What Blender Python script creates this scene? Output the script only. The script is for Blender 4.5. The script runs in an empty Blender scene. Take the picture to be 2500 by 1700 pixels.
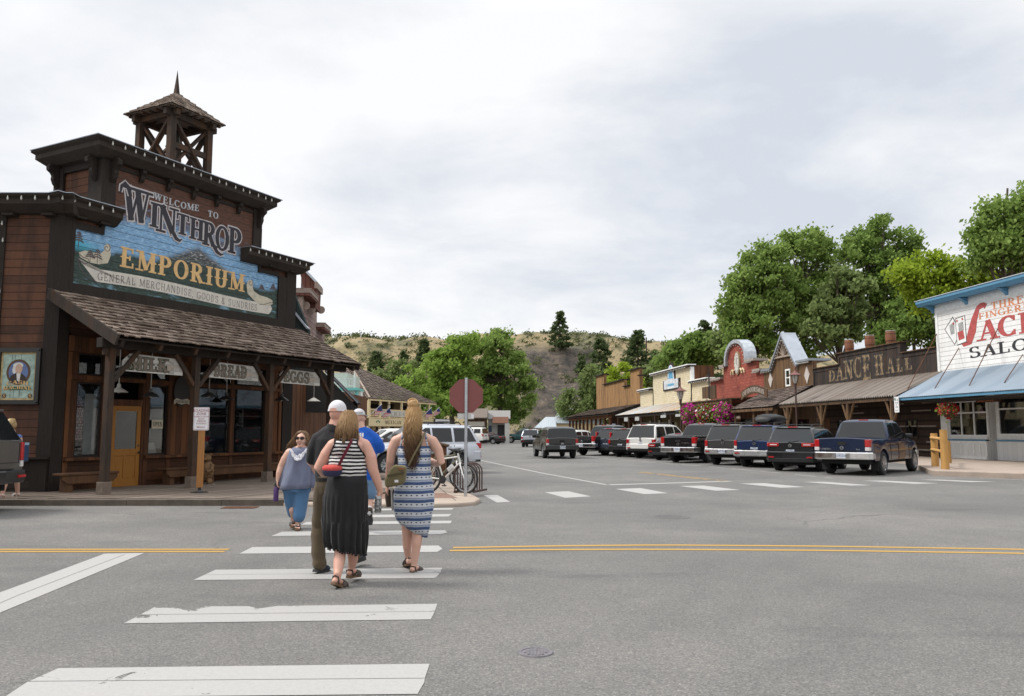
import bpy,bmesh,math,random
from mathutils import Vector,Matrix
random.seed(7)
SC = bpy.context.scene
COL = SC.collection
R = math.radians
PI = math.pi
# ------------------------------------------------------------------ camera
FPX,CX,CY,HC = 1944.0,1250.0,850.0,1.57
PITCH = math.atan(202/FPX)
cd = bpy.data.cameras.new('camera');cam = bpy.data.objects.new('camera',cd);COL.objects.link(cam)
cd.sensor_width = 36;cd.lens = FPX/2500*36;cd.clip_start = .1;cd.clip_end = 5000
cam.location = (0,0,HC);cam.rotation_euler = (PI/2+PITCH,0,0)
SC.camera = cam
# ------------------------------------------------------------------ sun, sky, exposure
SUN_DIR = Vector((-.62,.02,.78)).normalized()          # towards the sun
sd = bpy.data.lights.new('sun','SUN');sun = bpy.data.objects.new('sun',sd);COL.objects.link(sun)
sd.energy = 2.4;sd.angle = R(13);sd.color = (1,.96,.9)
sun.rotation_euler = (-SUN_DIR).to_track_quat('-Z','Y').to_euler()
SC.view_settings.view_transform = 'Standard';SC.view_settings.look = 'None'
SC.view_settings.exposure = 0.3;SC.view_settings.gamma = 1
SC.cycles.use_denoising = True
SC.cycles.max_bounces = 8;SC.cycles.transparent_max_bounces = 16

class NT:
    """small node-graph helper"""
    def __init__(s,tree): s.t = tree
    def node(s,typ,ins=None,**props):
        n = s.t.nodes.new(typ)
        for k,v in props.items(): setattr(n,k,v)
        for k,v in (ins or {}).items(): s.put(n.inputs[k],v)
        return n
    def put(s,sock,v):
        if v is None: return
        if isinstance(v,bpy.types.NodeSocket): s.t.links.new(v,sock)
        else:
            if sock.type == 'RGBA' and len(v) == 3: v = (*v,1)
            sock.default_value = v
    def math(s,op,a,b=None,c=None,clamp=False):
        n = s.node('ShaderNodeMath',operation=op,use_clamp=clamp)
        s.put(n.inputs[0],a);s.put(n.inputs[1],b);s.put(n.inputs[2],c)
        return n.outputs[0]
    def mix(s,f,a,b,mode='MIX'):
        n = s.node('ShaderNodeMix',data_type='RGBA',blend_type=mode)
        s.put(n.inputs[0],f);s.put(n.inputs[6],a);s.put(n.inputs[7],b)
        return n.outputs[2]
    def noise(s,vec,scale,detail=3,rough=.55,dist=0,col=False):
        n = s.node('ShaderNodeTexNoise',{'Scale': scale,'Detail': detail,'Roughness': rough,'Distortion': dist})
        if vec is not None: s.put(n.inputs['Vector'],vec)
        return n.outputs[1 if col else 0]
    def mapr(s,v,a,b,c=0.,d=1.):
        n = s.node('ShaderNodeMapRange',clamp=True)
        for i,q in enumerate((v,a,b,c,d)): s.put(n.inputs[i],q)
        return n.outputs[0]
    def ramp(s,f,stops):
        n = s.node('ShaderNodeValToRGB');e = n.color_ramp.elements
        e[0].position,e[0].color = stops[0][0],(*stops[0][1],1)
        e[1].position,e[1].color = stops[-1][0],(*stops[-1][1],1)
        for p,c in stops[1:-1]:
            q = e.new(p);q.color = (*c,1)
        s.put(n.inputs[0],f)
        return n.outputs[0]
    def obj(s): return s.node('ShaderNodeTexCoord').outputs['Object']
    def mapping(s,v,sc=(1,1,1),loc=(0,0,0),rot=(0,0,0)):
        return s.node('ShaderNodeMapping',{'Vector': v,'Scale': sc,'Location': loc,'Rotation': rot}).outputs[0]
    def sep(s,v): return s.node('ShaderNodeSeparateXYZ',{0: v}).outputs
    def comb(s,x=0.,y=0.,z=0.): return s.node('ShaderNodeCombineXYZ',{0: x,1: y,2: z}).outputs[0]
    def bump(s,h,strength=.4,dist=.02): return s.node('ShaderNodeBump',{'Height': h,'Strength': strength,'Distance': dist}).outputs[0]
    def island(s): return s.node('ShaderNodeNewGeometry').outputs['Random Per Island']
    def white(s,w): return s.node('ShaderNodeTexWhiteNoise',{'W': w},noise_dimensions='1D').outputs[0]

w = bpy.data.worlds.new('World');SC.world = w;w.use_nodes = True
w.node_tree.nodes.clear();g = NT(w.node_tree)
sky = g.node('ShaderNodeTexSky',sky_type='NISHITA',sun_disc=False,sun_elevation=math.asin(SUN_DIR.z),sun_rotation=math.atan2(SUN_DIR.x,SUN_DIR.y))
dirv = g.node('ShaderNodeTexCoord').outputs['Generated']
x,y,z = g.sep(dirv)
zz = g.math('ADD',g.math('MAXIMUM',z,0.),.22)
pv = g.comb(g.math('DIVIDE',x,zz),g.math('DIVIDE',y,zz),0.)
n1 = g.noise(g.mapping(pv,(1,1.1,1),(3.1,.4,0)),1.5,10,.58,.25)
n2 = g.noise(g.mapping(pv,(1,1.2,1),(8.3,2.9,0)),.6,5,.5,.4)
cl = g.math('ADD',g.math('MULTIPLY',n1,.5),g.math('MULTIPLY',n2,.5))
ccol = g.ramp(cl,[(.39,(.58,.615,.675)),(.445,(.675,.70,.74)),(.5,(.765,.775,.795)),(.56,(.845,.845,.85))])
# an overcast dome is brighter overhead than at the horizon
up = g.mapr(z,.48,1.,1.,2.4)
cl2 = g.node('ShaderNodeVectorMath',{0: ccol,3: up},operation='SCALE').outputs[0]
b1 = g.node('ShaderNodeBackground',{'Color': sky.outputs[0],'Strength': .1})
b2 = g.node('ShaderNodeBackground',{'Color': cl2,'Strength': 1.0})
ms = g.node('ShaderNodeMixShader',{0: .93,1: b1.outputs[0],2: b2.outputs[0]})
g.node('ShaderNodeOutputWorld',{0: ms.outputs[0]})

# ------------------------------------------------------------------ measuring helpers (survey of the site)
cp_,sp_ = math.cos(PITCH),math.sin(PITCH)
def ray(px,py):
    x = (px-CX)/FPX;y = -(py-CY)/FPX
    return (x,cp_-y*sp_,sp_+y*cp_)
def ground(px,py,z=0.):
    d = ray(px,py);t = (z-HC)/d[2]
    return Vector((d[0]*t,d[1]*t,z))
def atY(px,py,Y):
    d = ray(px,py);t = Y/d[1]
    return Vector((d[0]*t,Y,HC+d[2]*t))
class Frame:
    """a facade: origin, horizontal direction; local x along it, y into the building, z up"""
    def __init__(s,o,dv):
        l = math.hypot(*dv);s.o = o;s.u = (dv[0]/l,dv[1]/l);s.n = (s.u[1],-s.u[0])
        s.rot = math.atan2(s.u[1],s.u[0])
    def uz(s,px,py,n=0.):
        d = ray(px,py)
        t = (s.o[0]*s.n[0]+s.o[1]*s.n[1]+n)/(d[0]*s.n[0]+d[1]*s.n[1])
        return ((d[0]*t-s.o[0])*s.u[0]+(d[1]*t-s.o[1])*s.u[1],HC+d[2]*t)
    def world(s,u,y,z): return Vector((s.o[0]+s.u[0]*u-s.n[0]*y,s.o[1]+s.u[1]*u-s.n[1]*y,z))

# ------------------------------------------------------------------ mesh builder
class MB:
    def __init__(s): s.v = [];s.f = [];s.m = [];s.s = []
    def add(s,vs,fs,m=0,smooth=False):
        k = len(s.v);s.v += [tuple(q) for q in vs]
        for f in fs: s.f.append([i+k for i in f]);s.m.append(m);s.s.append(smooth)
        return s
    def box(s,x0,x1,y0,y1,z0,z1,m=0):
        vs = [(x,y,z) for z in (z0,z1) for y in (y0,y1) for x in (x0,x1)]
        return s.add(vs,[(0,2,3,1),(4,5,7,6),(0,1,5,4),(2,6,7,3),(0,4,6,2),(1,3,7,5)],m)
    def bar(s,a,b,w,h,up=(0,0,1),m=0):
        """beam from a to b, w wide (sideways), h high (along up)"""
        a,b = Vector(a),Vector(b);d = (b-a).normalized();up = Vector(up)
        sd = d.cross(up)
        if sd.length < 1e-4: sd = d.cross(Vector((1,0,0)))
        sd.normalize();u2 = sd.cross(d).normalized()
        vs = [p+sd*(w/2*i)+u2*(h/2*j) for p in (a,b) for (i,j) in ((-1,-1),(1,-1),(1,1),(-1,1))]
        return s.add(vs,[(3,2,1,0),(4,5,6,7),(0,1,5,4),(1,2,6,5),(2,3,7,6),(3,0,4,7)],m)
    def tube(s,pts,r,n=8,m=0,cap=True,smooth=True,flat=1.):
        pts = [Vector(p) for p in pts];rs = r if isinstance(r,(list,tuple)) else [r]*len(pts)
        vs = [];ref = None
        for i,p in enumerate(pts):
            d = (pts[min(i+1,len(pts)-1)]-pts[max(i-1,0)])
            d = d.normalized() if d.length > 1e-9 else Vector((0,0,1))
            if ref is None: ref = d.orthogonal().normalized() if abs(d.z) < .9 else Vector((1,0,0))
            ref = (ref-d*ref.dot(d));ref = ref.normalized() if ref.length > 1e-6 else d.orthogonal().normalized()
            q = d.cross(ref)
            for k in range(n):
                a = 2*PI*k/n;vs.append(p+ref*(math.cos(a)*rs[i])+q*(math.sin(a)*rs[i]*flat))
        fs = [(i*n+k,i*n+(k+1) % n,(i+1)*n+(k+1) % n,(i+1)*n+k) for i in range(len(pts)-1) for k in range(n)]
        s.add(vs,fs,m,smooth)
        if cap:
            k0 = len(s.v)-len(vs)
            s.f += [[k0+k for k in range(n)][::-1],[k0+(len(pts)-1)*n+k for k in range(n)]];s.m += [m,m];s.s += [False,False]
        return s
    def lathe(s,prof,c=(0,0,0),n=20,m=0,axis='z',smooth=True):
        c = Vector(c);vs = []
        for r,z in prof:
            for k in range(n):
                a = 2*PI*k/n;q = (r*math.cos(a),r*math.sin(a),z)
                if axis == 'x': q = (q[2],q[0],q[1])
                elif axis == 'y': q = (q[0],q[2],q[1])
                vs.append(c+Vector(q))
        fs = [(i*n+k,i*n+(k+1) % n,(i+1)*n+(k+1) % n,(i+1)*n+k) for i in range(len(prof)-1) for k in range(n)]
        return s.add(vs,fs,m,smooth)
    def prism(s,poly,fn,d0,d1,m=0,ms=None):
        """2-D outline carried to space by fn(a, b, depth), given a thickness"""
        n = len(poly);vs = [fn(a,b,d) for d in (d0,d1) for (a,b) in poly]
        s.add(vs,[tuple(range(n))[::-1],tuple(range(n,2*n))],m)
        k0 = len(s.v)-2*n
        for i in range(n):
            j = (i+1) % n;s.f.append([k0+i,k0+j,k0+n+j,k0+n+i]);s.m.append(m if ms is None else ms);s.s.append(False)
        return s
    def ball(s,c,r,n=8,k=5,m=0):
        c = Vector(c);r = Vector(r) if hasattr(r,'__len__') else Vector((r,r,r))
        vs = [c+Vector((0,0,-r.z))]+[c+Vector((r.x*math.cos(2*PI*j/n)*math.sin(PI*i/k),r.y*math.sin(2*PI*j/n)*math.sin(PI*i/k),-r.z*math.cos(PI*i/k))) for i in range(1,k) for j in range(n)]+[c+Vector((0,0,r.z))]
        fs = [(0,1+(j+1) % n,1+j) for j in range(n)]
        fs += [(1+(i-1)*n+j,1+(i-1)*n+(j+1) % n,1+i*n+(j+1) % n,1+i*n+j) for i in range(1,k-1) for j in range(n)]
        e = len(vs)-1;fs += [(e,1+(k-2)*n+j,1+(k-2)*n+(j+1) % n) for j in range(n)]
        return s.add(vs,fs,m,True)
    def loft(s,rings,m=0,cap=True,smooth=True,closed=True):
        n = len(rings[0]);vs = [p for r in rings for p in r]
        kk = n if closed else n-1
        fs = [(i*n+k,i*n+(k+1) % n,(i+1)*n+(k+1) % n,(i+1)*n+k) for i in range(len(rings)-1) for k in range(kk)]
        if cap: fs += [tuple(range(n))[::-1],tuple(range((len(rings)-1)*n,len(rings)*n))]
        return s.add(vs,fs,m,smooth)
    def wall(s,x0,x1,z0,z1,y0,y1,holes,m=0):
        """a wall slab with rectangular openings (x0, x1, z0, z1)"""
        xs = sorted({x0,x1,*[min(max(h[i],x0),x1) for h in holes for i in (0,1)]})
        zs = sorted({z0,z1,*[min(max(h[i],z0),z1) for h in holes for i in (2,3)]})
        for i in range(len(xs)-1):
            run = None
            for j in range(len(zs)-1):
                cx,cz = (xs[i]+xs[i+1])/2,(zs[j]+zs[j+1])/2
                solid = not any(h[0] < cx < h[1] and h[2] < cz < h[3] for h in holes)
                if solid: run = (run[0],zs[j+1]) if run else (zs[j],zs[j+1])
                if run and (not solid or j == len(zs)-2):
                    s.box(xs[i],xs[i+1],y0,y1,run[0],run[1],m);run = None
        return s
    def build(s,name,mats,parent=None,loc=None,rotz=None,bevel=0,sharp=40,shell=0):
        me = bpy.data.meshes.new(name);me.from_pydata(s.v,[],s.f)
        for q in (mats if isinstance(mats,(list,tuple)) else [mats]): me.materials.append(q)
        me.polygons.foreach_set('material_index',s.m);me.polygons.foreach_set('use_smooth',s.s)
        if any(s.s) : me.set_sharp_from_angle(angle=R(sharp))
        me.update()
        o = bpy.data.objects.new(name,me);COL.objects.link(o)
        if parent is not None: o.parent = parent
        if loc is not None: o.location = loc
        if rotz is not None: o.rotation_euler.z = rotz
        if bevel:
            b = o.modifiers.new('bevel','BEVEL');b.width = bevel;b.segments = 2;b.limit_method = 'ANGLE';b.angle_limit = R(50)
        return o
def tag(o,label=None,cat=None,group=None,kind=None):
    for k,v in (('label',label),('category',cat),('group',group),('kind',kind)):
        if v: o[k] = v
    return o
def thing(name,label,cat,loc=(0,0,0),rotz=0,group=None):
    o = bpy.data.objects.new(name,None);COL.objects.link(o);o.empty_display_size = .2
    o.location = loc;o.rotation_euler = (0,0,rotz)
    return tag(o,label,cat,group)
def fthing(fr,name,label,cat,group=None): return thing(name,label,cat,(fr.o[0],fr.o[1],0),fr.rot,group)
def copy_tree(o,parent=None):
    kids = list(o.children);c = o.copy();COL.objects.link(c);c.parent = parent
    for ch in kids: copy_tree(ch,c)
    return c

# ------------------------------------------------------------------ materials
MATS = {}
def newmat(name):
    m = bpy.data.materials.new(name);m.use_nodes = True;t = m.node_tree;t.nodes.clear();g = NT(t)
    g.b = g.node('ShaderNodeBsdfPrincipled');g.out = g.node('ShaderNodeOutputMaterial',{0: g.b.outputs[0]})
    MATS[name] = m
    return m,g
def plain(name,col,rough=.6,metal=0.,var=.12,scale=6.,bump=0.,coat=0.,spec=.5):
    m,g = newmat(name);v = g.obj()
    n = g.noise(v,scale,5,.6)
    c = g.mix(g.mapr(n,.3,.7),tuple(q*(1-var) for q in col),tuple(min(1,q*(1+var)) for q in col))
    g.put(g.b.inputs['Base Color'],c)
    g.put(g.b.inputs['Roughness'],g.mapr(n,.2,.8,max(0,rough-.07),min(1,rough+.07)))
    g.b.inputs['Metallic'].default_value = metal;g.b.inputs['Coat Weight'].default_value = coat;g.b.inputs['Coat Roughness'].default_value = .05
    g.b.inputs['Specular IOR Level'].default_value = spec
    if bump: g.put(g.b.inputs['Normal'],g.bump(g.noise(v,scale*6,4),bump,.01))
    return m
def wood(name,c1,c2,board=.2,axis='v',gap=.02,gapcol=.35,grain=1.,stain=None,stainamt=.5,rough=.8,bump=.5):
    """boards: axis 'v' upright, 'h' lying, 'l' one piece"""
    m,g = newmat(name);v = g.obj();x,y,z = g.sep(v)
    xy = g.math('ADD',x,y)
    across,along = (xy,z) if axis == 'v' else (z,xy)
    if axis == 'l': across,along = xy,z
    q = g.math('DIVIDE',across,board)
    idx = g.math('FLOOR',q);fr = g.math('FRACT',q)
    rnd = g.white(idx)
    vec = g.comb(g.math('MULTIPLY',across,22*grain),g.math('MULTIPLY',g.math('ADD',along,g.math('MULTIPLY',rnd,17.)),1.3*grain),g.math('MULTIPLY',y,3.))
    n = g.noise(vec,1.6,6,.65,.6)
    f = g.math('ADD',g.math('MULTIPLY',n,.8),g.math('MULTIPLY',g.math('SUBTRACT',rnd,.5),.5 if axis != 'l' else 0.))
    c = g.mix(g.mapr(f,.25,.75),c1,c2)
    if stain:
        st = g.noise(g.mapping(v,(1.2,1.2,.35)),1.7,5,.65,.4)
        c = g.mix(g.math('MULTIPLY',g.mapr(st,.45,.65),stainamt),c,stain)
    h = g.math('MULTIPLY',n,.3)
    if axis != 'l' and gap:
        e = g.math('MINIMUM',fr,g.math('SUBTRACT',1.,fr))
        gm = g.mapr(e,gap*.5,gap*1.6,0.,1.)
        c = g.mix(gm,tuple(a*gapcol for a in c1),c)
        h = g.math('ADD',h,gm)
        if axis == 'h': h = g.math('ADD',h,g.math('MULTIPLY',g.math('SUBTRACT',1.,fr),.8))
    g.put(g.b.inputs['Base Color'],c);g.b.inputs['Roughness'].default_value = rough
    g.b.inputs['Specular IOR Level'].default_value = .25
    g.put(g.b.inputs['Normal'],g.bump(h,bump,.012))
    return m
def island(name,stops,rough=.85,noise=.3,bump=.3,scale=9.):
    """pieces whose tone differs one from the next (shakes, leaves, planks)"""
    m,g = newmat(name);v = g.obj();r = g.island()
    n = g.noise(g.mapping(v,(1,1,1)),scale,5,.65)
    f = g.math('ADD',g.math('MULTIPLY',r,1-noise),g.math('MULTIPLY',n,noise),clamp=True)
    g.put(g.b.inputs['Base Color'],g.ramp(f,stops));g.b.inputs['Roughness'].default_value = rough
    g.b.inputs['Specular IOR Level'].default_value = .2
    if bump: g.put(g.b.inputs['Normal'],g.bump(n,bump,.01))
    return m
def foliage(name,dark,mid,light,clump=.5):
    m,g = newmat(name);v = g.obj();r = g.island()
    n = g.noise(v,clump,3,.6)
    f = g.math('ADD',g.math('MULTIPLY',r,.5),g.math('MULTIPLY',n,.55),clamp=True)
    c = g.ramp(f,[(.2,dark),(.5,mid),(.85,light)])
    d = g.node('ShaderNodeBsdfDiffuse',{'Color': c});t = g.node('ShaderNodeBsdfTranslucent',{'Color': g.mix(.5,c,light)})
    ms = g.node('ShaderNodeMixShader',{0: .45,1: d.outputs[0],2: t.outputs[0]})
    g.t.nodes.remove(g.b);g.put(g.out.inputs[0],ms.outputs[0])
    return m
def glass(name,tint=(.02,.022,.024),see=.8,rough=.02):
    """window glass: clear, with the reflection of the street"""
    m,g = newmat(name)
    fr = g.node('ShaderNodeFresnel',{'IOR': 1.5}).outputs[0]
    gl = g.node('ShaderNodeBsdfGlossy',{'Color': (1,1,1),'Roughness': rough})
    tr = g.node('ShaderNodeBsdfTransparent',{'Color': (.9,.92,.92)});df = g.node('ShaderNodeBsdfDiffuse',{'Color': tint})
    a = g.node('ShaderNodeMixShader',{0: see,1: df.outputs[0],2: tr.outputs[0]})
    b = g.node('ShaderNodeMixShader',{0: g.mapr(fr,0.02,1.,.0,.95),1: a.outputs[0],2: gl.outputs[0]})
    g.t.nodes.remove(g.b);g.put(g.out.inputs[0],b.outputs[0])
    return m
def blocks(name,c1,c2,mortar,bw,bh,axis=0,mort=.02,bump=.6,stain=None,rough=.85,amt=.6):
    m,g = newmat(name);v = g.obj();x,y,z = g.sep(v)
    vec = g.comb(g.math('ADD',x,y),z,0.)
    b = g.node('ShaderNodeTexBrick',{'Vector': vec,'Color1': c1,'Color2': c2,'Mortar': mortar,'Scale': 1.,'Mortar Size': mort,'Mortar Smooth': .3,'Bias': 0.,'Brick Width': bw,'Row Height': bh})
    n = g.noise(v,2.2,6,.65)
    c = g.mix(g.mapr(n,.35,.7,0.,.35),b.outputs[0],tuple(q*.5 for q in c1))
    if stain:
        st = g.noise(g.mapping(v,(.5,.5,1.2)),1.1,6,.7)
        c = g.mix(g.math('MULTIPLY',g.mapr(st,.5,.66),amt),c,stain)
    g.put(g.b.inputs['Base Color'],c);g.b.inputs['Roughness'].default_value = rough;g.b.inputs['Specular IOR Level'].default_value = .25
    g.put(g.b.inputs['Normal'],g.bump(g.math('ADD',g.math('MULTIPLY',b.outputs[1],-1.),g.math('MULTIPLY',n,.4)),bump,.015))
    return m

W_SIDING = wood('brown_siding',(.125,.056,.033),(.045,.026,.019),.205,'h',.035,.25,stain=(.025,.018,.015),stainamt=.6)
W_PANEL = wood('red_brown_boards',(.15,.062,.026),(.045,.022,.013),.19,'v',.03,.3,stain=(.02,.013,.01),stainamt=.5)
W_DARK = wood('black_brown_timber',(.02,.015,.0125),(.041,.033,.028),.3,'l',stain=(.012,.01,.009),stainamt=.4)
W_CORN = wood('cornice_timber',(.032,.025,.02),(.068,.054,.044),.3,'l',stain=(.02,.016,.014),stainamt=.4)
W_POST = wood('weathered_timber',(.026,.019,.015),(.07,.052,.041),.3,'l',stain=(.16,.062,.018),stainamt=.35)
W_BARN = wood('barn_boards',(.14,.08,.042),(.045,.028,.019),.24,'v',.05,.2,stain=(.22,.125,.055),stainamt=.5)
W_GREYB = wood('grey_barn_boards',(.105,.065,.038),(.042,.029,.021),.26,'v',.05,.2,stain=(.19,.10,.045),stainamt=.45)
W_BLACKB = wood('black_barn_boards',(.042,.034,.03),(.018,.015,.014),.34,'v',.03,.3,stain=(.15,.07,.032),stainamt=.22)
W_LOG = wood('log_wall',(.055,.03,.019),(.022,.014,.011),.42,'h',.1,.3,stain=(.09,.06,.04),stainamt=.3)
W_GREEN = wood('dark_green_boards',(.02,.03,.028),(.012,.018,.018),.22,'v',.06,.3)
W_SIGN = wood('peeling_white_board',(.55,.53,.49),(.33,.31,.28),.16,'h',.02,.4,stain=(.2,.18,.16),stainamt=.5)
W_ORANGE = wood('honey_door_wood',(.35,.155,.03),(.23,.09,.016),.4,'l',rough=.45,bump=.1)
W_FENCE = wood('peeled_log',(.52,.3,.1),(.34,.18,.06),.4,'l',stain=(.25,.13,.05),stainamt=.3,bump=.2)
W_NEWPOST = wood('new_cedar_post',(.4,.19,.065),(.24,.105,.036),.4,'l',bump=.2)
W_BENCH = wood('bench_wood',(.13,.065,.032),(.06,.034,.02),.4,'l',stain=(.035,.022,.016),stainamt=.4)
W_PINK = blocks('pink_shakes',(.36,.27,.25),(.24,.16,.145),(.12,.07,.06),.22,.26,mort=.02,stain=(.5,.44,.42),amt=.5)
SHAKE = island('roof_shake',[(.0,(.05,.035,.027)),(.4,(.13,.095,.073)),(.7,(.23,.18,.145)),(1,(.38,.31,.255))],noise=.45)
SHAKE_D = island('dark_roof_shake',[(.0,(.06,.045,.038)),(.5,(.13,.1,.085)),(1,(.24,.195,.165))],noise=.45)
DECKM = island('boardwalk_plank',[(.0,(.1,.076,.06)),(.5,(.165,.132,.106)),(1,(.25,.205,.17))],noise=.5)
WHITE = plain('white_paint',(.78,.78,.76),.5)
CREAM = plain('cream_paint',(.74,.60,.36),.6)
YELLOWB = blocks('yellow_brick',(.64,.55,.37),(.72,.64,.47),(.34,.29,.21),.42,.2,mort=.012,stain=(.5,.4,.2),amt=.3)
REDB = blocks('red_brick_sheet',(.36,.10,.07),(.29,.07,.05),(.13,.035,.028),.5,.24,mort=.014,stain=(.07,.03,.025),amt=.65)
TEAL = plain('teal_paint',(.16,.5,.46),.5)
BLUEP = plain('blue_trim',(.09,.25,.39),.5)
BULB = plain('lamp_bulb_glass',(.5,.49,.45),.3)
TINR = plain('grey_tin',(.34,.37,.41),.42,.6,.15,2.)
BLACKM = plain('black_metal',(.018,.018,.019),.45)
DKMET = plain('dark_brown_metal',(.06,.03,.024),.5)
STEEL = plain('galvanised_steel',(.5,.52,.54),.38,.8)
CHROME = plain('chrome',(.8,.8,.8),.12,1.,.03)
STONE = plain('concrete',(.42,.39,.35),.9,0,.15,5.,.4)
RUSTY = plain('rust',(.13,.055,.03),.8,.3,.4,8.)
GLASS = glass('shop_glass')
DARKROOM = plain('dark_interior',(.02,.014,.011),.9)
PAPER = plain('paper_white',(.72,.7,.66),.7)
INK = plain('black_ink',(.018,.016,.02),.6)
def corrug(name,c1,c2,pitch,axis,rust=None,rustamt=.6,metal=.3,rough=.5):
    """corrugated sheet: ribs run down the slope"""
    m,g = newmat(name);v = g.obj();x,y,z = g.sep(v);a = {'x': x,'y': y}[axis]
    wv = g.math('SINE',g.math('MULTIPLY',a,2*PI/pitch))
    sheet = g.white(g.math('FLOOR',g.math('DIVIDE',a,.9)))
    n = g.noise(g.mapping(v,(1,.4,.4)),2.5,6,.65)
    c = g.mix(g.math('ADD',g.math('MULTIPLY',sheet,.5),g.math('MULTIPLY',n,.5)),c1,c2)
    if rust: c = g.mix(g.math('MULTIPLY',g.mapr(g.math('ADD',g.math('MULTIPLY',n,.6),g.math('MULTIPLY',sheet,.4)),.42,.6),rustamt),c,rust)
    g.put(g.b.inputs['Base Color'],c);g.b.inputs['Metallic'].default_value = metal;g.b.inputs['Roughness'].default_value = rough
    g.put(g.b.inputs['Normal'],g.bump(wv,.6,.02))
    return m
TIN_BLUE = corrug('blue_grey_corrugated_tin',(.2,.255,.315),(.3,.355,.41),.14,'x')
TIN_BROWN = corrug('brown_corrugated_tin',(.17,.14,.115),(.26,.22,.185),.3,'x',rust=(.1,.07,.05),metal=.1)
TIN_RUST = corrug('rusty_corrugated_tin',(.38,.4,.41),(.5,.5,.48),.25,'x',rust=(.4,.25,.11),rustamt=.9,metal=.15)
TIN_PALE = corrug('pale_tin_roof',(.32,.365,.4),(.42,.46,.49),.4,'x',metal=.2)

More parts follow.
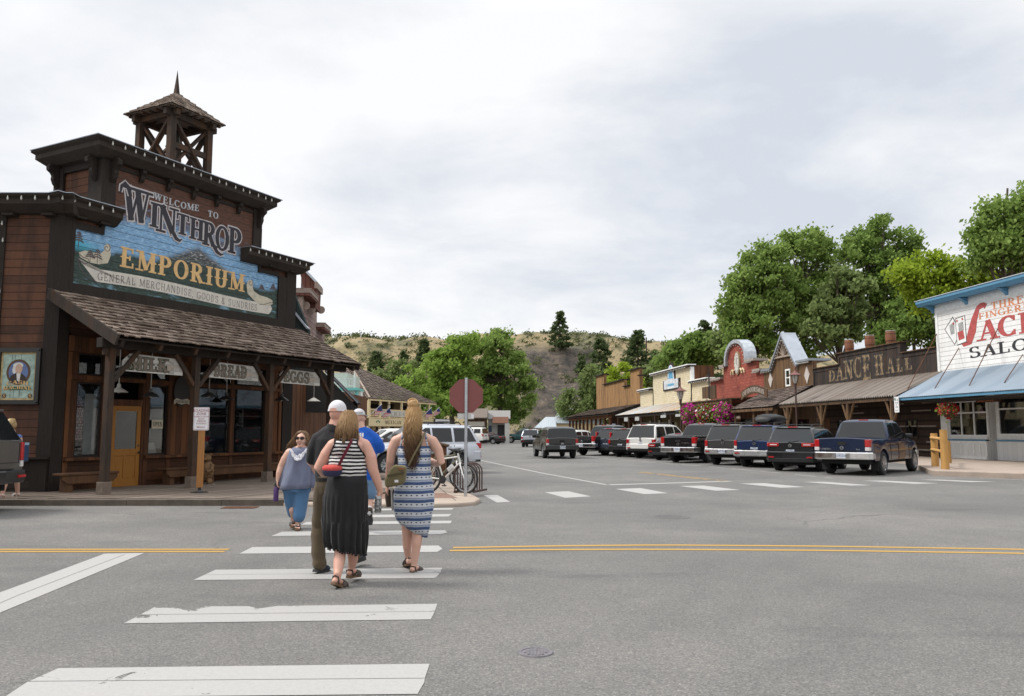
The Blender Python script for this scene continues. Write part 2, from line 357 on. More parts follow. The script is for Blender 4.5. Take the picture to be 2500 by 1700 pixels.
# ------------------------------------------------------------------ lettering: slab-serif show-card capitals drawn as strokes
GT,Gt = .2,.085
GL = {
 'A': (.84,[('l',.1,0,.42,1,'t'),('l',.43,1,.72,0,'T'),('l',.22,.34,.6,.34,'t')],[(.1,0),(.72,0)]),
 'B': (.78,[('l',.2,0,.2,1,'T'),('l',.2,.96,.36,.96,'t'),('l',.2,.52,.38,.52,'t'),('l',.2,.04,.36,.04,'t'),('a',.34,.74,.24,.22,90,-90),('a',.36,.28,.27,.24,90,-90)],[(.2,0),(.2,1)]),
 'C': (.8,[('a',.42,.5,.34,.47,48,312),('l',.66,.98,.66,.72,'t'),('l',.66,.02,.66,.28,'t')],[]),
 'D': (.82,[('l',.2,0,.2,1,'T'),('l',.2,.96,.36,.96,'t'),('l',.2,.04,.36,.04,'t'),('a',.35,.5,.33,.46,90,-90)],[(.2,0),(.2,1)]),
 'E': (.74,[('l',.2,0,.2,1,'T'),('l',.2,.95,.62,.95,'t'),('l',.2,.5,.48,.5,'t'),('l',.2,.05,.64,.05,'t'),('l',.61,.99,.61,.74,'t'),('l',.64,.01,.64,.27,'t'),('l',.48,.62,.48,.38,'t')],[(.2,0),(.2,1)]),
 'F': (.72,[('l',.2,0,.2,1,'T'),('l',.2,.95,.62,.95,'t'),('l',.2,.5,.48,.5,'t'),('l',.61,.99,.61,.74,'t'),('l',.48,.62,.48,.38,'t')],[(.2,0),(.2,1)]),
 'G': (.86,[('a',.42,.5,.34,.47,48,330),('l',.66,.98,.66,.72,'t'),('l',.7,.02,.7,.42,'T'),('l',.5,.42,.84,.42,'t')],[]),
 'H': (.88,[('l',.2,0,.2,1,'T'),('l',.68,0,.68,1,'T'),('l',.2,.5,.68,.5,'t')],[(.2,0),(.2,1),(.68,0),(.68,1)]),
 'I': (.42,[('l',.21,0,.21,1,'T')],[(.21,0),(.21,1)]),
 'J': (.6,[('l',.4,1,.4,.25,'T'),('a',.24,.25,.16,.22,0,-170)],[(.4,1)]),
 'K': (.84,[('l',.2,0,.2,1,'T'),('l',.26,.4,.66,1,'t'),('l',.36,.54,.7,0,'T')],[(.2,0),(.2,1),(.66,1),(.72,0)]),
 'L': (.72,[('l',.2,0,.2,1,'T'),('l',.2,.05,.62,.05,'t'),('l',.62,.01,.62,.32,'t')],[(.2,0),(.2,1)]),
 'M': (1.02,[('l',.14,0,.16,1,'t'),('l',.18,1,.5,.08,'T'),('l',.5,.08,.82,1,'t'),('l',.84,0,.84,1,'T')],[(.14,0),(.14,1),(.84,0),(.86,1)]),
 'N': (.9,[('l',.16,0,.16,1,'t'),('l',.16,1,.72,0,'T'),('l',.72,0,.72,1,'t')],[(.16,0),(.14,1),(.72,1)]),
 'O': (.86,[('a',.43,.5,.33,.47,0,360)],[]),
 'P': (.76,[('l',.2,0,.2,1,'T'),('l',.2,.96,.36,.96,'t'),('l',.2,.46,.36,.46,'t'),('a',.34,.71,.28,.25,90,-90)],[(.2,0),(.2,1)]),
 'R': (.84,[('l',.2,0,.2,1,'T'),('l',.2,.96,.36,.96,'t'),('l',.2,.5,.36,.5,'t'),('a',.34,.73,.26,.23,90,-90),('l',.38,.5,.68,0,'T')],[(.2,0),(.2,1),(.72,0)]),
 'S': (.72,[('a',.36,.74,.24,.23,35,268),('a',.36,.27,.26,.24,92,-148),('l',.57,.98,.57,.72,'t'),('l',.13,.02,.13,.28,'t')],[]),
 'T': (.8,[('l',.4,0,.4,1,'T'),('l',.1,.95,.7,.95,'t'),('l',.1,.99,.1,.7,'t'),('l',.7,.99,.7,.7,'t')],[(.4,0)]),
 'U': (.88,[('l',.2,1,.2,.3,'T'),('a',.44,.3,.24,.27,180,360),('l',.68,1,.68,.3,'T')],[(.2,1),(.68,1)]),
 'W': (1.1,[('l',.12,1,.32,0,'T'),('l',.32,0,.54,.9,'t'),('l',.54,.95,.74,0,'T'),('l',.74,0,.96,1,'t')],[(.12,1),(.54,1),(.96,1)]),
 'X': (.82,[('l',.14,1,.66,0,'T'),('l',.66,1,.14,0,'t')],[(.14,0),(.14,1),(.66,0),(.66,1)]),
 'Y': (.8,[('l',.12,1,.4,.45,'T'),('l',.68,1,.4,.45,'t'),('l',.4,.5,.4,0,'T')],[(.4,0),(.12,1),(.68,1)]),
 'Z': (.74,[('l',.12,.95,.62,.95,'t'),('l',.6,.95,.14,.05,'T'),('l',.12,.05,.64,.05,'t')],[]),
 '&': (.84,[('a',.34,.74,.17,.22,-60,230),('l',.24,.6,.7,.02,'T'),('a',.34,.27,.24,.25,100,330)],[]),
 ',': (.3,[('l',.16,.1,.1,-.16,'T')],[]),"'": (.3,[('l',.16,1,.12,.76,'T')],[]),'.': (.3,[('l',.1,.06,.22,.06,'T')],[]),
 ' ': (.45,[],[]),
}
def glyph(mb,ch,fn,m,grow=0.,d0=0.,step=.0005,thick=1.,bump=True,serif=1.):
    adv,strokes,ser = GL[ch];k = 0
    def strip(pts,ws):
        nonlocal k
        vs = []
        for i,p in enumerate(pts):
            a = pts[max(i-1,0)];b = pts[min(i+1,len(pts)-1)]
            dx,dy = b[0]-a[0],b[1]-a[1];l = math.hypot(dx,dy) or 1;nx,ny = -dy/l*ws[i]/2,dx/l*ws[i]/2
            vs += [fn(p[0]+nx,p[1]+ny,d0+k*step),fn(p[0]-nx,p[1]-ny,d0+k*step)]
        mb.add(vs,[(2*i,2*i+1,2*i+3,2*i+2) for i in range(len(pts)-1)],m);k += 1
    T,t = GT*thick+2*grow,Gt*(.5+.5*thick)+2*grow
    for s in strokes:
        if s[0] == 'l':
            _,x0,y0,x1,y1,wd = s;wv = T if wd == 'T' else t
            l = math.hypot(x1-x0,y1-y0);ex,ey = (x1-x0)/l*grow,(y1-y0)/l*grow
            strip([(x0-ex,y0-ey),(x1+ex,y1+ey)],[wv,wv])
            if bump and wd == 'T' and abs(x1-x0) < .01 and l > .6:
                q = T*.95;strip([(x0-q,.5),(x0,.5),(x0+q,.5)],[.02+grow,.2+grow,.02+grow])
        else:
            _,cx,cy,rx,ry,a0,a1 = s;n = max(6,int(abs(a1-a0)/18));pts = [];ws = []
            for i in range(n+1):
                a = R(a0+(a1-a0)*i/n);pts.append((cx+rx*math.cos(a),cy+ry*math.sin(a)));ws.append(t+(T-t)*abs(math.cos(a))**1.3)
            strip(pts,ws)
    for (x0,y0) in ser:
        yy = .035 if y0 == 0 else .965;hw = (GT*thick*.5+.1*serif)+grow
        strip([(x0-hw,yy),(x0+hw,yy)],[.08+2*grow]*2)
    return adv
def gwidth(txt,wide=1.,space=.06): return sum(GL[c][0]*wide+space for c in txt)-space
def gtext(mb,txt,fn,m=0,grow=0.,d0=0.,wide=1.,space=.06,centre=False,**kw):
    """fn(x, y, d): x and y in letter heights"""
    x = -gwidth(txt,wide,space)/2 if centre else 0
    for c in txt:
        x += glyph(mb,c,lambda a,b,d,x=x: fn(x+a*wide,b,d),m,grow,d0,**kw)*wide+space
    return x
def ftext(mb,txt,fn,m=0,d=0.,bold=0.):
    """plain sans text, one unit high, centred; fn as above"""
    cu = bpy.data.curves.new('t','FONT');cu.body = txt;cu.align_x = 'CENTER';cu.size = 1.4;cu.offset = bold;cu.resolution_u = 2
    o = bpy.data.objects.new('t',cu);me = bpy.data.meshes.new_from_object(o)
    mb.add([fn(v.co.x,v.co.y,d) for v in me.vertices],[tuple(p.vertices) for p in me.polygons],m)
    bpy.data.objects.remove(o);bpy.data.curves.remove(cu);bpy.data.meshes.remove(me)
def onwall(u0,z0,h,y0=0.,slope=0.):
    """places lettering on a facade: x to the right, d outwards"""
    return lambda a,b,d: (u0+a*h,y0-d,z0+b*h+a*h*slope)
def shakes(mb,x0,x1,top,bot,rows,w=.16,th=.022,m=0,rnd=None,flip=False):
    """courses of split shakes on a slope; top and bot are (y, z) lines along x"""
    rnd = rnd or random.Random(3)
    ty,tz = top;by,bz = bot
    sl = math.hypot(ty-by,tz-bz);dy,dz = (by-ty)/sl,(bz-tz)/sl;ny,nz = -dz,dy
    if nz < 0: ny,nz = -ny,-nz
    ex = sl/rows
    for r in range(rows):
        x = x0-rnd.random()*w*.5
        while x < x1:
            ww = w*(.6+.8*rnd.random());xa,xb = max(x,x0),min(x+ww-.006,x1);x += ww
            if xb-xa < .03: continue
            s1 = (r+1)*ex+rnd.uniform(-.02,.03);s0 = r*ex-ex*.35
            lo,hi = th*(1.6+rnd.random()*.8),th*.35
            P = lambda xx,s,h: (xx,ty+dy*s+ny*h,tz+dz*s+nz*h)
            vs = [P(xa,s0,0),P(xb,s0,0),P(xb,s1,lo-th),P(xa,s1,lo-th),P(xa,s0,hi),P(xb,s0,hi),P(xb,s1,lo),P(xa,s1,lo)]
            mb.add(vs,[(0,1,2,3),(4,7,6,5),(2,6,7,3),(0,3,7,4),(1,5,6,2)],m)
    return mb
# ================================================================== GROUND, ROADS, HILL
def asphalt():
    m,g = newmat('asphalt');v = g.obj();geo = g.node('ShaderNodeNewGeometry').outputs['Position']
    big = g.noise(geo,.22,6,.6,.6);mid = g.noise(geo,1.3,5,.6);fine = g.noise(geo,55,3,.75)
    vor = g.node('ShaderNodeTexVoronoi',{'Vector': geo,'Scale': 88.}).outputs['Color']
    vs = g.sep(vor)[0]
    c = g.mix(g.mapr(big,.35,.68),(.098,.095,.09),(.188,.178,.165))
    c = g.mix(g.mapr(mid,.35,.7,0,.5),c,(.098,.097,.094))
    agg = g.ramp(vs,[(.0,(.4,.4,.4)),(.45,(.9,.9,.9)),(.8,(1.12,1.1,1.08)),(1,(1.9,1.86,1.78))])
    c = g.mix(.8,c,agg,'MULTIPLY')
    c = g.mix(g.mapr(fine,.25,.75,0,.35),c,(.24,.235,.225))
    st = g.noise(g.mapping(geo,(.5,1.6,1)),.55,3,.5)
    c = g.mix(g.mapr(st,.62,.72,0,.4),c,(.06,.06,.062))
    # hairline cracks
    cr = g.node('ShaderNodeTexVoronoi',{'Vector': g.mapping(g.node('ShaderNodeVectorMath',{0: geo,1: g.noise(geo,.6,4,.6,col=True)},operation='ADD').outputs[0],(1,1,.01)),'Scale': .16},feature='DISTANCE_TO_EDGE').outputs[0]
    c = g.mix(g.math('MULTIPLY',g.mapr(cr,.0,.0035,1.,0.),g.mapr(big,.5,.62,0,.6)),c,(.05,.049,.048))
    g.put(g.b.inputs['Base Color'],c);g.b.inputs['Roughness'].default_value = .82;g.b.inputs['Specular IOR Level'].default_value = .4
    g.put(g.b.inputs['Normal'],g.bump(g.math('ADD',g.math('MULTIPLY',vs,.6),fine),.55,.006))
    return m
ASPHALT = asphalt()
def paint(name,col,wear=.6,line=None):
    m,g = newmat(name);geo = g.node('ShaderNodeNewGeometry').outputs['Position']
    n = g.noise(geo,2.4,8,.72,.8);n2 = g.noise(geo,30,4,.7);n3 = g.noise(geo,.5,3,.5)
    k = g.math('ADD',g.math('MULTIPLY',n,.8),g.math('MULTIPLY',n3,.35))
    worn = g.mapr(k,wear,wear+.03)
    grain = g.mapr(n2,.66,.72,0,.8)
    a = g.math('MAXIMUM',worn,grain)
    g.put(g.b.inputs['Base Color'],g.mix(g.mapr(n2,.3,.7),tuple(q*.86 for q in col),col))
    g.b.inputs['Roughness'].default_value = .7
    g.put(g.b.inputs['Alpha'],g.math('SUBTRACT',1.,a))
    g.put(g.b.inputs['Normal'],g.bump(n2,.3,.004))
    return m
P_WHITE = paint('worn_white_paint',(.37,.36,.345),.665);P_WHITE2 = paint('fresh_white_paint',(.385,.375,.36),.725);P_YEL = paint('yellow_line_paint',(.46,.265,.045),.8)
P_FAINT = paint('faded_white_paint',(.36,.35,.33),.66);P_FAINTY = paint('faded_yellow_paint',(.4,.25,.08),.62)
DIRT = plain('dry_earth',(.2,.155,.1),.95,0,.3,.4,.3)
MB().box(-1500,1500,-300,2500,-.6,-.03).build('ground',DIRT)['kind'] = 'structure'
rd = MB();rd.prism([(-90,-14),(90,-14),(90,45),(20,62),(19,170),(-45,170),(-45,17.2),(-90,17.2)],lambda a,b,d: (a,b,d),-.3,0.)
tag(rd.build('road',ASPHALT),kind='structure')
def mark(name,polys,mat,scale=1.,ox=0,oy=0,z=.004):
    for p in polys:
        mb = MB();vs = []
        for (a,b) in p:
            q = ground(ox+a/scale,oy+b/scale);vs.append((q.x,q.y,z))
        mb.add(vs,[tuple(range(len(vs)))]);tag(mb.build(name,mat),kind='structure')
def stripe(name,pts,wd,mat,dash=None,z=.004):
    ps = [Vector((q[0],q[1],z)) for q in pts];mb = MB();L = [0]
    for a,b in zip(ps,ps[1:]): L.append(L[-1]+(b-a).length)
    def at(s):
        for i in range(len(ps)-1):
            if s <= L[i+1] or i == len(ps)-2: return ps[i].lerp(ps[i+1],(s-L[i])/(L[i+1]-L[i])),(ps[i+1]-ps[i]).normalized()
    segs = [(0,L[-1])] if not dash else [(s,min(s+dash[0],L[-1])) for s in [k*dash[1] for k in range(int(L[-1]/dash[1])+1)]]
    for s0,s1 in segs:
        n = max(1,int((s1-s0)/.6));vs = []
        for i in range(n+1):
            p,d = at(s0+(s1-s0)*i/n);sd = Vector((-d.y,d.x,0))*wd/2;vs += [p+sd,p-sd]
        mb.add(vs,[(2*i,2*i+1,2*i+3,2*i+2) for i in range(n)])
    tag(mb.build(name,mat),kind='structure')
B5 = (1.859,0,1200);B6 = (1.66,1100,1050)
mark('crosswalk_bar',[[(978,357),(2007,348),(1998,372),(1975,395),(877,404)],[(705,525),(1130,523),(1170,534),(1260,522),(1985,512),(1972,550),(1955,583),(562,601)]],P_WHITE,*B5)
mark('crosswalk_bar',[[(265,805),(1950,785),(1928,850),(1925,870),(1895,922),(15,940),(120,870)]],P_WHITE2,*B5)
mark('crosswalk_bar',[[(1145,254),(1990,247),(2008,262),(1985,276),(1085,284)],
    [(1280,184),(2020,178),(2030,188),(2000,195),(1230,204)],[(1390,140),(2050,134),(2045,146),(1365,153)],[(1480,109),(2050,104),(2035,115),(1440,122)],[(1700,80),(2060,76),(2050,84),(1690,88)]],P_WHITE2,*B5)
mark('stop_line',[[(475,284),(655,281),(-120,602),(-120,505)]],P_WHITE2,*B5)
mark('crosswalk_bar',[[(133,265),(190,264),(242,292),(188,295)],[(380,253),(477,249),(570,270),(465,276)],[(668,240),(770,236),(882,257),(785,261)],
    [(928,228),(1025,226),(1175,244),(1075,247)],[(1172,218),(1270,216),(1437,232),(1340,235)],[(1428,211),(1520,211),(1710,225),(1620,226)],
    [(1665,206),(1760,206),(1980,217),(1880,219)],[(1900,202),(1980,202),(2215,211),(2110,212)]],P_WHITE2,*B6)
gp = lambda a,b,s=B6: ground(s[1]+a/s[0],s[2]+b/s[0])
stripe('lane_line',[gp(*q) for q in ((95,118),(230,146),(370,175),(640,224))],.13,P_WHITE2)
stripe('stop_line',[gp(*q) for q in ((636,223),(880,216),(1132,208.5))],.3,P_WHITE2)
stripe('parking_line',[gp(*q) for q in ((560,112),(800,130),(1050,150),(1300,172),(1550,196))],.11,P_FAINT,(1.6,2.1))
stripe('edge_line',[gp(*q) for q in ((2140,195),(2324,203),(3000,232))],.12,P_WHITE2)
stripe('centre_line',[gp(*q) for q in ((770,170),(900,184),(1130,207))],.12,P_FAINTY)
stripe('centre_line',[gp(*q) for q in ((760,172),(890,186),(1100,209))],.12,P_FAINTY)
for k in (0,1):
    q = [gp(*q) for q in (((10,478),(420,471),(840,467),(1500,472),(2324,485),(3600,520)),((-4,490),(400,486),(800,484.5),(1500,489),(2324,501),(3600,537)))[k]]
    stripe('centre_line',q,.115,P_YEL)
for a,b,e in ((264.5,264,1040),(274.5,274.5,1020)):
    stripe('centre_line',[gp(-1500,a+1,B5),gp(0,a,B5),gp(e,b,B5)],.105,P_YEL)
for pts,w_ in ((((70,866),(1926,851)),.007),(((632,562),(1976,547)),.008),(((930,380),(1996,371)),.008),(((-80,545),(0,505),(565,288)),.01)): stripe('paint_seam',[gp(*q,B5) for q in pts],w_,plain('paint_seam_dark',(.2,.196,.188),.9) if 'paint_seam_dark' not in MATS else MATS['paint_seam_dark'],z=.006)
# covers in the road
def cover(name,c,r,label,mat):
    mb = MB();mb.lathe([(0,.004),(r*.8,.004),(r*.82,.009),(r,.009),(r*1.03,0)],c,28)
    for k in range(-3,4):
        h = math.sqrt(max(0,.6-(k/4)**2))*r*.9;mb.box(c[0]+k*r*.2-.006,c[0]+k*r*.2+.006,c[1]-h,c[1]+h,.004,.009)
    tag(mb.build(name,mat),label,'manhole cover')
IRON = plain('cast_iron',(.15,.14,.15),.75,.1,.25,30);IRON2 = plain('road_iron',(.115,.112,.108),.8,.1,.3,20)
cover('valve_cover',ground(1307,1594),.125,'small round iron cover in the bare asphalt of the foreground, right of the crosswalk',IRON)
cover('manhole_cover',ground(1638,1263),.33,'round manhole cover in the middle of the intersection beyond the yellow lines',IRON2)
c0 = ground(586,1240);mb = MB();mb.box(c0.x-.33,c0.x+.33,c0.y-.2,c0.y-.16,.001,.012);mb.box(c0.x-.33,c0.x+.33,c0.y+.16,c0.y+.2,.001,.012)
for k in range(12): mb.box(c0.x-.33+k*.06-.018,c0.x-.33+k*.06+.018,c0.y-.16,c0.y+.16,.001,.012)
tag(mb.build('drain_grate',RUSTY),'rusty rectangular drain grate in the gutter by the boardwalk','drain grate')
# boardwalk in front of the emporium: kerb timber and cross planks
CURB = plain('concrete_kerb',(.105,.085,.066),.9,0,.3,3.,.4)
cb = MB();rnd = random.Random(5)
def by(x): return 17.05+(.18 if x > -9 else 0)*0
for k in range(-15,1): cb.box(-4.1+k*2.-2,-4.1+k*2.-.01,16.98,17.22,-.1,.125+rnd.uniform(-.006,.006))
tag(cb.build('kerb',CURB),kind='structure')
bw = MB();xx = -34.
while xx < -4.2:
    wd = .2+rnd.random()*.02;s = .55
    bw.prism([(xx,17.23),(xx+wd-.012,17.23),(xx+wd-.012+3.2*s,20.4),(xx+3.2*s,20.4)],lambda a,b,d: (a,b,d),.02,.135+rnd.uniform(-.004,.004));xx += wd
xx = -7.6
for k in range(46):
    y0 = 20.45+k*.21;bw.box(-10.6+k*.095,-5.2+k*.06,y0,y0+.198,.02,.13+rnd.uniform(-.004,.004))
tag(bw.build('boardwalk',DECKM),kind='structure')
# concrete corner and side pavement
CONC = plain('pinkish_concrete',(.36,.29,.235),.9,0,.14,2.5,.25);PAD = plain('red_brick_pad',(.2,.115,.085),.9,0,.2,20.,.3);CONC2 = plain('pavement_concrete',(.34,.275,.225),.9,0,.12,2.5,.25)
pv = [ground(*q) for q in ((690,1236),(800,1240),(1055,1240),(1120,1238),(1160,1234),(1173,1227),(1160,1219),(1130,1206),(1108,1192),(1092,1180))]
pv += [Vector((-3.2,23.9,0)),Vector((-5.4,25.2,0)),Vector((-6.6,34,0)),Vector((-8.6,60,0)),Vector((-9.8,60,0)),Vector((-6.4,27,0)),Vector((-4.3,17.3,0))]
mb = MB();mb.prism([(q.x,q.y) for q in pv],lambda a,b,d: (a,b,d),-.1,.085)
tag(mb.build('pavement',CONC,bevel=.04),kind='structure')
mb = MB();q = [ground(*e) for e in ((780,1230),(1115,1225),(1085,1213),(820,1216))]
mb.prism([(e.x*.99,e.y) for e in q],lambda a,b,d: (a,b,d),.05,.089);tag(mb.build('ramp_pad',PAD),kind='structure')
mb = MB()
for (a,b) in (((1060,1207),(1130,1211)),((985,1196),(1108,1197)),((1062,1183),(1112,1222))):
    p0,p1 = ground(*a,.085),ground(*b,.085);mb.bar(p0,p1,.025,.006)
tag(mb.build('pavement_joint',plain('joint',(.12,.1,.085),.95)),kind='structure')
# right-hand pavement in front of the saloon and the raised walk along the row
mb = MB();q = [ground(*e) for e in ((2271,1160),(2280,1162),(2305,1163),(2500,1170))]
pl = [(e.x,e.y) for e in q]+[(60,14.),(60,46),(20,46),(18.6,38)]
mb.prism(pl,lambda a,b,d: (a,b,d),-.1,.19);tag(mb.build('pavement',CONC2,bevel=.03),kind='structure')
def gravel_pile(c,r,n,seed):
    mb = MB();rr = random.Random(seed)
    for k in range(n):
        a = rr.random()*2*PI;s = math.sqrt(rr.random());mb.ball((c[0]+math.cos(a)*r*s,c[1]+math.sin(a)*.12*s,.004),(rr.uniform(.008,.022),rr.uniform(.008,.02),.012),5,3)
    tag(mb.build('gravel',plain('pale_gravel',(.42,.36,.28),.95)),kind='stuff')
gravel_pile(ground(150,1231),1.3,500,2);gravel_pile(ground(486,1230),.45,250,3)
# ------------------------------------------------------------------ hill
def hh(x,y):
    f = 185+8*math.sin(x*.02);t = (y-f)/72.
    if t <= 0: return -.5
    e = min(1,t);s = e*e*(3-2*e)
    top = 31.5+1.6*math.sin(x*.035+1)+1.0*math.sin(x*.09)-max(0,x-28)*.05+(2 if x < -60 else 0)
    gul = 1-.16*math.exp(-((x-14)/13)**2)*math.sin(PI*min(1,t))
    return -.5+top*s*gul+max(0,t-1)*3.+(.9*math.sin(x*.31+y*.17)+.7*math.sin(x*.13-y*.29))*min(1,t*2)*(1 if t < .95 else .4)
mb = MB();nx,ny = 200,60;vs = []
for j in range(ny+1):
    for i in range(nx+1):
        X = -300+i*3.5;Y = 180+j*2.6;vs.append((X,Y,hh(X,Y)))
mb.add(vs,[(j*(nx+1)+i,j*(nx+1)+i+1,(j+1)*(nx+1)+i+1,(j+1)*(nx+1)+i) for j in range(ny) for i in range(nx)],0,True)
m,g = newmat('dry_hillside');v = g.obj();x,y,z = g.sep(v)
n1 = g.noise(v,.06,6,.6,.4);n2 = g.noise(v,.5,6,.7);n3 = g.noise(v,.9,6,.75)
c = g.mix(g.mapr(n2,.35,.65),(.27,.21,.11),(.37,.29,.165))
c = g.mix(g.mapr(n1,.5,.6,0,.8),c,(.10,.105,.045))
c = g.mix(g.mapr(g.math('ADD',n2,g.math('MULTIPLY',n1,.4)),.72,.8,0,.85),c,(.075,.075,.04))
dx = g.math('ABSOLUTE',g.math('SUBTRACT',x,g.math('ADD',13.,g.math('MULTIPLY',g.math('SUBTRACT',n1,.5),40.))))
scm = g.math('MULTIPLY',g.mapr(dx,9.,14.,1.,0.),g.mapr(z,25.,30.,1.,0.))
c = g.mix(scm,c,g.ramp(g.noise(g.mapping(v,(1,1,.45)),.33,9,.72,.5),[(.36,(.02,.018,.014)),(.48,(.066,.054,.044)),(.58,(.11,.088,.068)),(.7,(.22,.175,.12))]))
g.put(g.b.inputs['Base Color'],c);g.b.inputs['Roughness'].default_value = .95
g.put(g.b.inputs['Normal'],g.bump(g.math('ADD',n2,n3),.8,.6))
tag(mb.build('hill',m),kind='structure')

# ================================================================== TREES
F_COT = foliage('cottonwood_leaves',(.07,.12,.03),(.19,.285,.07),(.35,.46,.14),.35)
F_COT2 = foliage('dark_cottonwood_leaves',(.06,.1,.026),(.155,.245,.06),(.3,.41,.12),.35)
F_LIME = foliage('lime_leaves',(.12,.175,.015),(.26,.36,.035),(.40,.5,.07),.4)
F_LIGHT = foliage('bright_leaves',(.075,.13,.025),(.19,.3,.06),(.34,.46,.11),.35)
F_GREY = foliage('grey_green_leaves',(.07,.1,.038),(.165,.22,.08),(.29,.36,.14),.3)
F_PINE = foliage('pine_needles',(.03,.048,.022),(.075,.11,.045),(.14,.18,.08),.5)
BARK = plain('bark',(.085,.065,.05),.95,0,.3,5.,.5)
def leaf(mb,p,s,rr,m=0):
    d = Vector((rr.gauss(0,1),rr.gauss(0,1),rr.gauss(0,1))).normalized();e = d.orthogonal().normalized()
    f = d.cross(e);a = s*(.6+.8*rr.random());b = a*.55
    mb.add([p-e*a,p+f*b,p+e*a,p-f*b],[(0,1,2,3)],m)
def tree(name,ells,base,mat,n,size,label,seed=1,clump=1.3,group=None,trunk=.3,density=1.):
    """ells: (centre, (rx, ry, rz)) lobes of the crown in world metres"""
    rr = random.Random(seed);base = Vector(base)
    t = thing(name,label,'tree',base,0,group);cr = MB();tk = MB()
    top = max((e[0].z+e[1][2]*.5) for e in ells);mid = sum((e[0] for e in ells),Vector())/len(ells)
    pts = [base.lerp(Vector((mid.x,mid.y,top)),k/5)+Vector((rr.uniform(-.25,.25),rr.uniform(-.25,.25),0))*(k > 0) for k in range(6)]
    tk.tube([p-base for p in pts],[trunk*(1-.16*k) for k in range(6)],8)
    tot = sum(e[1][0]*e[1][2] for e in ells)
    for c,r in ells:
        k = max(4,int(n*(r[0]*r[2]/tot)/110*density));root = pts[2].lerp(pts[4],rr.random())
        for q in range(k):
            while True:
                d = Vector((rr.uniform(-1,1),rr.uniform(-1,1),rr.uniform(-1,1)))
                if .3 < d.length < 1 and (d.length > .55 or rr.random() < .35): break
            cc = c+Vector((d.x*r[0],d.y*r[1],d.z*r[2]));rad = clump*(.5+.8*rr.random())
            if rr.random() < .3:
                mp = root.lerp(cc,.5)+Vector((0,0,-.4));tk.tube([root-base,mp-base,cc-base],[trunk*.28,trunk*.16,.03],5)
            m = int(110*rad*rad/(clump*clump*.85))
            for _ in range(m):
                o = Vector((rr.gauss(0,.42),rr.gauss(0,.42),rr.gauss(0,.3)))*rad
                leaf(cr,cc+o-base,size,rr)
    cr.build('crown',mat,t);tk.build('trunk',BARK,t)
    return t
def lobes(Y,lst,dy=0.): # (px, py, rx, ry) silhouettes of crown lobes at distance Y
    out = []
    for k,e in enumerate(lst):
        yy = Y+(e[4] if len(e) > 4 else 0);c = atY(e[0],e[1],yy);s = yy/FPX*1.01;out.append((c,(e[2]*s,min(e[2],e[3])*s,e[3]*s)))
    return out
def foot(px,Y,z=-.1): p = atY(px,1000,Y);return (p.x,Y,z)
tree('cottonwood_tree',lobes(92,[(1850,700,65,85),(1820,760,60,80),(1880,655,65,65),(1870,790,90,75),(1845,640,40,36),(1806,690,28,36),(1840,850,70,40)]),foot(1840,92),F_COT,19000,.24,'tall light green cottonwood behind the arched brick front, left part of the big grove',11,1.2,'big trees behind the store row',.45)
tree('cottonwood_tree',lobes(96,[(1960,640,80,70),(1930,720,80,80),(2010,740,90,90),(1985,590,48,34),(1930,596,34,28),(1950,820,90,60),(2040,620,50,50)]),foot(1960,96),F_COT,20000,.24,'broad cottonwood behind the steep gabled front, middle of the grove',12,1.2,'big trees behind the store row',.5)
tree('cottonwood_tree',lobes(100,[(2140,605,75,65),(2185,680,70,85),(2105,650,60,80),(2120,760,80,70),(2160,560,42,32),(2215,600,36,40),(2090,585,30,28),(2225,760,60,70)]),foot(2135,100),F_COT2,20000,.24,'tallest darker cottonwood rising behind the wooden barrels',13,1.2,'big trees behind the store row',.5)
tree('cottonwood_tree',lobes(88,[(2070,740,60,70),(2020,800,80,50),(2060,690,35,40)]),foot(2050,88),F_GREY,9000,.28,'grey green cottonwood in front of the grove, left of the wooden barrels',14,1.0,'big trees behind the store row',.4)
tree('cottonwood_tree',lobes(84,[(2200,790,60,60),(2255,810,50,55),(2240,740,45,40)]),foot(2225,84),F_COT2,7000,.26,'loose dark tree with sky gaps beside the white saloon wall',15,1.0,'big trees behind the store row',.35,.8)
tree('locust_tree',lobes(74,[(2265,655,80,42),(2340,680,70,42),(2215,685,45,34),(2290,715,80,45),(2420,690,66,26),(2250,632,40,22)]),foot(2300,74),F_LIME,11000,.2,'bright yellow green tree rising behind the white saloon',16,1.1,None,.3)
tree('cottonwood_tree',lobes(66,[(2460,550,80,60),(2440,620,62,50),(2530,490,60,60),(2405,580,40,30),(2540,600,90,80),(2395,640,28,26)]),foot(2480,66),F_COT,17000,.2,'tall green tree above the saloon roof, cut by the right edge',17,1.2,None,.4)
tree('cottonwood_tree',lobes(118,[(1815,800,50,70),(1790,775,36,50),(1790,850,50,45),(1795,715,22,30)]),foot(1770,118),F_GREY,8000,.34,'grey green tree left of the grove above the arched brick front',18,1.5,'big trees behind the store row',.4)
tree('cottonwood_tree',lobes(125,[(1700,860,60,45),(1660,880,60,40),(1735,850,50,50)]),foot(1700,125),F_COT2,8000,.36,'low dark green tree behind the yellow brick front',19,1.5,'big trees behind the store row',.3)
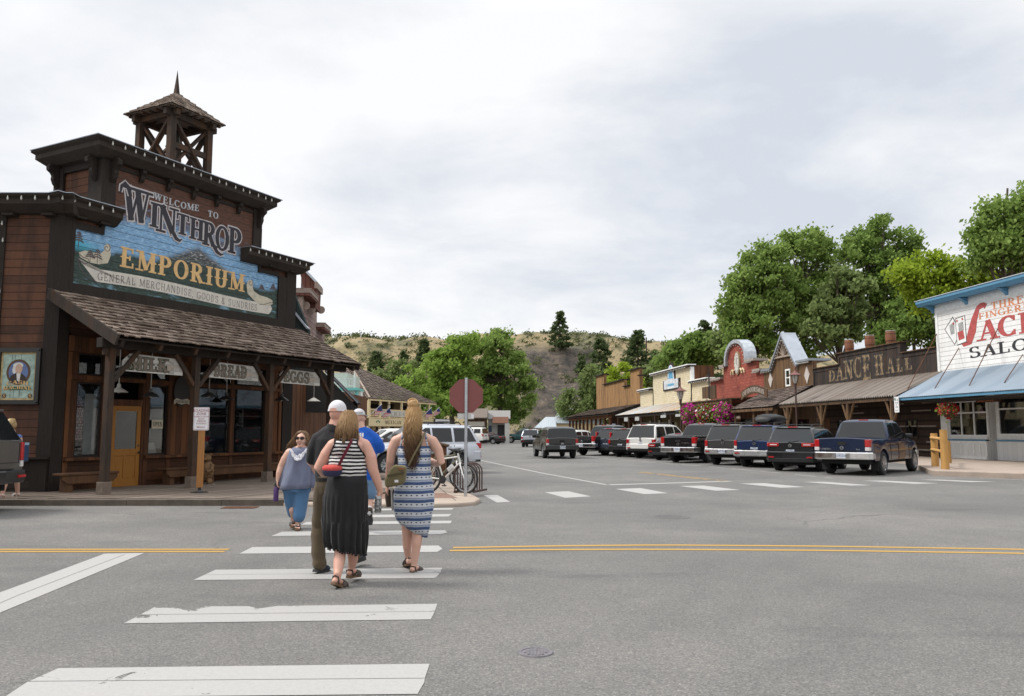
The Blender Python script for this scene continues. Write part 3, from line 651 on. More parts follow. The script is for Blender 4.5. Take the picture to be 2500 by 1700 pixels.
# centre trees over the road
tree('elm_tree',lobes(118,[(1100,892,58,50),(1132,850,38,34),(1085,950,50,50),(1130,960,75,55),(1145,826,20,14),(1075,870,24,22)]),foot(1100,118),F_LIGHT,17000,.26,'large rounded bright green elm left of the red octagonal sign',21,1.25,'trees at the end of the street',.45)
tree('elm_tree',lobes(122,[(1218,862,52,44),(1232,925,66,62),(1262,985,48,42),(1180,930,60,60),(1178,850,34,30),(1219,818,20,18),(1262,880,26,30)]),foot(1225,122),F_COT,18000,.26,'large green elm rising right of the red octagonal sign',22,1.25,'trees at the end of the street',.45)
tree('elm_tree',lobes(108,[(1010,940,45,45),(985,990,50,40),(1050,990,60,40)]),foot(1010,108),F_LIGHT,8000,.24,'smaller light green tree behind the shingled restaurant roof',23,1.1,'trees at the end of the street',.3)
tree('maple_tree',lobes(140,[(1520,915,38,26),(1495,930,30,18),(1545,925,24,24),(1550,960,26,30)]),foot(1522,140),F_LIME,4500,.26,'small bright yellow green tree behind the plank store front',24,1.0,None,.2)
tree('roadside_tree',lobes(150,[(1450,945,40,60),(1410,985,50,40),(1475,985,45,45)]),foot(1440,150),F_GREY,7000,.34,'grey green leafy tree left of the plank store front',25,1.4,None,.3)
def pine(px,Y,top,label,w=.24,seed=1,zoff=0.,mat=None,group='pines on the hill'):
    rr = random.Random(seed);p = atY(px,900,Y);zb = hh(p.x,Y)-.3 if Y > 180 else zoff;ht = atY(px,top,Y).z-zb
    t = thing('pine_tree',label,'tree',(p.x,Y,zb),0,group);cr = MB();tk = MB()
    tk.tube([(0,0,0),(rr.uniform(-.2,.2),0,ht*.5),(0,0,ht)],[ht*.02,ht*.013,.03],6)
    nl = int(ht*1.5)
    for k in range(nl):
        f = k/nl;z = ht*(.14+.86*f);rad = ht*w*(1-f)**.75*(.55+.6*rr.random())+.3
        for j in range(rr.randint(4,7)):
            a = rr.random()*2*PI;tip = Vector((math.cos(a)*rad,math.sin(a)*rad,z-rad*.12+rr.uniform(0,.5)))
            if j < 2: tk.tube([(0,0,z),tip*.9+Vector((0,0,z*.1))],[.06,.02],4)
            for q in range(24):
                s = .3+.7*math.sqrt(rr.random());c = Vector((tip.x*s,tip.y*s,z+(tip.z-z)*s))+Vector((rr.gauss(0,.3),rr.gauss(0,.3),rr.gauss(0,.22)))
                leaf(cr,c,.42,rr)
    cr.build('crown',mat or F_PINE,t);tk.build('trunk',BARK,t)
    return t
for a in ((1367,240,760,'lone dark pine standing high on the skyline above the scree slope',.3,31),(1035,215,828,'dark pine on the slope left of the bright elm',.26,32),(918,205,858,'small open pine on the slope above the shingled restaurant roof',.25,33),
          (1467,190,826,'tall pine above the low end of the plank store front',.3,34),(1558,200,808,'tall pine with a power pole beside it',.3,35),(1638,205,834,'dark pine right of the power pole above the yellow front',.2,36),
          (1722,190,784,'pine with ragged top left of the grove',.27,37),(1600,215,856,'short pine below the skyline near the yellow front',.26,38),(1675,212,822,'narrow pine between the utility pole and the ragged pine',.2,39),
          (1420,230,870,'small dark pine low on the scree slope',.28,40),(985,225,858,'small pine half hidden left of the darker slope pine',.28,41)):
    pine(*a)
tree('roadside_tree',lobes(160,[(1640,900,60,40),(1590,915,50,35)]),foot(1620,160),F_GREY,5000,.36,'grey green scrub tree between the pines and the yellow brick front',42,1.5,None,.25)
tree('elm_tree',lobes(175,[(945,935,50,35),(990,915,45,45)]),foot(960,175),F_GREY,5000,.38,'grey green tree behind the smaller light green tree',43,1.5,'trees at the end of the street',.3)
# scrub over the hillside: too many to count
sc = MB();rr = random.Random(9)
for k in range(850):
    X = rr.uniform(-75,85);Y = 190+rr.random()**.8*78
    if X > 3 and X < 24 and rr.random() < .3: continue
    z = hh(X,Y);s = rr.uniform(.5,1.7)*(.8 if Y > 250 else 1.)
    for q in range(int(26*s)):
        leaf(sc,Vector((X+rr.gauss(0,.5)*s*1.4,Y+rr.gauss(0,.5)*s,z+abs(rr.gauss(.25,.42))*s)),.36,rr)
tag(sc.build('hillside_scrub',foliage('scrub_leaves',(.03,.042,.02),(.085,.105,.045),(.17,.19,.09),.2)),kind='stuff')
for px,Y,top in ((1579,235,824),(1700,245,812)):
    p = atY(px,900,Y);zb = hh(p.x,Y)-.3;zt = atY(px,top,Y).z;mb = MB();mb.tube([(p.x,Y,zb),(p.x,Y,zt)],.2,6)
    mb.bar((p.x-1.1,Y,zt-(1.2 if px < 1600 else .2)),(p.x+1.1,Y,zt-(1.2 if px < 1600 else .2)),.2,.2)
    tag(mb.build('utility_pole',BARK),'power pole with a cross arm beside the tall pine' if px < 1600 else 'power pole on the skyline left of the ragged pine','utility pole','power poles on the hill')
# ================================================================== CORNER STORE (left)
E = Frame((-11.013,19.129),(.45,.893))
em = fthing(E,'corner_store','brown timber false front corner store with painted mural, shake porch roof and bell tower','store building')
def P(name,mb,mats,par=em,**k): return mb.build(name,mats,par,**k)
holes = [(.6,1.3,.92,2.78),(1.56,2.52,.05,2.87),(2.72,3.32,.92,2.8),(4.25,5.56,.88,2.84),(5.74,7.02,.86,2.88),(.6,1.3,2.95,3.5),(1.56,3.32,2.95,3.5),(4.25,7.02,2.95,3.5)]
mb = MB();mb.wall(.3,7.75,.87,3.9,0,.22,holes);P('front_wall',mb,W_PANEL)
mb = MB();mb.wall(.3,7.75,.0,.86,-.03,.2,[(1.5,2.58,-.1,2.)])
P('lower_panelling',mb,wood('lower_boards',(.105,.04,.016),(.04,.018,.01),.24,'h',.03,.3,stain=(.03,.018,.012),stainamt=.5))
mb = MB()
for u in (.36,1.42,2.62,3.36,4.2,5.6,7.08,7.66):
    mb.box(u-.06,u+.06,-.05,-.031,.02,.82)
    mb.box(u-.055,u+.055,-.04,-.002,.93,3.5)
mb.box(.3,1.5,-.14,-.001,.84,.91);mb.box(2.58,7.75,-.14,-.001,.84,.91)
mb.box(.3,7.75,-.05,-.002,2.83,2.93);mb.box(.3,7.75,-.06,-.002,3.52,3.9)
P('storefront_trim',mb,W_PANEL)
for h in holes[:1]+holes[2:]:
    f = MB();a,b,c,d = h
    for q in ((a,a+.045,c,d),(b-.045,b,c,d),(a+.045,b-.045,c,c+.045),(a+.045,b-.045,d-.045,d)): f.box(q[0],q[1],.03,.1,q[2],q[3])
    wf = P('window',f,W_DARK);MB().box(a+.045,b-.045,.06,.066,c+.045,d-.045).build('pane',GLASS,wf)
# room behind the glass
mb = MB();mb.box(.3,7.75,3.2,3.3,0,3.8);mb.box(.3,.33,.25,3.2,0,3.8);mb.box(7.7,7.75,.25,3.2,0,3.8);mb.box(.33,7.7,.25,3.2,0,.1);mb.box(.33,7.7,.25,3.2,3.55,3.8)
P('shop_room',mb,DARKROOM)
# corner posts, upper wall, parapets
for q in ((-.02,.27,-.05,.25,.12,6.95),(7.76,8.2,-.05,.3,.12,3.85),(7.78,8.22,-.06,.3,4.9,6.95)): P('corner_board',MB().box(*q),W_DARK)
mb = MB();mb.box(.27,7.78,.04,.3,3.9,6.6);mb.box(.27,1.02,.04,.3,6.6,7.0);mb.box(6.52,7.78,.04,.3,6.6,7.0)
mb.box(1.02,6.52,.04,1.9,6.62,8.9);P('upper_wall',mb,W_SIDING)
mb = MB();mb.box(.02,8.2,.31,9.,.1,6.7);P('rear_block',MB().box(.34,8.18,3.4,10,.0,6.6),W_SIDING)
mb = MB() # dark frame boards round the painting and on the upper block
for q in ((.2,.3,4.93,6.9),(7.4,7.8,4.93,6.62),(.3,7.4,4.93,5.2),(.3,.98,6.585,6.75),(.98,1.08,6.585,8.0),(6.5,6.58,6.585,8.0),(6.58,7.4,6.6,6.72)): mb.box(q[0],q[1],-.055,.04,q[2],q[3])
for q in ((.92,1.34,7.0,8.9),(6.22,6.58,7.0,8.9)): mb.box(q[0],q[1],-.05,.045,q[2],q[3])
mb.box(1.34,6.22,-.03,.042,8.42,8.52);mb.box(.93,.98,-.045,.5,7.2,8.9);mb.box(.93,.98,1.55,1.93,7.2,8.9);mb.box(.94,.98,.5,1.55,8.4,8.9)
P('trim_boards',mb,W_DARK)
BULBME = None
def bulb(parent,x,y,z,s=1.):
    global BULBME
    if BULBME is None: o = MB().ball((0,0,0),(.024,.024,.045),6,4).tube([(0,0,.03),(0,0,.07)],.012,5).build('light_bulb',BULB,parent);BULBME = o.data
    else: o = bpy.data.objects.new('light_bulb',BULBME);COL.objects.link(o);o.parent = parent
    o.location = (x,y,z);o.scale = (s,s,s)
def cornice(x0,x1,z,ends=(True,True),y1=.3,name='cornice'):
    mb = MB();q0,q1 = (.5 if ends[0] else 0),(.5 if ends[1] else 0)
    pr = [(0,z-.42),(-.12,z-.4),(-.34,z-.22),(-.34,z-.1),(-.42,z-.04),(-.42,z)]
    rings = []
    for k,(y,zz) in enumerate(pr):
        e0 = x0-(-y if ends[0] else 0);e1 = x1+(-y if ends[1] else 0)
        rings.append([(e0,y1-y if ends[0] else y1,zz),(e0,y,zz),(e1,y,zz),(e1,y1-y if ends[1] else y1,zz)])
    mb.loft(rings,0,smooth=False);o = P(name,mb,W_CORN)
    f = MB();y = -.46;a = x0-(.46 if ends[0] else 0);b = x1+(.46 if ends[1] else 0)
    f.box(a,b,y,y1+.4,z+.002,z+.022);f.build('flashing',TINR,o)
    n = int((x1-x0)/.3)
    for k in range(n+1):
        bulb(o,x0+(x1-x0)*k/n+(.02 if k % 3 else -.03),-.45,z-.13)
    return o
cornice(.92,6.58,9.0,y1=1.9);cornice(-.02,1.38,7.26,(True,False),.3);cornice(5.75,8.22,7.22,(False,True),.3)
def scroll(x,y,z,s=1.,ax='y'):
    mb = MB()
    pts = [(0,0),(-.2,0),(-.26,-.06),(-.25,-.15),(-.17,-.2),(-.13,-.26),(-.14,-.34),(-.1,-.44),(-.03,-.52),(0,-.54)]
    f = (lambda a,b,d: (x+d,y+a*s,z+b*s)) if ax == 'y' else (lambda a,b,d: (x+a*s,y+d,z+b*s))
    mb.prism(pts[::-1],f,-.06,.06);P('bracket',mb,W_DARK)
for u in (1.22,6.42): scroll(u,-.05,8.62,1.15)
scroll(.92,.2,8.62,1.15,'x');scroll(.92,1.75,8.62,1.15,'x')
for k in range(1,6): scroll(1.22+k*.87,-.03,8.58,.62)
for u in (.35,1.0,6.95,7.9): P('bracket',MB().box(u-.13,u+.13,-.2,.04,6.82,6.88),W_DARK)
# left wall along the main street (world axes)
lw = thing('main_street_wall',None,None,(0,0,0),-E.rot);lw.parent = em;del lw  # placed below as children in world axes
bpy.data.objects.remove(bpy.data.objects['main_street_wall'])
def PL(name,mb,mats,**k): return mb.build(name,mats,em,rotz=-E.rot,**k)
PL('side_wall',MB().box(-14,-.3,.0,.3,.93,6.95),W_SIDING)
for q in ((-.3,.05,-.045,.25,.95,6.95),(-1.6,-1.38,-.045,-.001,.95,6.95),(-.22,-.02,-.07,-.0,.13,.93),(-.42,-.225,-.06,-.0,.13,.93)): PL('corner_board',MB().box(*q),W_DARK)
PL('wainscot',MB().box(-14,-.0,-.04,.28,.1,.9),wood('dark_wainscot',(.035,.026,.021),(.02,.015,.013),.2,'h',.03,.3))
PL('sill_board',MB().box(-14,.02,-.16,-.0,.9,.945),W_DARK)
mb = MB();pr = [(0,-.42),(-.12,-.4),(-.34,-.22),(-.34,-.1),(-.42,-.04),(-.42,0)]
mb.loft([[(-14,y,7.26+z) for (y,z) in pr]+[(-14,.3,7.26),(-14,.3,6.84)],[(.24+(-y)*.5,y,7.26+z) for (y,z) in pr]+[(.24,.3,7.26),(.24,.3,6.84)]],0,smooth=False)
lc = PL('cornice',mb,W_CORN);MB().box(-14,.45,-.46,.4,7.262,7.282).build('flashing',TINR,lc)
for k in range(7): bulb(lc,.2-k*.33,-.45,7.13)
for k in range(9): bulb(lc,-1.45+.05*math.sin(k*2.),-.09,6.6-k*.42)
for u in (-1.25,-.28): PL('bracket',MB().box(u-.14,u+.14,-.24,-.0,6.78,6.84),W_DARK)
# ---------------- mural painted on the boards
m,g = newmat('mural_paint');v = g.obj();x,y,z = g.sep(v)
nb = g.noise(g.mapping(v,(1,1,2.2)),1.6,7,.68,.6);nf = g.noise(g.mapping(v,(1,1,4)),7,6,.7,.5);lo = g.noise(g.mapping(v,(1,1,.1)),1.1,4,.6)
skyc = g.ramp(nf,[(.3,(.09,.16,.26)),(.5,(.18,.36,.58)),(.7,(.42,.6,.76))])
hillz = g.math('ADD',g.math('ADD',5.98,g.math('MULTIPLY',g.math('SUBTRACT',lo,.5),.7)),g.math('MULTIPLY',nf,.3))
pk = g.math('SUBTRACT',6.88,g.math('MULTIPLY',g.math('ABSOLUTE',g.math('SUBTRACT',x,4.15)),.46))
hillz = g.math('MAXIMUM',hillz,g.math('ADD',pk,g.math('MULTIPLY',g.math('SUBTRACT',nf,.5),.8)))
grn = g.ramp(nf,[(.3,(.012,.022,.02)),(.55,(.035,.062,.05)),(.75,(.1,.15,.13))])
rock = g.ramp(nf,[(.38,(.02,.025,.03)),(.52,(.09,.095,.1)),(.62,(.42,.42,.42))])
mt = g.mix(g.mapr(g.math('SUBTRACT',z,6.25),0,.35),grn,rock)
river = g.math('MULTIPLY',g.mapr(nb,.55,.66),g.mapr(z,5.45,5.9,1.,0.))
mt = g.mix(g.math('MULTIPLY',river,.7),mt,(.22,.4,.52))
pic = g.mix(g.mapr(g.math('SUBTRACT',z,hillz),-.05,.08),mt,skyc)
lk = g.math('MULTIPLY',g.mapr(x,.3,1.1,1.,0.),g.mapr(g.math('ABSOLUTE',g.math('SUBTRACT',z,6.2)),.05,.2,1.,0.))
pic = g.mix(lk,pic,(.06,.42,.58))
bx = g.noise(g.mapping(v,(4,1,22)),1.4,5,.6);brown = g.mix(g.mapr(bx,.3,.7),(.04,.018,.012),(.13,.05,.026))
edge = g.math('ADD',z,g.math('MULTIPLY',g.math('SUBTRACT',nb,.5),1.5))
edge = g.math('ADD',edge,g.math('MULTIPLY',g.math('ABSOLUTE',g.math('SUBTRACT',x,3.2)),.1))
c = g.mix(g.mapr(edge,7.1,7.6),pic,brown)
fr = g.math('FRACT',g.math('DIVIDE',z,.205));ln = g.mapr(fr,.02,.07)
c = g.mix(ln,tuple([.015]*3),c)
wear = g.noise(g.mapping(v,(3,1,30)),2.2,5,.7);c = g.mix(g.mapr(wear,.6,.72,0,.5),c,(.05,.03,.022))
g.put(g.b.inputs['Base Color'],c);g.b.inputs['Roughness'].default_value = .75;g.put(g.b.inputs['Normal'],g.bump(ln,.5,.01))
mb = MB();mb.prism([(.3,5.2),(7.4,5.2),(7.4,6.6),(6.5,6.6),(6.5,8.42),(1.08,8.42),(1.08,6.585),(.3,6.585)],lambda a,b,d: (a,d,b),.0,.039)
mu = P('mural',mb,m)
L_BLACK = plain('sign_black',(.016,.014,.022),.6);L_OUT = plain('sign_pale_outline',(.5,.47,.48),.6);L_GOLD = plain('sign_gold',(.62,.40,.17),.55,var=.15);L_SCROLL = plain('scroll_cream',(.56,.53,.47),.7,var=.2,scale=3.);L_SHADE = plain('scroll_tan',(.5,.46,.36),.7,var=.2)
L_INK2 = plain('sign_grey_ink',(.09,.075,.075),.7)
mb = MB()
def warp(a,b,d,grow=1):  # letters of the arched place name get shorter in the middle and the name dips
    return (a,b,d)
names = [('W',1.62,2.45,7.16,8.05),('I',2.44,2.72,7.14,7.82),('N',2.68,3.36,7.06,7.82),('T',3.28,3.78,7.14,7.74),('H',3.78,4.3,7.1,7.72),('R',4.26,4.78,7.02,7.72),('O',4.74,5.26,6.98,7.72),('P',5.24,5.78,6.98,7.78)]
for gr,mi,dd in ((.05,1,.006),(0,0,.014)):
    for ch,u0,u1,z0,z1 in names:
        sx = (u1-u0)/GL[ch][0]
        glyph(mb,ch,lambda a,b,d,u0=u0,sx=sx,z0=z0,z1=z1: (u0+a*sx,-d,z0+b*(z1-z0)),mi,gr,dd,thick=1.15,bump=False)
    def fl(pts,w,k,mi=mi,dd=dd,gr=gr):
        vs = []
        for i,p in enumerate(pts):
            a,b = pts[max(0,i-1)],pts[min(len(pts)-1,i+1)];dx,dz = b[0]-a[0],b[1]-a[1];l = math.hypot(dx,dz);ww = w[i]/2+gr*.75
            vs += [(p[0]-dz/l*ww,-dd-.009-k*.0006,p[1]+dx/l*ww),(p[0]+dz/l*ww,-dd-.009-k*.0006,p[1]-dx/l*ww)]
        mb.add(vs,[(2*i,2*i+1,2*i+3,2*i+2) for i in range(len(pts)-1)],mi)
    fl([(1.5,7.84),(1.52,8.0),(1.62,8.1),(1.74,8.0),(1.8,7.8)],[.05,.09,.13,.14,.1],0)
    fl([(3.22,7.12),(3.32,6.98),(3.44,6.94),(3.52,7.0)],[.13,.12,.08,.03],1)
    fl([(4.68,7.06),(4.8,6.9),(4.95,6.84),(5.06,6.88)],[.14,.12,.08,.03],2)
mb.build('lettering',[L_BLACK,L_OUT],mu)
mb = MB();sx = 1.55/gwidth('WELCOME',.95,.1)
gtext(mb,'WELCOME',lambda a,b,d: (2.55+a*sx,-d,7.93+b*.19+.02*a*sx-.05*math.sin(PI*(a*sx)/1.55)),1,d0=.004,wide=.95,space=.1)
sx2 = .40/gwidth('TO',.95,.1);gtext(mb,'TO',lambda a,b,d: (4.42+a*sx2,-d,7.9+b*.19),1,d0=.004,wide=.95,space=.1)
mb.build('lettering',[L_BLACK,plain('sign_silver',(.42,.45,.48),.6)],mu)
mb = MB();sx = 4.35/gwidth('EMPORIUM',1,.12)
gtext(mb,'EMPORIUM',lambda a,b,d: (1.6+a*sx,-d,5.86+b*.54),0,d0=.006,space=.12,thick=1.1)
mb.build('lettering',[L_GOLD],mu)
# the painted ribbon scroll
mb = MB();F3 = lambda a,b,d: (a,-d,b)
def sw(u): return 5.33+.045*math.sin((u-.9)*.9)
top = [(u,sw(u)+.34+.0*u) for u in [.55+.4*k for k in range(17)]];bot = [(u,sw(u)+.01) for u in [.95+.38*k for k in range(17)]][::-1]
mb.prism([(.42,5.86),(.55,5.72)]+top[1:]+[(7.1,5.62),(7.18,5.5),(7.1,5.36)]+bot,F3,.002,.005,0)
mb.prism([(.42,5.98),(.5,5.88),(.75,5.8),(1.0,5.8),(1.25,5.88),(1.32,6.1),(1.3,6.36),(1.2,6.38),(1.12,6.3),(1.14,6.2),(1.05,6.1),(.85,6.07),(.6,6.08)],F3,.002,.006,1)
mb.prism([(6.05,6.1),(6.1,5.84),(6.35,5.68),(6.6,5.56),(7.0,5.56),(7.2,5.66),(7.18,5.78),(6.95,5.84),(6.6,5.86),(6.35,5.96),(6.3,6.1),(6.32,6.24),(6.22,6.3),(6.1,6.24)],F3,.002,.006,1)
def line(pts,w,d,mi=2):
    vs = []
    for i,p in enumerate(pts):
        a,b = pts[max(0,i-1)],pts[min(len(pts)-1,i+1)];dx,dz = b[0]-a[0],b[1]-a[1];l = math.hypot(dx,dz) or 1
        vs += [(p[0]-dz/l*w,-d,p[1]+dx/l*w),(p[0]+dz/l*w,-d,p[1]-dx/l*w)]
    mb.add(vs,[(2*i,2*i+1,2*i+3,2*i+2) for i in range(len(pts)-1)],mi)
for sc_,cu in ((1,(1.2,6.27)),(1,(6.2,6.2))): line([(cu[0]+math.cos(t*.5)*.012*t**.8,cu[1]+math.sin(t*.5)*.014*t**.8) for t in range(1,16)],.009,.0075)
line([(.42,5.86),(.5,5.78),(.62,5.74),(.74,5.8),(.7,5.88),(.55,5.9),(.42,5.98)],.012,.0075)
line([(6.62,5.57),(6.85,5.6),(7.05,5.68),(7.19,5.7)],.01,.0076)
line([(.42,5.86),(.5,5.6),(.7,5.42),(1.0,5.33)],.01,.0077)
for bx_,bz,hh_ in ((.95,5.78,.38),(.75,5.8,.3),(6.7,5.95,.25),(7.2,6.0,.3),(.42,6.1,.4)):
    line([(bx_,bz),(bx_,bz+hh_)],.008,.0078)
    for k in range(4): line([(bx_-.13+.025*k,bz+hh_*(.45+.16*k)),(bx_,bz+hh_*(.55+.16*k)),(bx_+.13-.025*k,bz+hh_*(.43+.16*k))],.018,.008+.0003*k)
tx = 'GENERAL MERCHANDISE, GOODS & SUNDRIES';sx = 5.55/gwidth(tx,.9,.1)
gtext(mb,tx,lambda a,b,d: (.98+a*sx,-d,sw(.98+a*sx)+.06+b*.2),3,d0=.009,wide=.9,space=.1,thick=.42,bump=False,step=.0002,serif=.3)
mb.build('ribbon_scroll',[L_SCROLL,L_SHADE,L_INK2,L_INK2],mu)
# ---------------- porch
mb = MB();shakes(mb,-.25,8.5,(-.02,4.93),(-2.55,3.68),12,.15,.03);pr = P('porch_roof',mb,SHAKE)
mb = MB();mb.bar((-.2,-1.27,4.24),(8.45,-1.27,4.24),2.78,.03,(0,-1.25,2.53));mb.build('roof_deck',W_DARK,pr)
f = MB();f.bar((-.26,0,4.86),(-.26,-2.55,3.6),.06,.26);f.bar((8.5,0,4.86),(8.5,-2.55,3.6),.06,.24);f.bar((.1,-.03,4.97),(8.4,-.03,4.97),.04,.05)
f.build('barge_board',W_POST,pr)
f = MB()
for k in range(9): f.bar((-.05+k*1.05,-.1,4.73),(-.05+k*1.05,-2.46,3.56),.09,.2)
f.build('rafter',W_POST,pr)
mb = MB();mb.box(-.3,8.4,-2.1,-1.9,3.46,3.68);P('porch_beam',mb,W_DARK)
for k,u in enumerate((0.,2.45,5.1,7.75)):
    mb = MB();mb.box(u-.078,u+.078,-2.078,-1.922,.3,3.46);mb.box(u-.19,u+.19,-2.05,-1.95,3.3,3.459) if k == 0 else None
    po = P('porch_post',mb,W_POST)
    MB().box(u-.115,u+.115,-2.115,-1.885,.1,.42).build('post_base',plain('grey_wood_block',(.15,.115,.09),.9,0,.25,8.,.3) if k == 0 else bpy.data.materials['grey_wood_block'],po,bevel=.012)
    b = MB()
    for sgn in (-1,1):
        if (k == 0 and sgn < 0) or (k == 3 and sgn > 0): continue
        b.bar((u+sgn*.08,-2.,2.72),(u+sgn*.7,-2.03,3.46),.1,.13,(0,-1,0))
    b.build('knee_brace',W_POST,po)
# door
d = MB();a,b = 1.6,2.48
for q in ((a,a+.12,.13,2.22),(b-.12,b,.13,2.22),(a+.12,b-.12,2.08,2.22),(a+.12,b-.12,.13,.34),(a+.12,b-.12,.92,1.1),(2.0,2.08,.34,.92)): d.box(q[0],q[1],.0,.05,q[2],q[3])
d.box(a+.12,2.0,.015,.035,.34,.92);d.box(2.08,b-.12,.015,.035,.34,.92)
do = P('door',d,W_ORANGE,bevel=.006);MB().box(a+.12,b-.12,.02,.026,1.1,2.08).build('pane',GLASS,do)
k = MB();k.ball((2.42,-.05,1.0),(.03,.035,.03));k.lathe([(0,-.008),(.03,-.008),(.03,.0)],(2.42,0,1.18),12,axis='y');k.build('handle',BLACKM,do)
mb = MB();mb.box(1.5,1.6,-.02,.15,.1,2.9);mb.box(2.48,2.58,-.02,.15,.1,2.9);mb.box(1.6,2.48,-.02,.15,2.22,2.38);mb.box(1.6,2.48,-.02,.3,.05,.13);P('door_frame',mb,W_PANEL)
# bell tower
uc,yc,a = 5.2,2.5,.72
bt = thing('bell_tower',None,None,(uc,yc,0));bt.parent = em
for (i,j) in ((-1,-1),(1,-1),(-1,1),(1,1)): MB().box(i*a-.1,i*a+.1,j*a-.1,j*a+.1,7.0,11.5).build('tower_post',W_POST,bt)
mb = MB()
for s in (-1,1):
    for (z0,z1) in ((9.35,10.3),):
        mb.bar((-a,s*a-s*.0,z1+1.05),(a,s*a,z0+.3),.08,.16,(0,1,0));mb.bar((-a,s*(a-.085),z0+.3),(a,s*(a-.085),z1+1.05),.08,.16,(0,1,0))
        mb.bar((s*a,-a,z1+1.05),(s*a,a,z0+.3),.08,.16,(1,0,0));mb.bar((s*(a-.085),-a,z0+.3),(s*(a-.085),a,z1+1.05),.08,.16,(1,0,0))
    mb.bar((-a,s*a,10.45),(a,s*a,10.45),.1,.18);mb.bar((s*a,-a,9.6),(s*a,a,9.6),.1,.16)
mb.build('cross_brace',W_POST,bt)
mb = MB()
for s in (-1,1): mb.box(-1.,1.,s*a-.07,s*a+.07,11.32,11.5);mb.box(s*a-.07,s*a+.07,-1.,1.,11.34,11.52)
for k in range(-3,4):
    for s in (-1,1): mb.box(k*.3-.04,k*.3+.04,s*.78-.24,s*.78+.24,11.5,11.62);mb.box(s*.78-.24,s*.78+.24,k*.3-.04,k*.3+.04,11.505,11.625)
mb.build('tower_beam',W_POST,bt)
mb = MB();q = 1.07;zt,zb = 12.5,11.58;rr = random.Random(4)
mb.add([(-q+.02,-q+.02,zb-.02),(q-.02,-q+.02,zb-.02),(q-.02,q-.02,zb-.02),(-q+.02,q-.02,zb-.02),(0,0,zt-.04)],[(0,1,4),(1,2,4),(2,3,4),(3,0,4),(3,2,1,0)])
for side in range(4):
    ca,sa = math.cos(side*PI/2),math.sin(side*PI/2)
    for r in range(8):
        t0,t1 = r/8-.03,(r+1)/8+rr.uniform(0,.03);w1 = q*t1;xx = -w1
        while xx < w1:
            wd = .14*(.6+.8*rr.random());xb = min(xx+wd,w1);lf = .035+rr.random()*.02
            Pt = lambda X,t,h: (X,-q*t,zt+(zb-zt)*t+h)
            s0 = max(t0,.02)/t1
            vs = [Pt(xx*s0,max(t0,.02),.004),Pt(xb*s0,max(t0,.02),.004),Pt(xb,t1,lf),Pt(xx,t1,lf),Pt(xb,t1,lf-.03),Pt(xx,t1,lf-.03)]
            mb.add([(p[0]*ca-p[1]*sa,p[0]*sa+p[1]*ca,p[2]) for p in vs],[(0,1,2,3),(3,2,4,5)]);xx += wd+.004
mb.build('tower_roof',SHAKE,bt)
mb = MB();mb.add([(-.07,-.07,12.45),(.07,-.07,12.45),(.07,.07,12.45),(-.07,.07,12.45),(.0,.0,13.28)],[(0,1,4),(1,2,4),(2,3,4),(3,0,4)]);mb.build('spire',W_POST,bt)
mb = MB();mb.lathe([(0,.42),(.1,.42),(.15,.34),(.17,.12),(.24,.0),(.27,-.05),(.25,-.05),(.0,.3)],(0,0,10.72),18);mb.tube([(0,0,11.1),(0,0,11.5)],.03);mb.build('bell',plain('bell_bronze',(.05,.045,.035),.5,.6),bt)
mb = MB();mb.box(-.9,.9,-.9,.9,8.6,8.75);mb.build('tower_deck',W_DARK,bt)

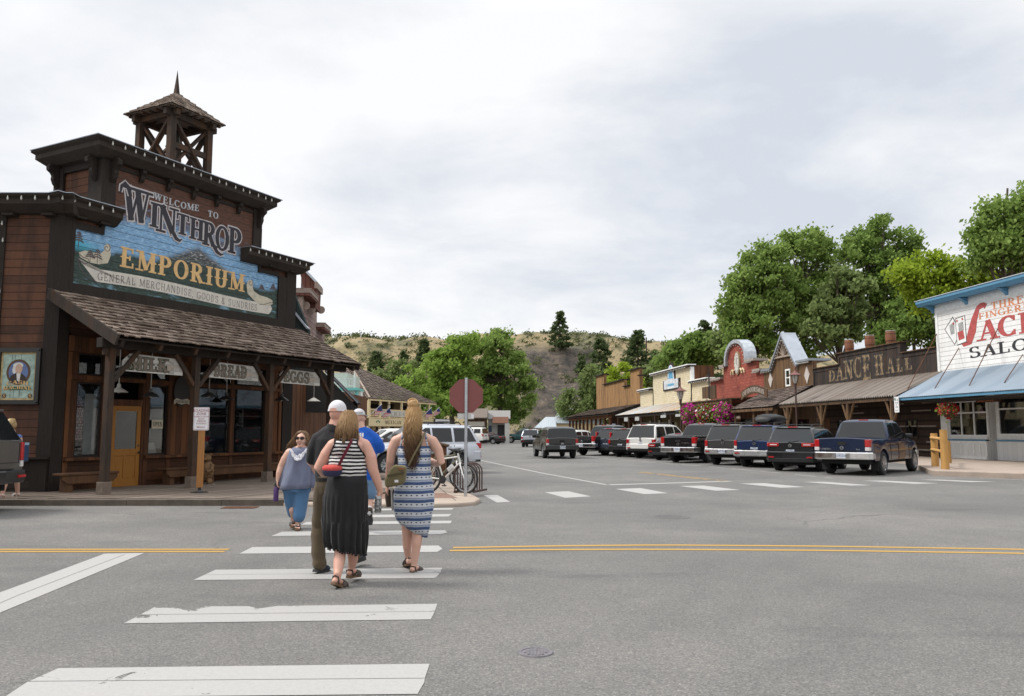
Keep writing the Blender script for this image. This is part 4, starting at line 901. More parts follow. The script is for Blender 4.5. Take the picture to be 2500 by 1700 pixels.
# ---------------- things hung on or standing by the corner store
def Et(name,label,cat,group=None): return fthing(E,name,label,cat,group)
CARVE = plain('carved_letter_tan',(.17,.14,.11),.8,var=.25);CARVEG = plain('carved_edge_green',(.028,.042,.02),.8)
for k,(txt,u0,u1,lab) in enumerate((('MILK',.31,2.02,'weathered white hanging board reading MILK, nearest of the three porch signs'),('BREAD',2.87,4.62,'weathered white hanging board reading BREAD between two porch posts'),('EGGS',5.48,7.22,'weathered white hanging board reading EGGS at the far porch bay'))):
    t = Et('hanging_sign',lab,'sign','hanging boards under the porch beam');w_ = u1-u0
    MB().prism([(u0,2.96),(u1,2.95),(u1,3.17),(u1-.22,3.36),(u0+.2,3.38),(u0,3.2)],lambda a,b,d: (a,d,b),-2.02,-1.98).build('board',W_SIGN,t)
    for uu in (u0+.35,u1-.35): MB().tube([(uu,-2.,3.37),(uu,-2.,3.47)],.008,5).build('chain',BLACKM,t)
    mb = MB();h = .31;sx = (1.1 if k != 1 else 1.16)/gwidth(txt,1,.05)
    for gr,mi,dd in ((.05,1,.002),(0,0,.008)): gtext(mb,txt,lambda a,b,d: (u0+.16+a*sx,-2.021-d,3.005+b*h),mi,grow=gr,d0=dd,space=.05,thick=1.1,step=.0003)
    if txt == 'MILK':
        mb.tube([(u0+.22-.03+math.cos(q*.55)*.012*q*.6,-2.03,3.07+math.sin(q*.55)*.012*q*.6) for q in range(1,14)],.014,4,1)
    hx = u1-.42 # pointing hand
    mb.prism([(hx-.05,3.05),(hx+.09,3.05),(hx+.14,3.09),(hx+.14,3.12),(hx+.27,3.125),(hx+.29,3.14),(hx+.27,3.155),(hx+.1,3.17),(hx+.02,3.19),(hx-.05,3.17)],lambda a,b,d: (a,-2.021-d,b),.001,.004,2)
    mb.prism([(hx-.1,3.05),(hx-.06,3.05),(hx-.06,3.17),(hx-.1,3.17)],lambda a,b,d: (a,-2.021-d,b),.001,.005,1)
    for q in range(3): mb.prism([(hx+.06,3.062+q*.022),(hx+.135,3.062+q*.022),(hx+.135,3.066+q*.022),(hx+.06,3.066+q*.022)],lambda a,b,d: (a,-2.0255-d,b),.001,.002,1)
    s2 = .05;gtext(mb,'NEXT',lambda a,b,d: (hx-.02+a*s2,-2.021-d,3.21+b*s2+.02*math.sin((a+1)*.9)),1,d0=.002,thick=.6,bump=False,serif=.4)
    gtext(mb,'DOOR',lambda a,b,d: (hx-.02+a*s2,-2.021-d,2.97+b*s2),1,d0=.002,thick=.6,bump=False,serif=.4)
    mb.build('lettering',[CARVE,CARVEG,plain('hand_paint',(.4,.34,.28),.7) if k == 0 else bpy.data.materials['hand_paint']],t)
LG = plain('enamel_shade_grey',(.3,.28,.25),.45);LB = plain('enamel_shade_black',(.03,.028,.026),.4)
for (u,y,z,lab,mt) in ((.78,-1.3,2.5,'grey enamel pendant lamp on a long rod in front of the honey door',LG),(1.85,-1.1,2.44,'black pendant lamp above the OPEN card',LB),(3.5,-1.35,2.5,'dark pendant lamp under the BREAD board',LB),(6.35,-1.3,2.49,'dark pendant lamp under the EGGS board',LB),(4.55,-.9,2.46,'black pendant lamp between the two widest shop windows',LB)):
    t = Et('pendant_lamp',lab,'lamp','pendant lamps under the porch')
    MB().lathe([(.0,.2),(.04,.2),(.05,.11),(.1,.08),(.19,.02),(.215,-.01),(.2,-.01),(.09,.06),(.0,.08)],(u,y,z),22).build('shade',mt,t)
    MB().tube([(u,y,z+.2),(u,y,4.93+y*.5-.1)],.014,6).build('rod',LG,t)
    MB().ball((u,y,z+.02),.05).build('bulb',BULB,t)
def bench(u0,u1,y,lab):
    t = Et('bench',lab,'bench','wooden benches along the porch')
    MB().box(u0,u1,y-.2,y+.18,.53,.58).build('seat',W_BENCH,t,bevel=.008)
    MB().prism([(u0+.03,.53),(u1-.03,.53),(u1-.03,.44),(u1-.15,.34),(u0+.15,.34),(u0+.03,.44)],lambda a,b,d: (a,d,b),y-.17,y-.13).build('apron',W_BENCH,t)
    for u in (u0+.25,u1-.25): MB().box(u-.07,u+.07,y-.12,y+.16,.1,.53).build('leg',W_BENCH,t)
bench(-.2,1.28,-.62,'short plank bench left of the honey coloured door');bench(2.78,3.85,-.5,'small plank bench behind the second porch post');bench(4.1,7.3,-.55,'long plank bench under the two wide shop windows')
# cash machine board on the side wall
t = thing('framed_sign','dark framed painted board reading CASH MACHINE with an oval portrait','sign',(E.o[0],E.o[1],0))
mb = MB()
for q in ((-1.37,-.31,3.45,3.55),(-1.37,-.31,2.2,2.3),(-1.37,-1.27,2.3,3.45),(-.41,-.31,2.3,3.45)): mb.box(q[0],q[1],-.1,-.01,q[2],q[3])
for (a,b) in ((-1.33,3.5),(-.35,3.5),(-1.33,2.25),(-.35,2.25)): mb.ball((a,-.1,b),.03)
mb.build('frame',plain('sign_frame_black',(.018,.016,.015),.35),t)
MB().box(-1.27,-.41,-.04,-.012,2.3,3.45).build('border',plain('aged_cream',(.5,.38,.19),.6,var=.3,scale=12),t)
MB().box(-1.22,-.46,-.046,-.041,2.35,3.4).build('field',plain('aged_pale_green',(.3,.4,.34),.6,var=.35,scale=9),t)
mb = MB();ov = lambda rx,rz,cx=-.84,cz=2.97: [(cx+rx*math.cos(q*PI/14),cz+rz*math.sin(q*PI/14)) for q in range(28)]
FW = lambda a,b,d: (a,-.046-d,b)
mb.prism(ov(.29,.31),FW,.001,.004,0);mb.prism(ov(.235,.255),FW,.001,.006,1)
mb.prism([(-1.05,2.73),(-.64,2.73),(-.66,2.86),(-.76,2.94),(-.92,2.94),(-1.02,2.88)],FW,.002,.008,2)
mb.prism([(-.88,2.94),(-.78,2.94),(-.8,2.76),(-.86,2.76)],FW,.003,.010,3)
mb.prism(ov(.085,.115,-.83,3.05),FW,.003,.011,4);mb.prism(ov(.12,.07,-.85,3.13),FW,.003,.010,3);mb.prism(ov(.05,.09,-.935,3.02),FW,.003,.0105,3)
mb.prism([(-1.14,2.62),(-.54,2.62),(-.5,2.54),(-1.18,2.54)],FW,.001,.004,5)
for (txt,zz,hw) in (('CASH',2.655,.26),('MACHINE',2.535,.34)):
    sx = 2*hw/gwidth(txt,1,.06);gtext(mb,txt,lambda a,b,d: (-.84-hw+a*sx,-.046-d,zz+b*.085+.03*math.sin(PI*a*sx/(2*hw))),6,d0=.012,thick=1.1,bump=False,step=.0003)
for cx in (-1.15,-.53): mb.prism(ov(.055,.055,cx,2.4),FW,.001,.004,0);gtext(mb,'S',lambda a,b,d: (cx-.025+a*.07,-.046-d,2.365+b*.07),6,d0=.006,bump=False,step=.0003)
for cx in (-1.06,-.84,-.98): mb.box(cx-.004+.05,cx+.004+.05,-.0475,-.0461,2.35,3.4,2)
mb.build('painting',[plain('oval_brown',(.09,.045,.02),.6),plain('portrait_blue',(.1,.15,.3),.6),plain('portrait_coat',(.03,.018,.014),.6),plain('portrait_white',(.6,.58,.54),.6),plain('portrait_skin',(.5,.33,.24),.6),plain('banner_green',(.03,.09,.05),.6),L_GOLD],t)
# shop window display things
t = Et('shop_card','cream card reading OPEN hanging in the window right of the honey door','sign');MB().box(2.82,3.17,.0,.012,1.63,1.86).build('card',plain('cream_card',(.55,.5,.36),.7),t)
mb = MB();sx = .29/gwidth('OPEN',1,.05);gtext(mb,'OPEN',lambda a,b,d: (2.85+a*sx,-d,1.69+b*.12),0,d0=.003,step=.0003);mb.build('lettering',INK,t)
t = Et('oval_sign','tall dark oval board with a ribbon reading TENDERFOOT beside the second porch post','sign')
MB().prism([(3.68+.26*math.cos(q*PI/16),2.67+.42*math.sin(q*PI/16)) for q in range(32)],lambda a,b,d: (a,d,b),-.1,-.06).build('board',plain('sign_nearly_black',(.02,.014,.012),.4),t)
mb = MB();mb.prism([(3.42,2.42),(3.5,2.47),(3.68,2.43),(3.86,2.47),(3.94,2.42),(3.94,2.3),(3.86,2.34),(3.68,2.3),(3.5,2.34),(3.42,2.3)],lambda a,b,d: (a,d,b),-.115,-.101,0)
sx = .44/gwidth('TENDERFOOT',1,.06);gtext(mb,'TENDERFOOT',lambda a,b,d: (3.46+a*sx,-.115-d,2.345+b*.07),1,d0=.002,bump=False,step=.0003);mb.build('ribbon',[L_SHADE,INK],t)
t = Et('shop_banner','grey and red shop banner reading FISHING & SPORTING GOODS behind the farther wide window','banner')
mb = MB();mb.box(5.8,6.6,.1,.104,2.2,2.7,0);mb.box(6.6,6.98,.1,.104,2.2,2.7,1)
for (tt,zz,hh_) in (('FISHING & SPORTING',2.3,.09),('GOODS',2.22,.06)):
    sx = 1.08/gwidth('FISHING & SPORTING',1,.06);gtext(mb,tt,lambda a,b,d: (5.84+a*sx,.099-d,zz+b*hh_),2,d0=.002,bump=False,step=.0003)
mb.build('cloth',[plain('banner_grey',(.16,.15,.14),.8),plain('banner_red',(.3,.04,.045),.8),plain('banner_gold',(.5,.28,.12),.7)],t)
def goods(name,label,u,mb_fn,mat,cat):
    t = Et(name,label,cat);mb = MB();mb_fn(mb);mb.build('body',mat,t)
goods('plaid_shirt','red and white plaid shirt hanging in the narrow window left of the door',.8,lambda m_: (m_.loft([[(.66+.0*k,.16,z),(.66+w_*.6,.15,z),(.66+w_*.3,.11,z)] for k,(z,w_) in enumerate(((1.35,.42),(1.9,.42),(2.3,.4),(2.42,.2)))],0)),blocks('plaid',(.5,.16,.18),(.66,.6,.6),(.2,.05,.06),.07,.07,mort=.01),'shirt')
goods('white_display','pale display screen standing in the narrow window left of the door',1.1,lambda m_: (m_.box(.92,1.24,.13,.15,.98,2.5),m_.box(.66,1.24,.3,.5,.95,1.05)),plain('display_white',(.75,.75,.73),.7),'display')
goods('framed_notice','white framed notice leaning in the window under the OPEN card',2.9,lambda m_: (m_.bar((2.85,.3,1.1),(3.2,.3,1.1),.02,.32,(0,.4,1)),),PAPER,'notice')
def shelf(t,u0,u1,z,seed):
    MB().box(u0,u1,.35,.7,z,z+.03).build('shelf_board',W_BENCH,t);rr = random.Random(seed);u = u0+.05;mb = MB()
    while u < u1-.1:
        w_ = rr.uniform(.06,.16);h = rr.uniform(.06,.2);mb.box(u,u+w_,.4,.55,z+.031,z+.03+h,rr.randrange(4));u += w_+rr.uniform(.01,.08)
    mb.build('wares',[GOOD1,GOOD2,GOOD3,PAPER],t)
GOOD1,GOOD2,GOOD3 = plain('wares_tan',(.3,.2,.11),.6),plain('wares_teal',(.07,.2,.2),.5),plain('wares_red',(.3,.05,.05),.5)
t = Et('display_shelves','shelves of small boxed wares behind the nearer wide window','shelves');shelf(t,4.3,5.5,.95,1);shelf(t,4.3,5.5,1.35,2);shelf(t,4.3,5.5,1.7,5)
t = Et('display_shelves','low shelf of small wares behind the farther wide window','shelves');shelf(t,5.8,6.98,.92,3)
t = Et('price_card','small pale parking notice taped inside the farther wide window','notice');MB().box(6.02,6.2,.085,.09,1.82,2.12).build('card',PAPER,t)
goods('red_garment','red garment hanging under the banner in the farther wide window',6.7,lambda m_: m_.prism([(6.35,2.16),(6.95,2.16),(6.9,1.95),(6.5,1.9),(6.4,2.0)],lambda a,b,d: (a,d,b),.2,.26),plain('red_cloth',(.38,.02,.025),.8),'garment')
# carved bear
bpos = E.world(3.62,-1.25,.13);t = thing('carved_bear','carved wooden bear standing behind the loading zone sign','carving',bpos)
mb = MB();mb.ball((0,0,.36),(.19,.17,.3),12,8);mb.ball((0,-.03,.7),(.12,.13,.12),12,7);mb.ball((0,-.15,.68),(.05,.08,.045));mb.ball((-.09,0,.8),.04);mb.ball((.09,0,.8),.04)
for s in (-1,1): mb.ball((s*.12,-.1,.08),(.08,.12,.09));mb.tube([(s*.16,-.04,.52),(s*.17,-.14,.38),(s*.08,-.2,.34)],[.06,.055,.045],8)
mb.build('figure',plain('carved_wood',(.16,.085,.035),.7,0,.5,14.,.6),t);MB().lathe([(0,.05),(.24,.05),(.25,0)],(0,0,-.03),14).build('plinth',bpy.data.materials['grey_wood_block'],t)
# loading zone sign
lp = ground(486,1217,0);t = thing('loading_zone_sign','white loading zone sign with red lettering on a new cedar post','sign',(lp.x,lp.y,.13))
MB().box(-.065,.065,-.045,.045,.12,1.78).build('post',W_NEWPOST,t,bevel=.006)
mb = MB();mb.lathe([(0,.06),(.05,.06),(.07,.03),(.2,.015),(.2,0)],(0,0,0),16);mb.tube([(0,0,.05),(0,0,.14)],.035);mb.build('base',BLACKM,t)
def rrect(w_,h,r,n=5):
    pts = []
    for cx,cz,a0 in ((w_-r,h-r,0),(-w_+r,h-r,90),(-w_+r,-h+r,180),(w_-r,-h+r,270)):
        for k in range(n+1): a_ = R(a0+90*k/n);pts.append((cx+r*math.cos(a_),cz+r*math.sin(a_)))
    return pts
SRED = plain('sign_red',(.28,.03,.05),.5);SWH = plain('sign_white',(.74,.73,.74),.45)
mb = MB();zc = 1.72;pos = lambda a,b,d: (a,-.05-d,zc+b)
mb.prism(rrect(.185,.27,.03),pos,0,.004,0);mb.prism(rrect(.172,.257,.025),pos,.004,.006,1);mb.prism(rrect(.165,.25,.022),pos,.006,.0075,0)
for txt,zz,h,b_ in (('LOADING',.165,.063,.014),('ZONE',.088,.063,.014),('6:00AM TO NOON',.034,.035,.012),('EXCEPT',-.018,.036,.012),('WEEKENDS',-.072,.036,.012),('& HOLIDAYS',-.126,.036,.012)):
    ftext(mb,txt,lambda a,b,d: (a*h*(.82 if h < .05 else .95),-.058-d,zc+zz+b*h),1,.001,b_)
mb.prism([(-.1,-.195),(-.06,-.175),(-.06,-.188),(.1,-.188),(.1,-.202),(-.06,-.202),(-.06,-.215)],pos,.008,.0095,1)
mb.build('sign_plate',[SWH,SRED],t)
# a tuft of weeds at the kerb
wp = ground(113,1229);t = thing('weed_clump','small green weed growing at the foot of the boardwalk kerb','weed',wp);mb = MB();rr = random.Random(2)
for k in range(70):
    a_ = rr.random()*2*PI;d_ = Vector((math.cos(a_)*rr.uniform(.1,1),math.sin(a_)*.5,rr.uniform(.3,1))).normalized();l = rr.uniform(.06,.22);s_ = Vector((-d_.y,d_.x,0)).normalized()*.012
    b0 = Vector((rr.gauss(0,.05),rr.gauss(0,.03),0));mb.add([b0,b0+d_*l*.5+s_,b0+d_*l+Vector((0,0,-.02)),b0+d_*l*.5-s_],[(0,1,2,3)])
mb.build('leaves',F_LIGHT,t)
# ================================================================== STORE ROW (right)
RR = Frame((22.38,41.18),(.1003,-1.))
def q(px,py,n=0.): return RR.uz(px,py,n)
def rthing(name,label,cat,group=None): return fthing(RR,name,label,cat,group)
W_CLAP = wood('white_clapboard',(.8,.79,.77),(.71,.70,.68),.235,'h',.035,.3,rough=.6,stain=(.52,.5,.46),stainamt=.3)
W_WHITEV = wood('white_panel_boards',(.74,.74,.72),(.68,.68,.66),.3,'v',.015,.6,rough=.6,bump=.3)
# ------------------------------------------------------------------ white saloon
sa = rthing('saloon','white clapboard false front saloon with blue trim and a blue grey tin awning','saloon building')
S = lambda name,mb,mats,par=sa,**k: mb.build(name,mats,par,**k)
S('upper_wall',MB().box(-.42,22,.0,.3,3.9,8.2),W_CLAP)
S('corner_board',MB().box(-.44,-.24,-.03,-.001,4.3,8.0),WHITE);S('frieze_board',MB().box(-.24,22,-.025,-.001,7.72,8.06),WHITE)
S('side_wall',MB().box(-.42,-.12,.3,16,.2,7.6),W_CLAP);S('rear_block',MB().box(-.1,22,8,16,.2,7.4),W_CLAP)
mb = MB();mb.prism([(.02,8.16),(-.5,8.14),(-.62,8.3),(-.62,8.44),(.3,8.44),(.3,8.16)],lambda a,b,d: (d,a,b),-1.15,22);S('cornice',mb,BLUEP)
S('flashing',MB().box(-1.2,22,-.66,.5,8.445,8.475),plain('pale_tin_edge',(.6,.63,.66),.4,.3))
for u in (-.6,2.1,4.9,7.7): S('bracket',MB().prism([(0,7.75),(-.09,7.9),(-.45,8.12),(0,8.12)],lambda a,b,d: (d,a,b),u-.1,u+.1),BLUEP)
# sign painting
L_RED = plain('saloon_red',(.42,.075,.07),.6,var=.3,scale=4.);L_ORG = plain('saloon_orange',(.62,.22,.1),.6,var=.25,scale=4.);L_DK = plain('saloon_black',(.022,.022,.026),.6,var=.3)
mb = MB()
def word(txt,p0,p1,hpx,mi,gr=0,dd=.004,**k):
    (u0,z0),(u1,z1) = q(*p0),q(*p1);_,zt = q(p0[0],p0[1]-hpx);h = zt-z0
    sx = (u1-u0)/gwidth(txt,1,k.get('space',.06));sl = (z1-z0)/(u1-u0)
    gtext(mb,txt,lambda a,b,d: (u0+a*sx,-d,z0+b*h+a*sx*sl),mi,grow=gr,d0=dd,**k)
word('THREE',(2419,757),(2520,735),18,1,thick=.9);word('FINGERED',(2389,781),(2538,750),15,1,thick=.9)
word('ACK',(2391,833),(2542,806),47,0,thick=1.25,bump=False);word('SALOON',(2366,876),(2610,838),27,2,thick=.9,bump=False)
word("'S",(2546,806),(2600,790),60,0)
def flourish(pts,ws,mi,dd):
    vs = []
    P_ = [q(*p) for p in pts]
    for i,p in enumerate(P_):
        a,b = P_[max(0,i-1)],P_[min(len(P_)-1,i+1)];dx,dz = b[0]-a[0],b[1]-a[1];l = math.hypot(dx,dz);w_ = ws[i]/2
        vs += [(p[0]-dz/l*w_,-dd-.0004*i*0,p[1]+dx/l*w_),(p[0]+dz/l*w_,-dd,p[1]-dx/l*w_)]
    mb.add(vs,[(2*i,2*i+1,2*i+3,2*i+2) for i in range(len(P_)-1)],mi)
flourish([(2403,753),(2406,746),(2399,744),(2388,752),(2379,780),(2374,806),(2366,832),(2354,839),(2343,825),(2347,808),(2354,812)],[.1,.28,.3,.26,.42,.55,.5,.34,.36,.3,.1],0,.008)
def poly(pts,mi,dd): mb.prism([q(*p) for p in pts],lambda a,b,d: (a,-d,b),dd-.003,dd,mi)
poly([(2306,805),(2326,773),(2346,810),(2331,843)],2,.005);poly([(2308,805),(2326,777),(2344,810),(2331,840)],3,.008)
poly([(2332,778),(2356,770),(2361,836),(2337,844)],2,.010);poly([(2333.5,779.5),(2355,772),(2359.5,834),(2338,842)],3,.013)
poly([(2318,795),(2330,785),(2331,815),(2322,818)],4,.011);poly([(2340,790),(2352,785),(2354,806),(2342,812)],4,.016);poly([(2338,812),(2352,806),(2356,826),(2342,832)],0,.017)
for c_ in ((2337,784),(2350,779),(2328,790)): poly([(c_[0]-2.5,c_[1]),(c_[0],c_[1]-4),(c_[0]+2.5,c_[1]),(c_[0],c_[1]+4)],0,.019)
mb.build('sign_painting',[L_RED,L_ORG,L_DK,WHITE,plain('card_grey',(.32,.32,.31),.6,var=.4,scale=10.)],sa)
# awning
mb = MB();n = 150
rows = []
for (y,z) in ((.0,4.62),(-1.3,3.965),(-2.75,3.24)):
    rows.append([(-.28+k*22.3/(n*2),y,z+.022*math.sin(k*PI)*0+(.018 if k % 2 else -.012)) for k in range(n*2+1)])
mb.loft(rows,0,cap=False,smooth=False,closed=False);aw = S('awning',mb,TIN_BLUE)
MB().box(-.24,22,-2.7,-2.62,3.1,3.22).build('eave_trim',BLUEP,aw);MB().bar((-.2,0,4.5),(-.2,-2.7,3.15),.05,.14).build('end_trim',BLACKM,aw)
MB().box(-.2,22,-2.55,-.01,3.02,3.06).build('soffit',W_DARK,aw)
for (a,b) in (((2286,814),(2216,958)),((2341,850),(2285,952)),((2436,803),(2369,943)),((2497,866),(2455,937)),((2590,830),(2545,930))):
    u0,z0 = q(*a);u1,z1 = q(*b,2.0);u1 = min(max(u1,-.2),30);S('tie_rod',MB().tube([(u0 if u0 > -.4 else -.35,0,z0),(u1,-2.05,3.62)],.022,6),RUSTY)
# shop front under the awning
w0,z0 = q(2312,975);w1,_ = q(2406,965);_,zs = q(2313,1065);ec,_ = q(2412,1120)
mb = MB();mb.wall(-.4,ec,1.15,4.2,0,.2,[(w0,w1,zs,3.05)]);S('bay_wall',mb,W_WHITEV)
S('wainscot',MB().wall(-.4,ec,.19,1.08,-.02,.18,[]),W_WHITEV);S('sill',MB().box(w0-.1,ec,-.09,.0,1.08,1.14),BLUEP)
mb = MB();mb.box(-.4,w0-.02,-.06,-.001,1.15,3.0);mb.box(-.35,ec,-.05,-.021,.2,.34);mb.box(-.35,ec,-.05,-.021,.96,1.07)
for k in range(7): u = w0+(ec-w0)*k/6-.04;mb.box(u,u+.08,-.046,-.021,.34,.96)
S('panel_moulding',mb,WHITE)
f = MB();zr = zs+(3.05-zs)*.64
for k in range(4): u = w0+(w1-w0-.07)*k/3;f.box(u,u+.07,.02,.1,zs,3.05)
for z in (zs,zr,2.98): f.box(w0+.071,w1-.071,.03,.09,z,z+.07)
wf = S('window',f,WHITE);MB().box(w0,w1,.055,.06,zs,3.05).build('pane',GLASS,wf)
S('bay_return',MB().box(ec-.15,ec,.201,.9,.19,4.2),W_WHITEV)
d0,zd0 = q(2423,1126,-.6);d1,_ = q(2452,1126,-.6);e1 = d1+7
S('entry_wall',MB().box(ec,d1,.6,.75,.19,4.2),W_WHITEV)
mb = MB()
for k in range(3): u = ec+.05+(d1-ec-.1)*k/2;mb.box(u-.06,u+.06,.56,.599,.2,3.0)
for z in (.25,1.1,2.95): mb.box(ec+.12,d1-.12,.57,.599,z,z+.12)
S('entry_panelling',mb,WHITE)
for (a,b,c_,d_,mt) in ((2427,2445,1005,1032,'menu_tan'),(2428,2445,1049,1070,'menu_green'),(2428,2444,1038,1047,'menu_pale')):
    u0,z1 = q(a,c_,-.55);u1,z0_ = q(b,d_,-.55)
    m_ = plain(mt,{'menu_tan': (.34,.24,.16),'menu_green': (.3,.34,.22),'menu_pale': (.55,.53,.48)}[mt],.6,var=.35,scale=14.)
    t = rthing('poster',{'menu_tan': 'brown framed menu sheet on the saloon entry panel, upper of two','menu_green': 'green tinted sheet at the bottom of the saloon entry panel','menu_pale': 'narrow pale notice between the two sheets on the saloon entry panel'}[mt],'poster')
    MB().box(u0,u1,.53,.555,z0_,z1).build('sheet',m_,t)
mb = MB();mb.wall(d1,e1,1.15,4.2,.3,.5,[(d1+.12,e1-.3,1.35,3.05)]);S('bay_wall',mb,W_WHITEV);S('wainscot',MB().box(d1,e1,.28,.48,.19,1.08),W_WHITEV);S('sill',MB().box(d1,e1,.2,.3,1.08,1.14),BLUEP)
f = MB();a = d1+.12
for u in (a,a+3,e1-.4): f.box(u,u+.09,.3,.4,1.35,3.05)
f.box(a+.09,e1-.4,.31,.39,1.35,1.43);f.box(a+.09,e1-.4,.31,.39,2.55,2.62);wf = S('window',f,WHITE);MB().box(a,e1-.3,.34,.345,1.35,3.05).build('pane',GLASS,wf)
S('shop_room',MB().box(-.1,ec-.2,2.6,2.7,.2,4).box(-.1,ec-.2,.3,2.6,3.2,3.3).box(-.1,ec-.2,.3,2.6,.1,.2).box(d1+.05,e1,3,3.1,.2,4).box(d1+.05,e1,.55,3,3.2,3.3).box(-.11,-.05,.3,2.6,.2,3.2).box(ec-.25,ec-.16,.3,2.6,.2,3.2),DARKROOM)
mb = MB();sx = 1.4/gwidth('WELCOME',1,.06);u0,zz = q(2390,962,0);mb.box(u0-.1,u0+1.6,-.12,-.06,2.92,3.16,1);gtext(mb,'SALOON',lambda a,b,d: (u0+a*sx,-.121-d,2.96+b*.16),0,d0=.004,bump=False)
t = rthing('hanging_board','small dark brown board reading SALOON under the blue grey tin awning','sign');mb.build('board',[L_ORG,W_BENCH],t)
# ------------------------------------------------------------------ dance hall
da = rthing('dance_hall','black board false front reading DANCE HALL over a brown corrugated porch','wooden hall')
D = lambda name,mb,mats,par=da,**k: mb.build(name,mats,par,**k)
uL = q(1987,960)[0];c0 = q(2046,865)[0];c1 = q(2199,838)[0];zl = q(1990,901)[1];zc_ = q(2120,851)[1];zr_ = q(2250,855)[1]
mb = MB();mb.prism([(uL,4.3),(-.43,4.3),(-.43,zr_),(c1,zr_),(c1,zc_),(c0,zc_),(c0,zl),(uL,zl)],lambda a,b,d: (a,d,b),0,.35);D('false_front',mb,W_BLACKB)
mb = MB()
for (a,b,z) in ((uL,c0,zl),(c0-.1,c1+.1,zc_),(c1+.1,-.43,zr_)): mb.box(a,b,-.14,.45,z+.002,z+.06)
D('parapet_cap',mb,W_GREYB)
mb = MB(); 
for (a,b,z0_,z1) in ((uL,uL+.2,4.5,zl-.05),(c0,c0+.2,zl,zc_-.05),(c1-.2,c1,zr_,zc_-.05)): mb.box(a,b,-.04,-.001,z0_,z1)
mb.box(uL+.2,c0,-.04,-.001,zl-.25,zl-.0);mb.box(c0+.2,c1-.2,-.04,-.001,zc_-.25,zc_-.0);mb.box(c1,-.45,-.04,-.001,zr_-.25,zr_-.0)
D('edge_board',mb,W_BLACKB)
m,g = newmat('flaking_letter_paint');v = g.obj();nn = g.noise(g.mapping(v,(3,3,.9)),3.2,6,.7)
g.put(g.b.inputs['Base Color'],g.mix(g.mapr(nn,.42,.56),(.03,.022,.018),g.mix(g.noise(v,9,3),(.16,.1,.05),(.42,.3,.16))));g.b.inputs['Roughness'].default_value = .85
mb = MB();let = [('D',2024,2040,932,905),('A',2042,2060,930,897),('N',2062,2084,926,882),('C',2086,2106,923,874),('E',2108,2128,928,868),('H',2137,2158,917,868),('A',2166,2184,912,876),('L',2190,2205,909,877),('L',2210,2228,904,875)]
for ch,a,b,yb,yt in let:
    u0,z0_ = q(a,yb);u1,_ = q(b,yb);z1 = q(a,yt)[1]
    for gr,mi,dd in ((.05,1,.004),(0,0,.009)): glyph(mb,ch,lambda x_,y_,d: (u0+x_*(u1-u0)/GL[ch][0],-d,z0_+y_*(z1-z0_)),mi,gr,dd,thick=1.05)
mb.build('lettering',[m,L_DK],da)
pb = MB();n = 62;e0,e1_ = q(1903,986,2.7)[0],-.03
rows = [[(e0+(e1_-e0)*k/(n*2),y,z+(.06 if k % 2 else -.05)) for k in range(n*2+1)] for (y,z) in ((.0,4.62),(-1.4,4.0),(-2.8,3.36))]
pb.loft(rows,0,cap=False,smooth=False,closed=False);pr_ = D('porch_roof',pb,TIN_BROWN)
MB().bar((e0,.0,4.5),(e0,-2.75,3.28),.06,.16).build('end_board',W_GREYB,pr_);MB().box(e0,e1_,-2.7,-2.58,3.12,3.3).build('porch_beam',W_GREYB,pr_);MB().bar((e0+(e1_-e0)/2,0,4.48),(e0+(e1_-e0)/2,-2.7,3.28),e1_-e0-.1,.03).build('roof_deck',W_DARK,pr_)
for px in (2182,2073,2008,1925):
    u = q(px,1020,2.6)[0];mb = MB();mb.tube([(u,-2.62,.1),(u,-2.62,3.14)],[.15,.13],9)
    po = D('porch_post',mb,W_BARN)
    b = MB()
    for s in (-1,1): b.tube([(u+s*.1,-2.62,2.1),(u+s*.62,-2.62,3.12)],.07,7)
    b.build('knee_brace',W_BARN,po)
mb = MB();mb.wall(uL,-.43,.1,4.3,.02,.32,[(-13.2,-12.2,.1,2.4),(-11.2,-9.9,1.1,2.3),(-6.5,-5.4,.1,2.4),(-3.6,-2.5,1.1,2.2)]);D('log_wall',mb,W_LOG)
mb = MB();rr = random.Random(3)
for z in (.55,.98,1.4,1.82,2.24,2.66,3.08):
    u = -9.6
    while u < -.6:
        l = rr.uniform(.6,2.2)
        if rr.random() < .55 and not (-6.6 < u+l/2 < -5.3 and z < 2.4) and not (-3.7 < u+l/2 < -2.4 and 1. < z < 2.3): mb.box(u,min(u+l,-.5),.0,.018,z-.035,z+.035)
        u += l+.3
D('chinking',mb,plain('chinking_grey',(.26,.22,.19),.9,0,.25,3.))
for (a,b,c_,d_) in ((-11.2,-9.9,1.1,2.3),(-3.6,-2.5,1.1,2.2)):
    f = MB().box(a,a+.08,-.01,.1,c_,d_).box(b-.08,b,-.01,.1,c_,d_).box(a+.08,b-.08,-.01,.1,d_-.08,d_).box(a+.08,b-.08,-.01,.1,c_,c_+.08).box((a+b)/2-.03,(a+b)/2+.03,.02,.09,c_+.08,d_-.08)
    wf = D('window',f,W_DARK);MB().box(a+.08,b-.08,.05,.055,c_+.08,d_-.08).build('pane',GLASS,wf)
for a in (-13.2,-6.5): D('door',MB().box(a,a+1.05,.12,.18,.1,2.4).box(a+.1,a+.95,.1,.12,.3,1.1).box(a+.1,a+.95,.1,.12,1.2,2.25),W_PANEL)
D('rear_block',MB().box(uL+.1,-.5,1.6,14,.1,4.2).box(uL+.1,-.5,.33,1.6,3.3,4.2),W_BLACKB)
BARREL = plain('barrel_wood',(.2,.075,.035),.7,0,.3,6.,.3)
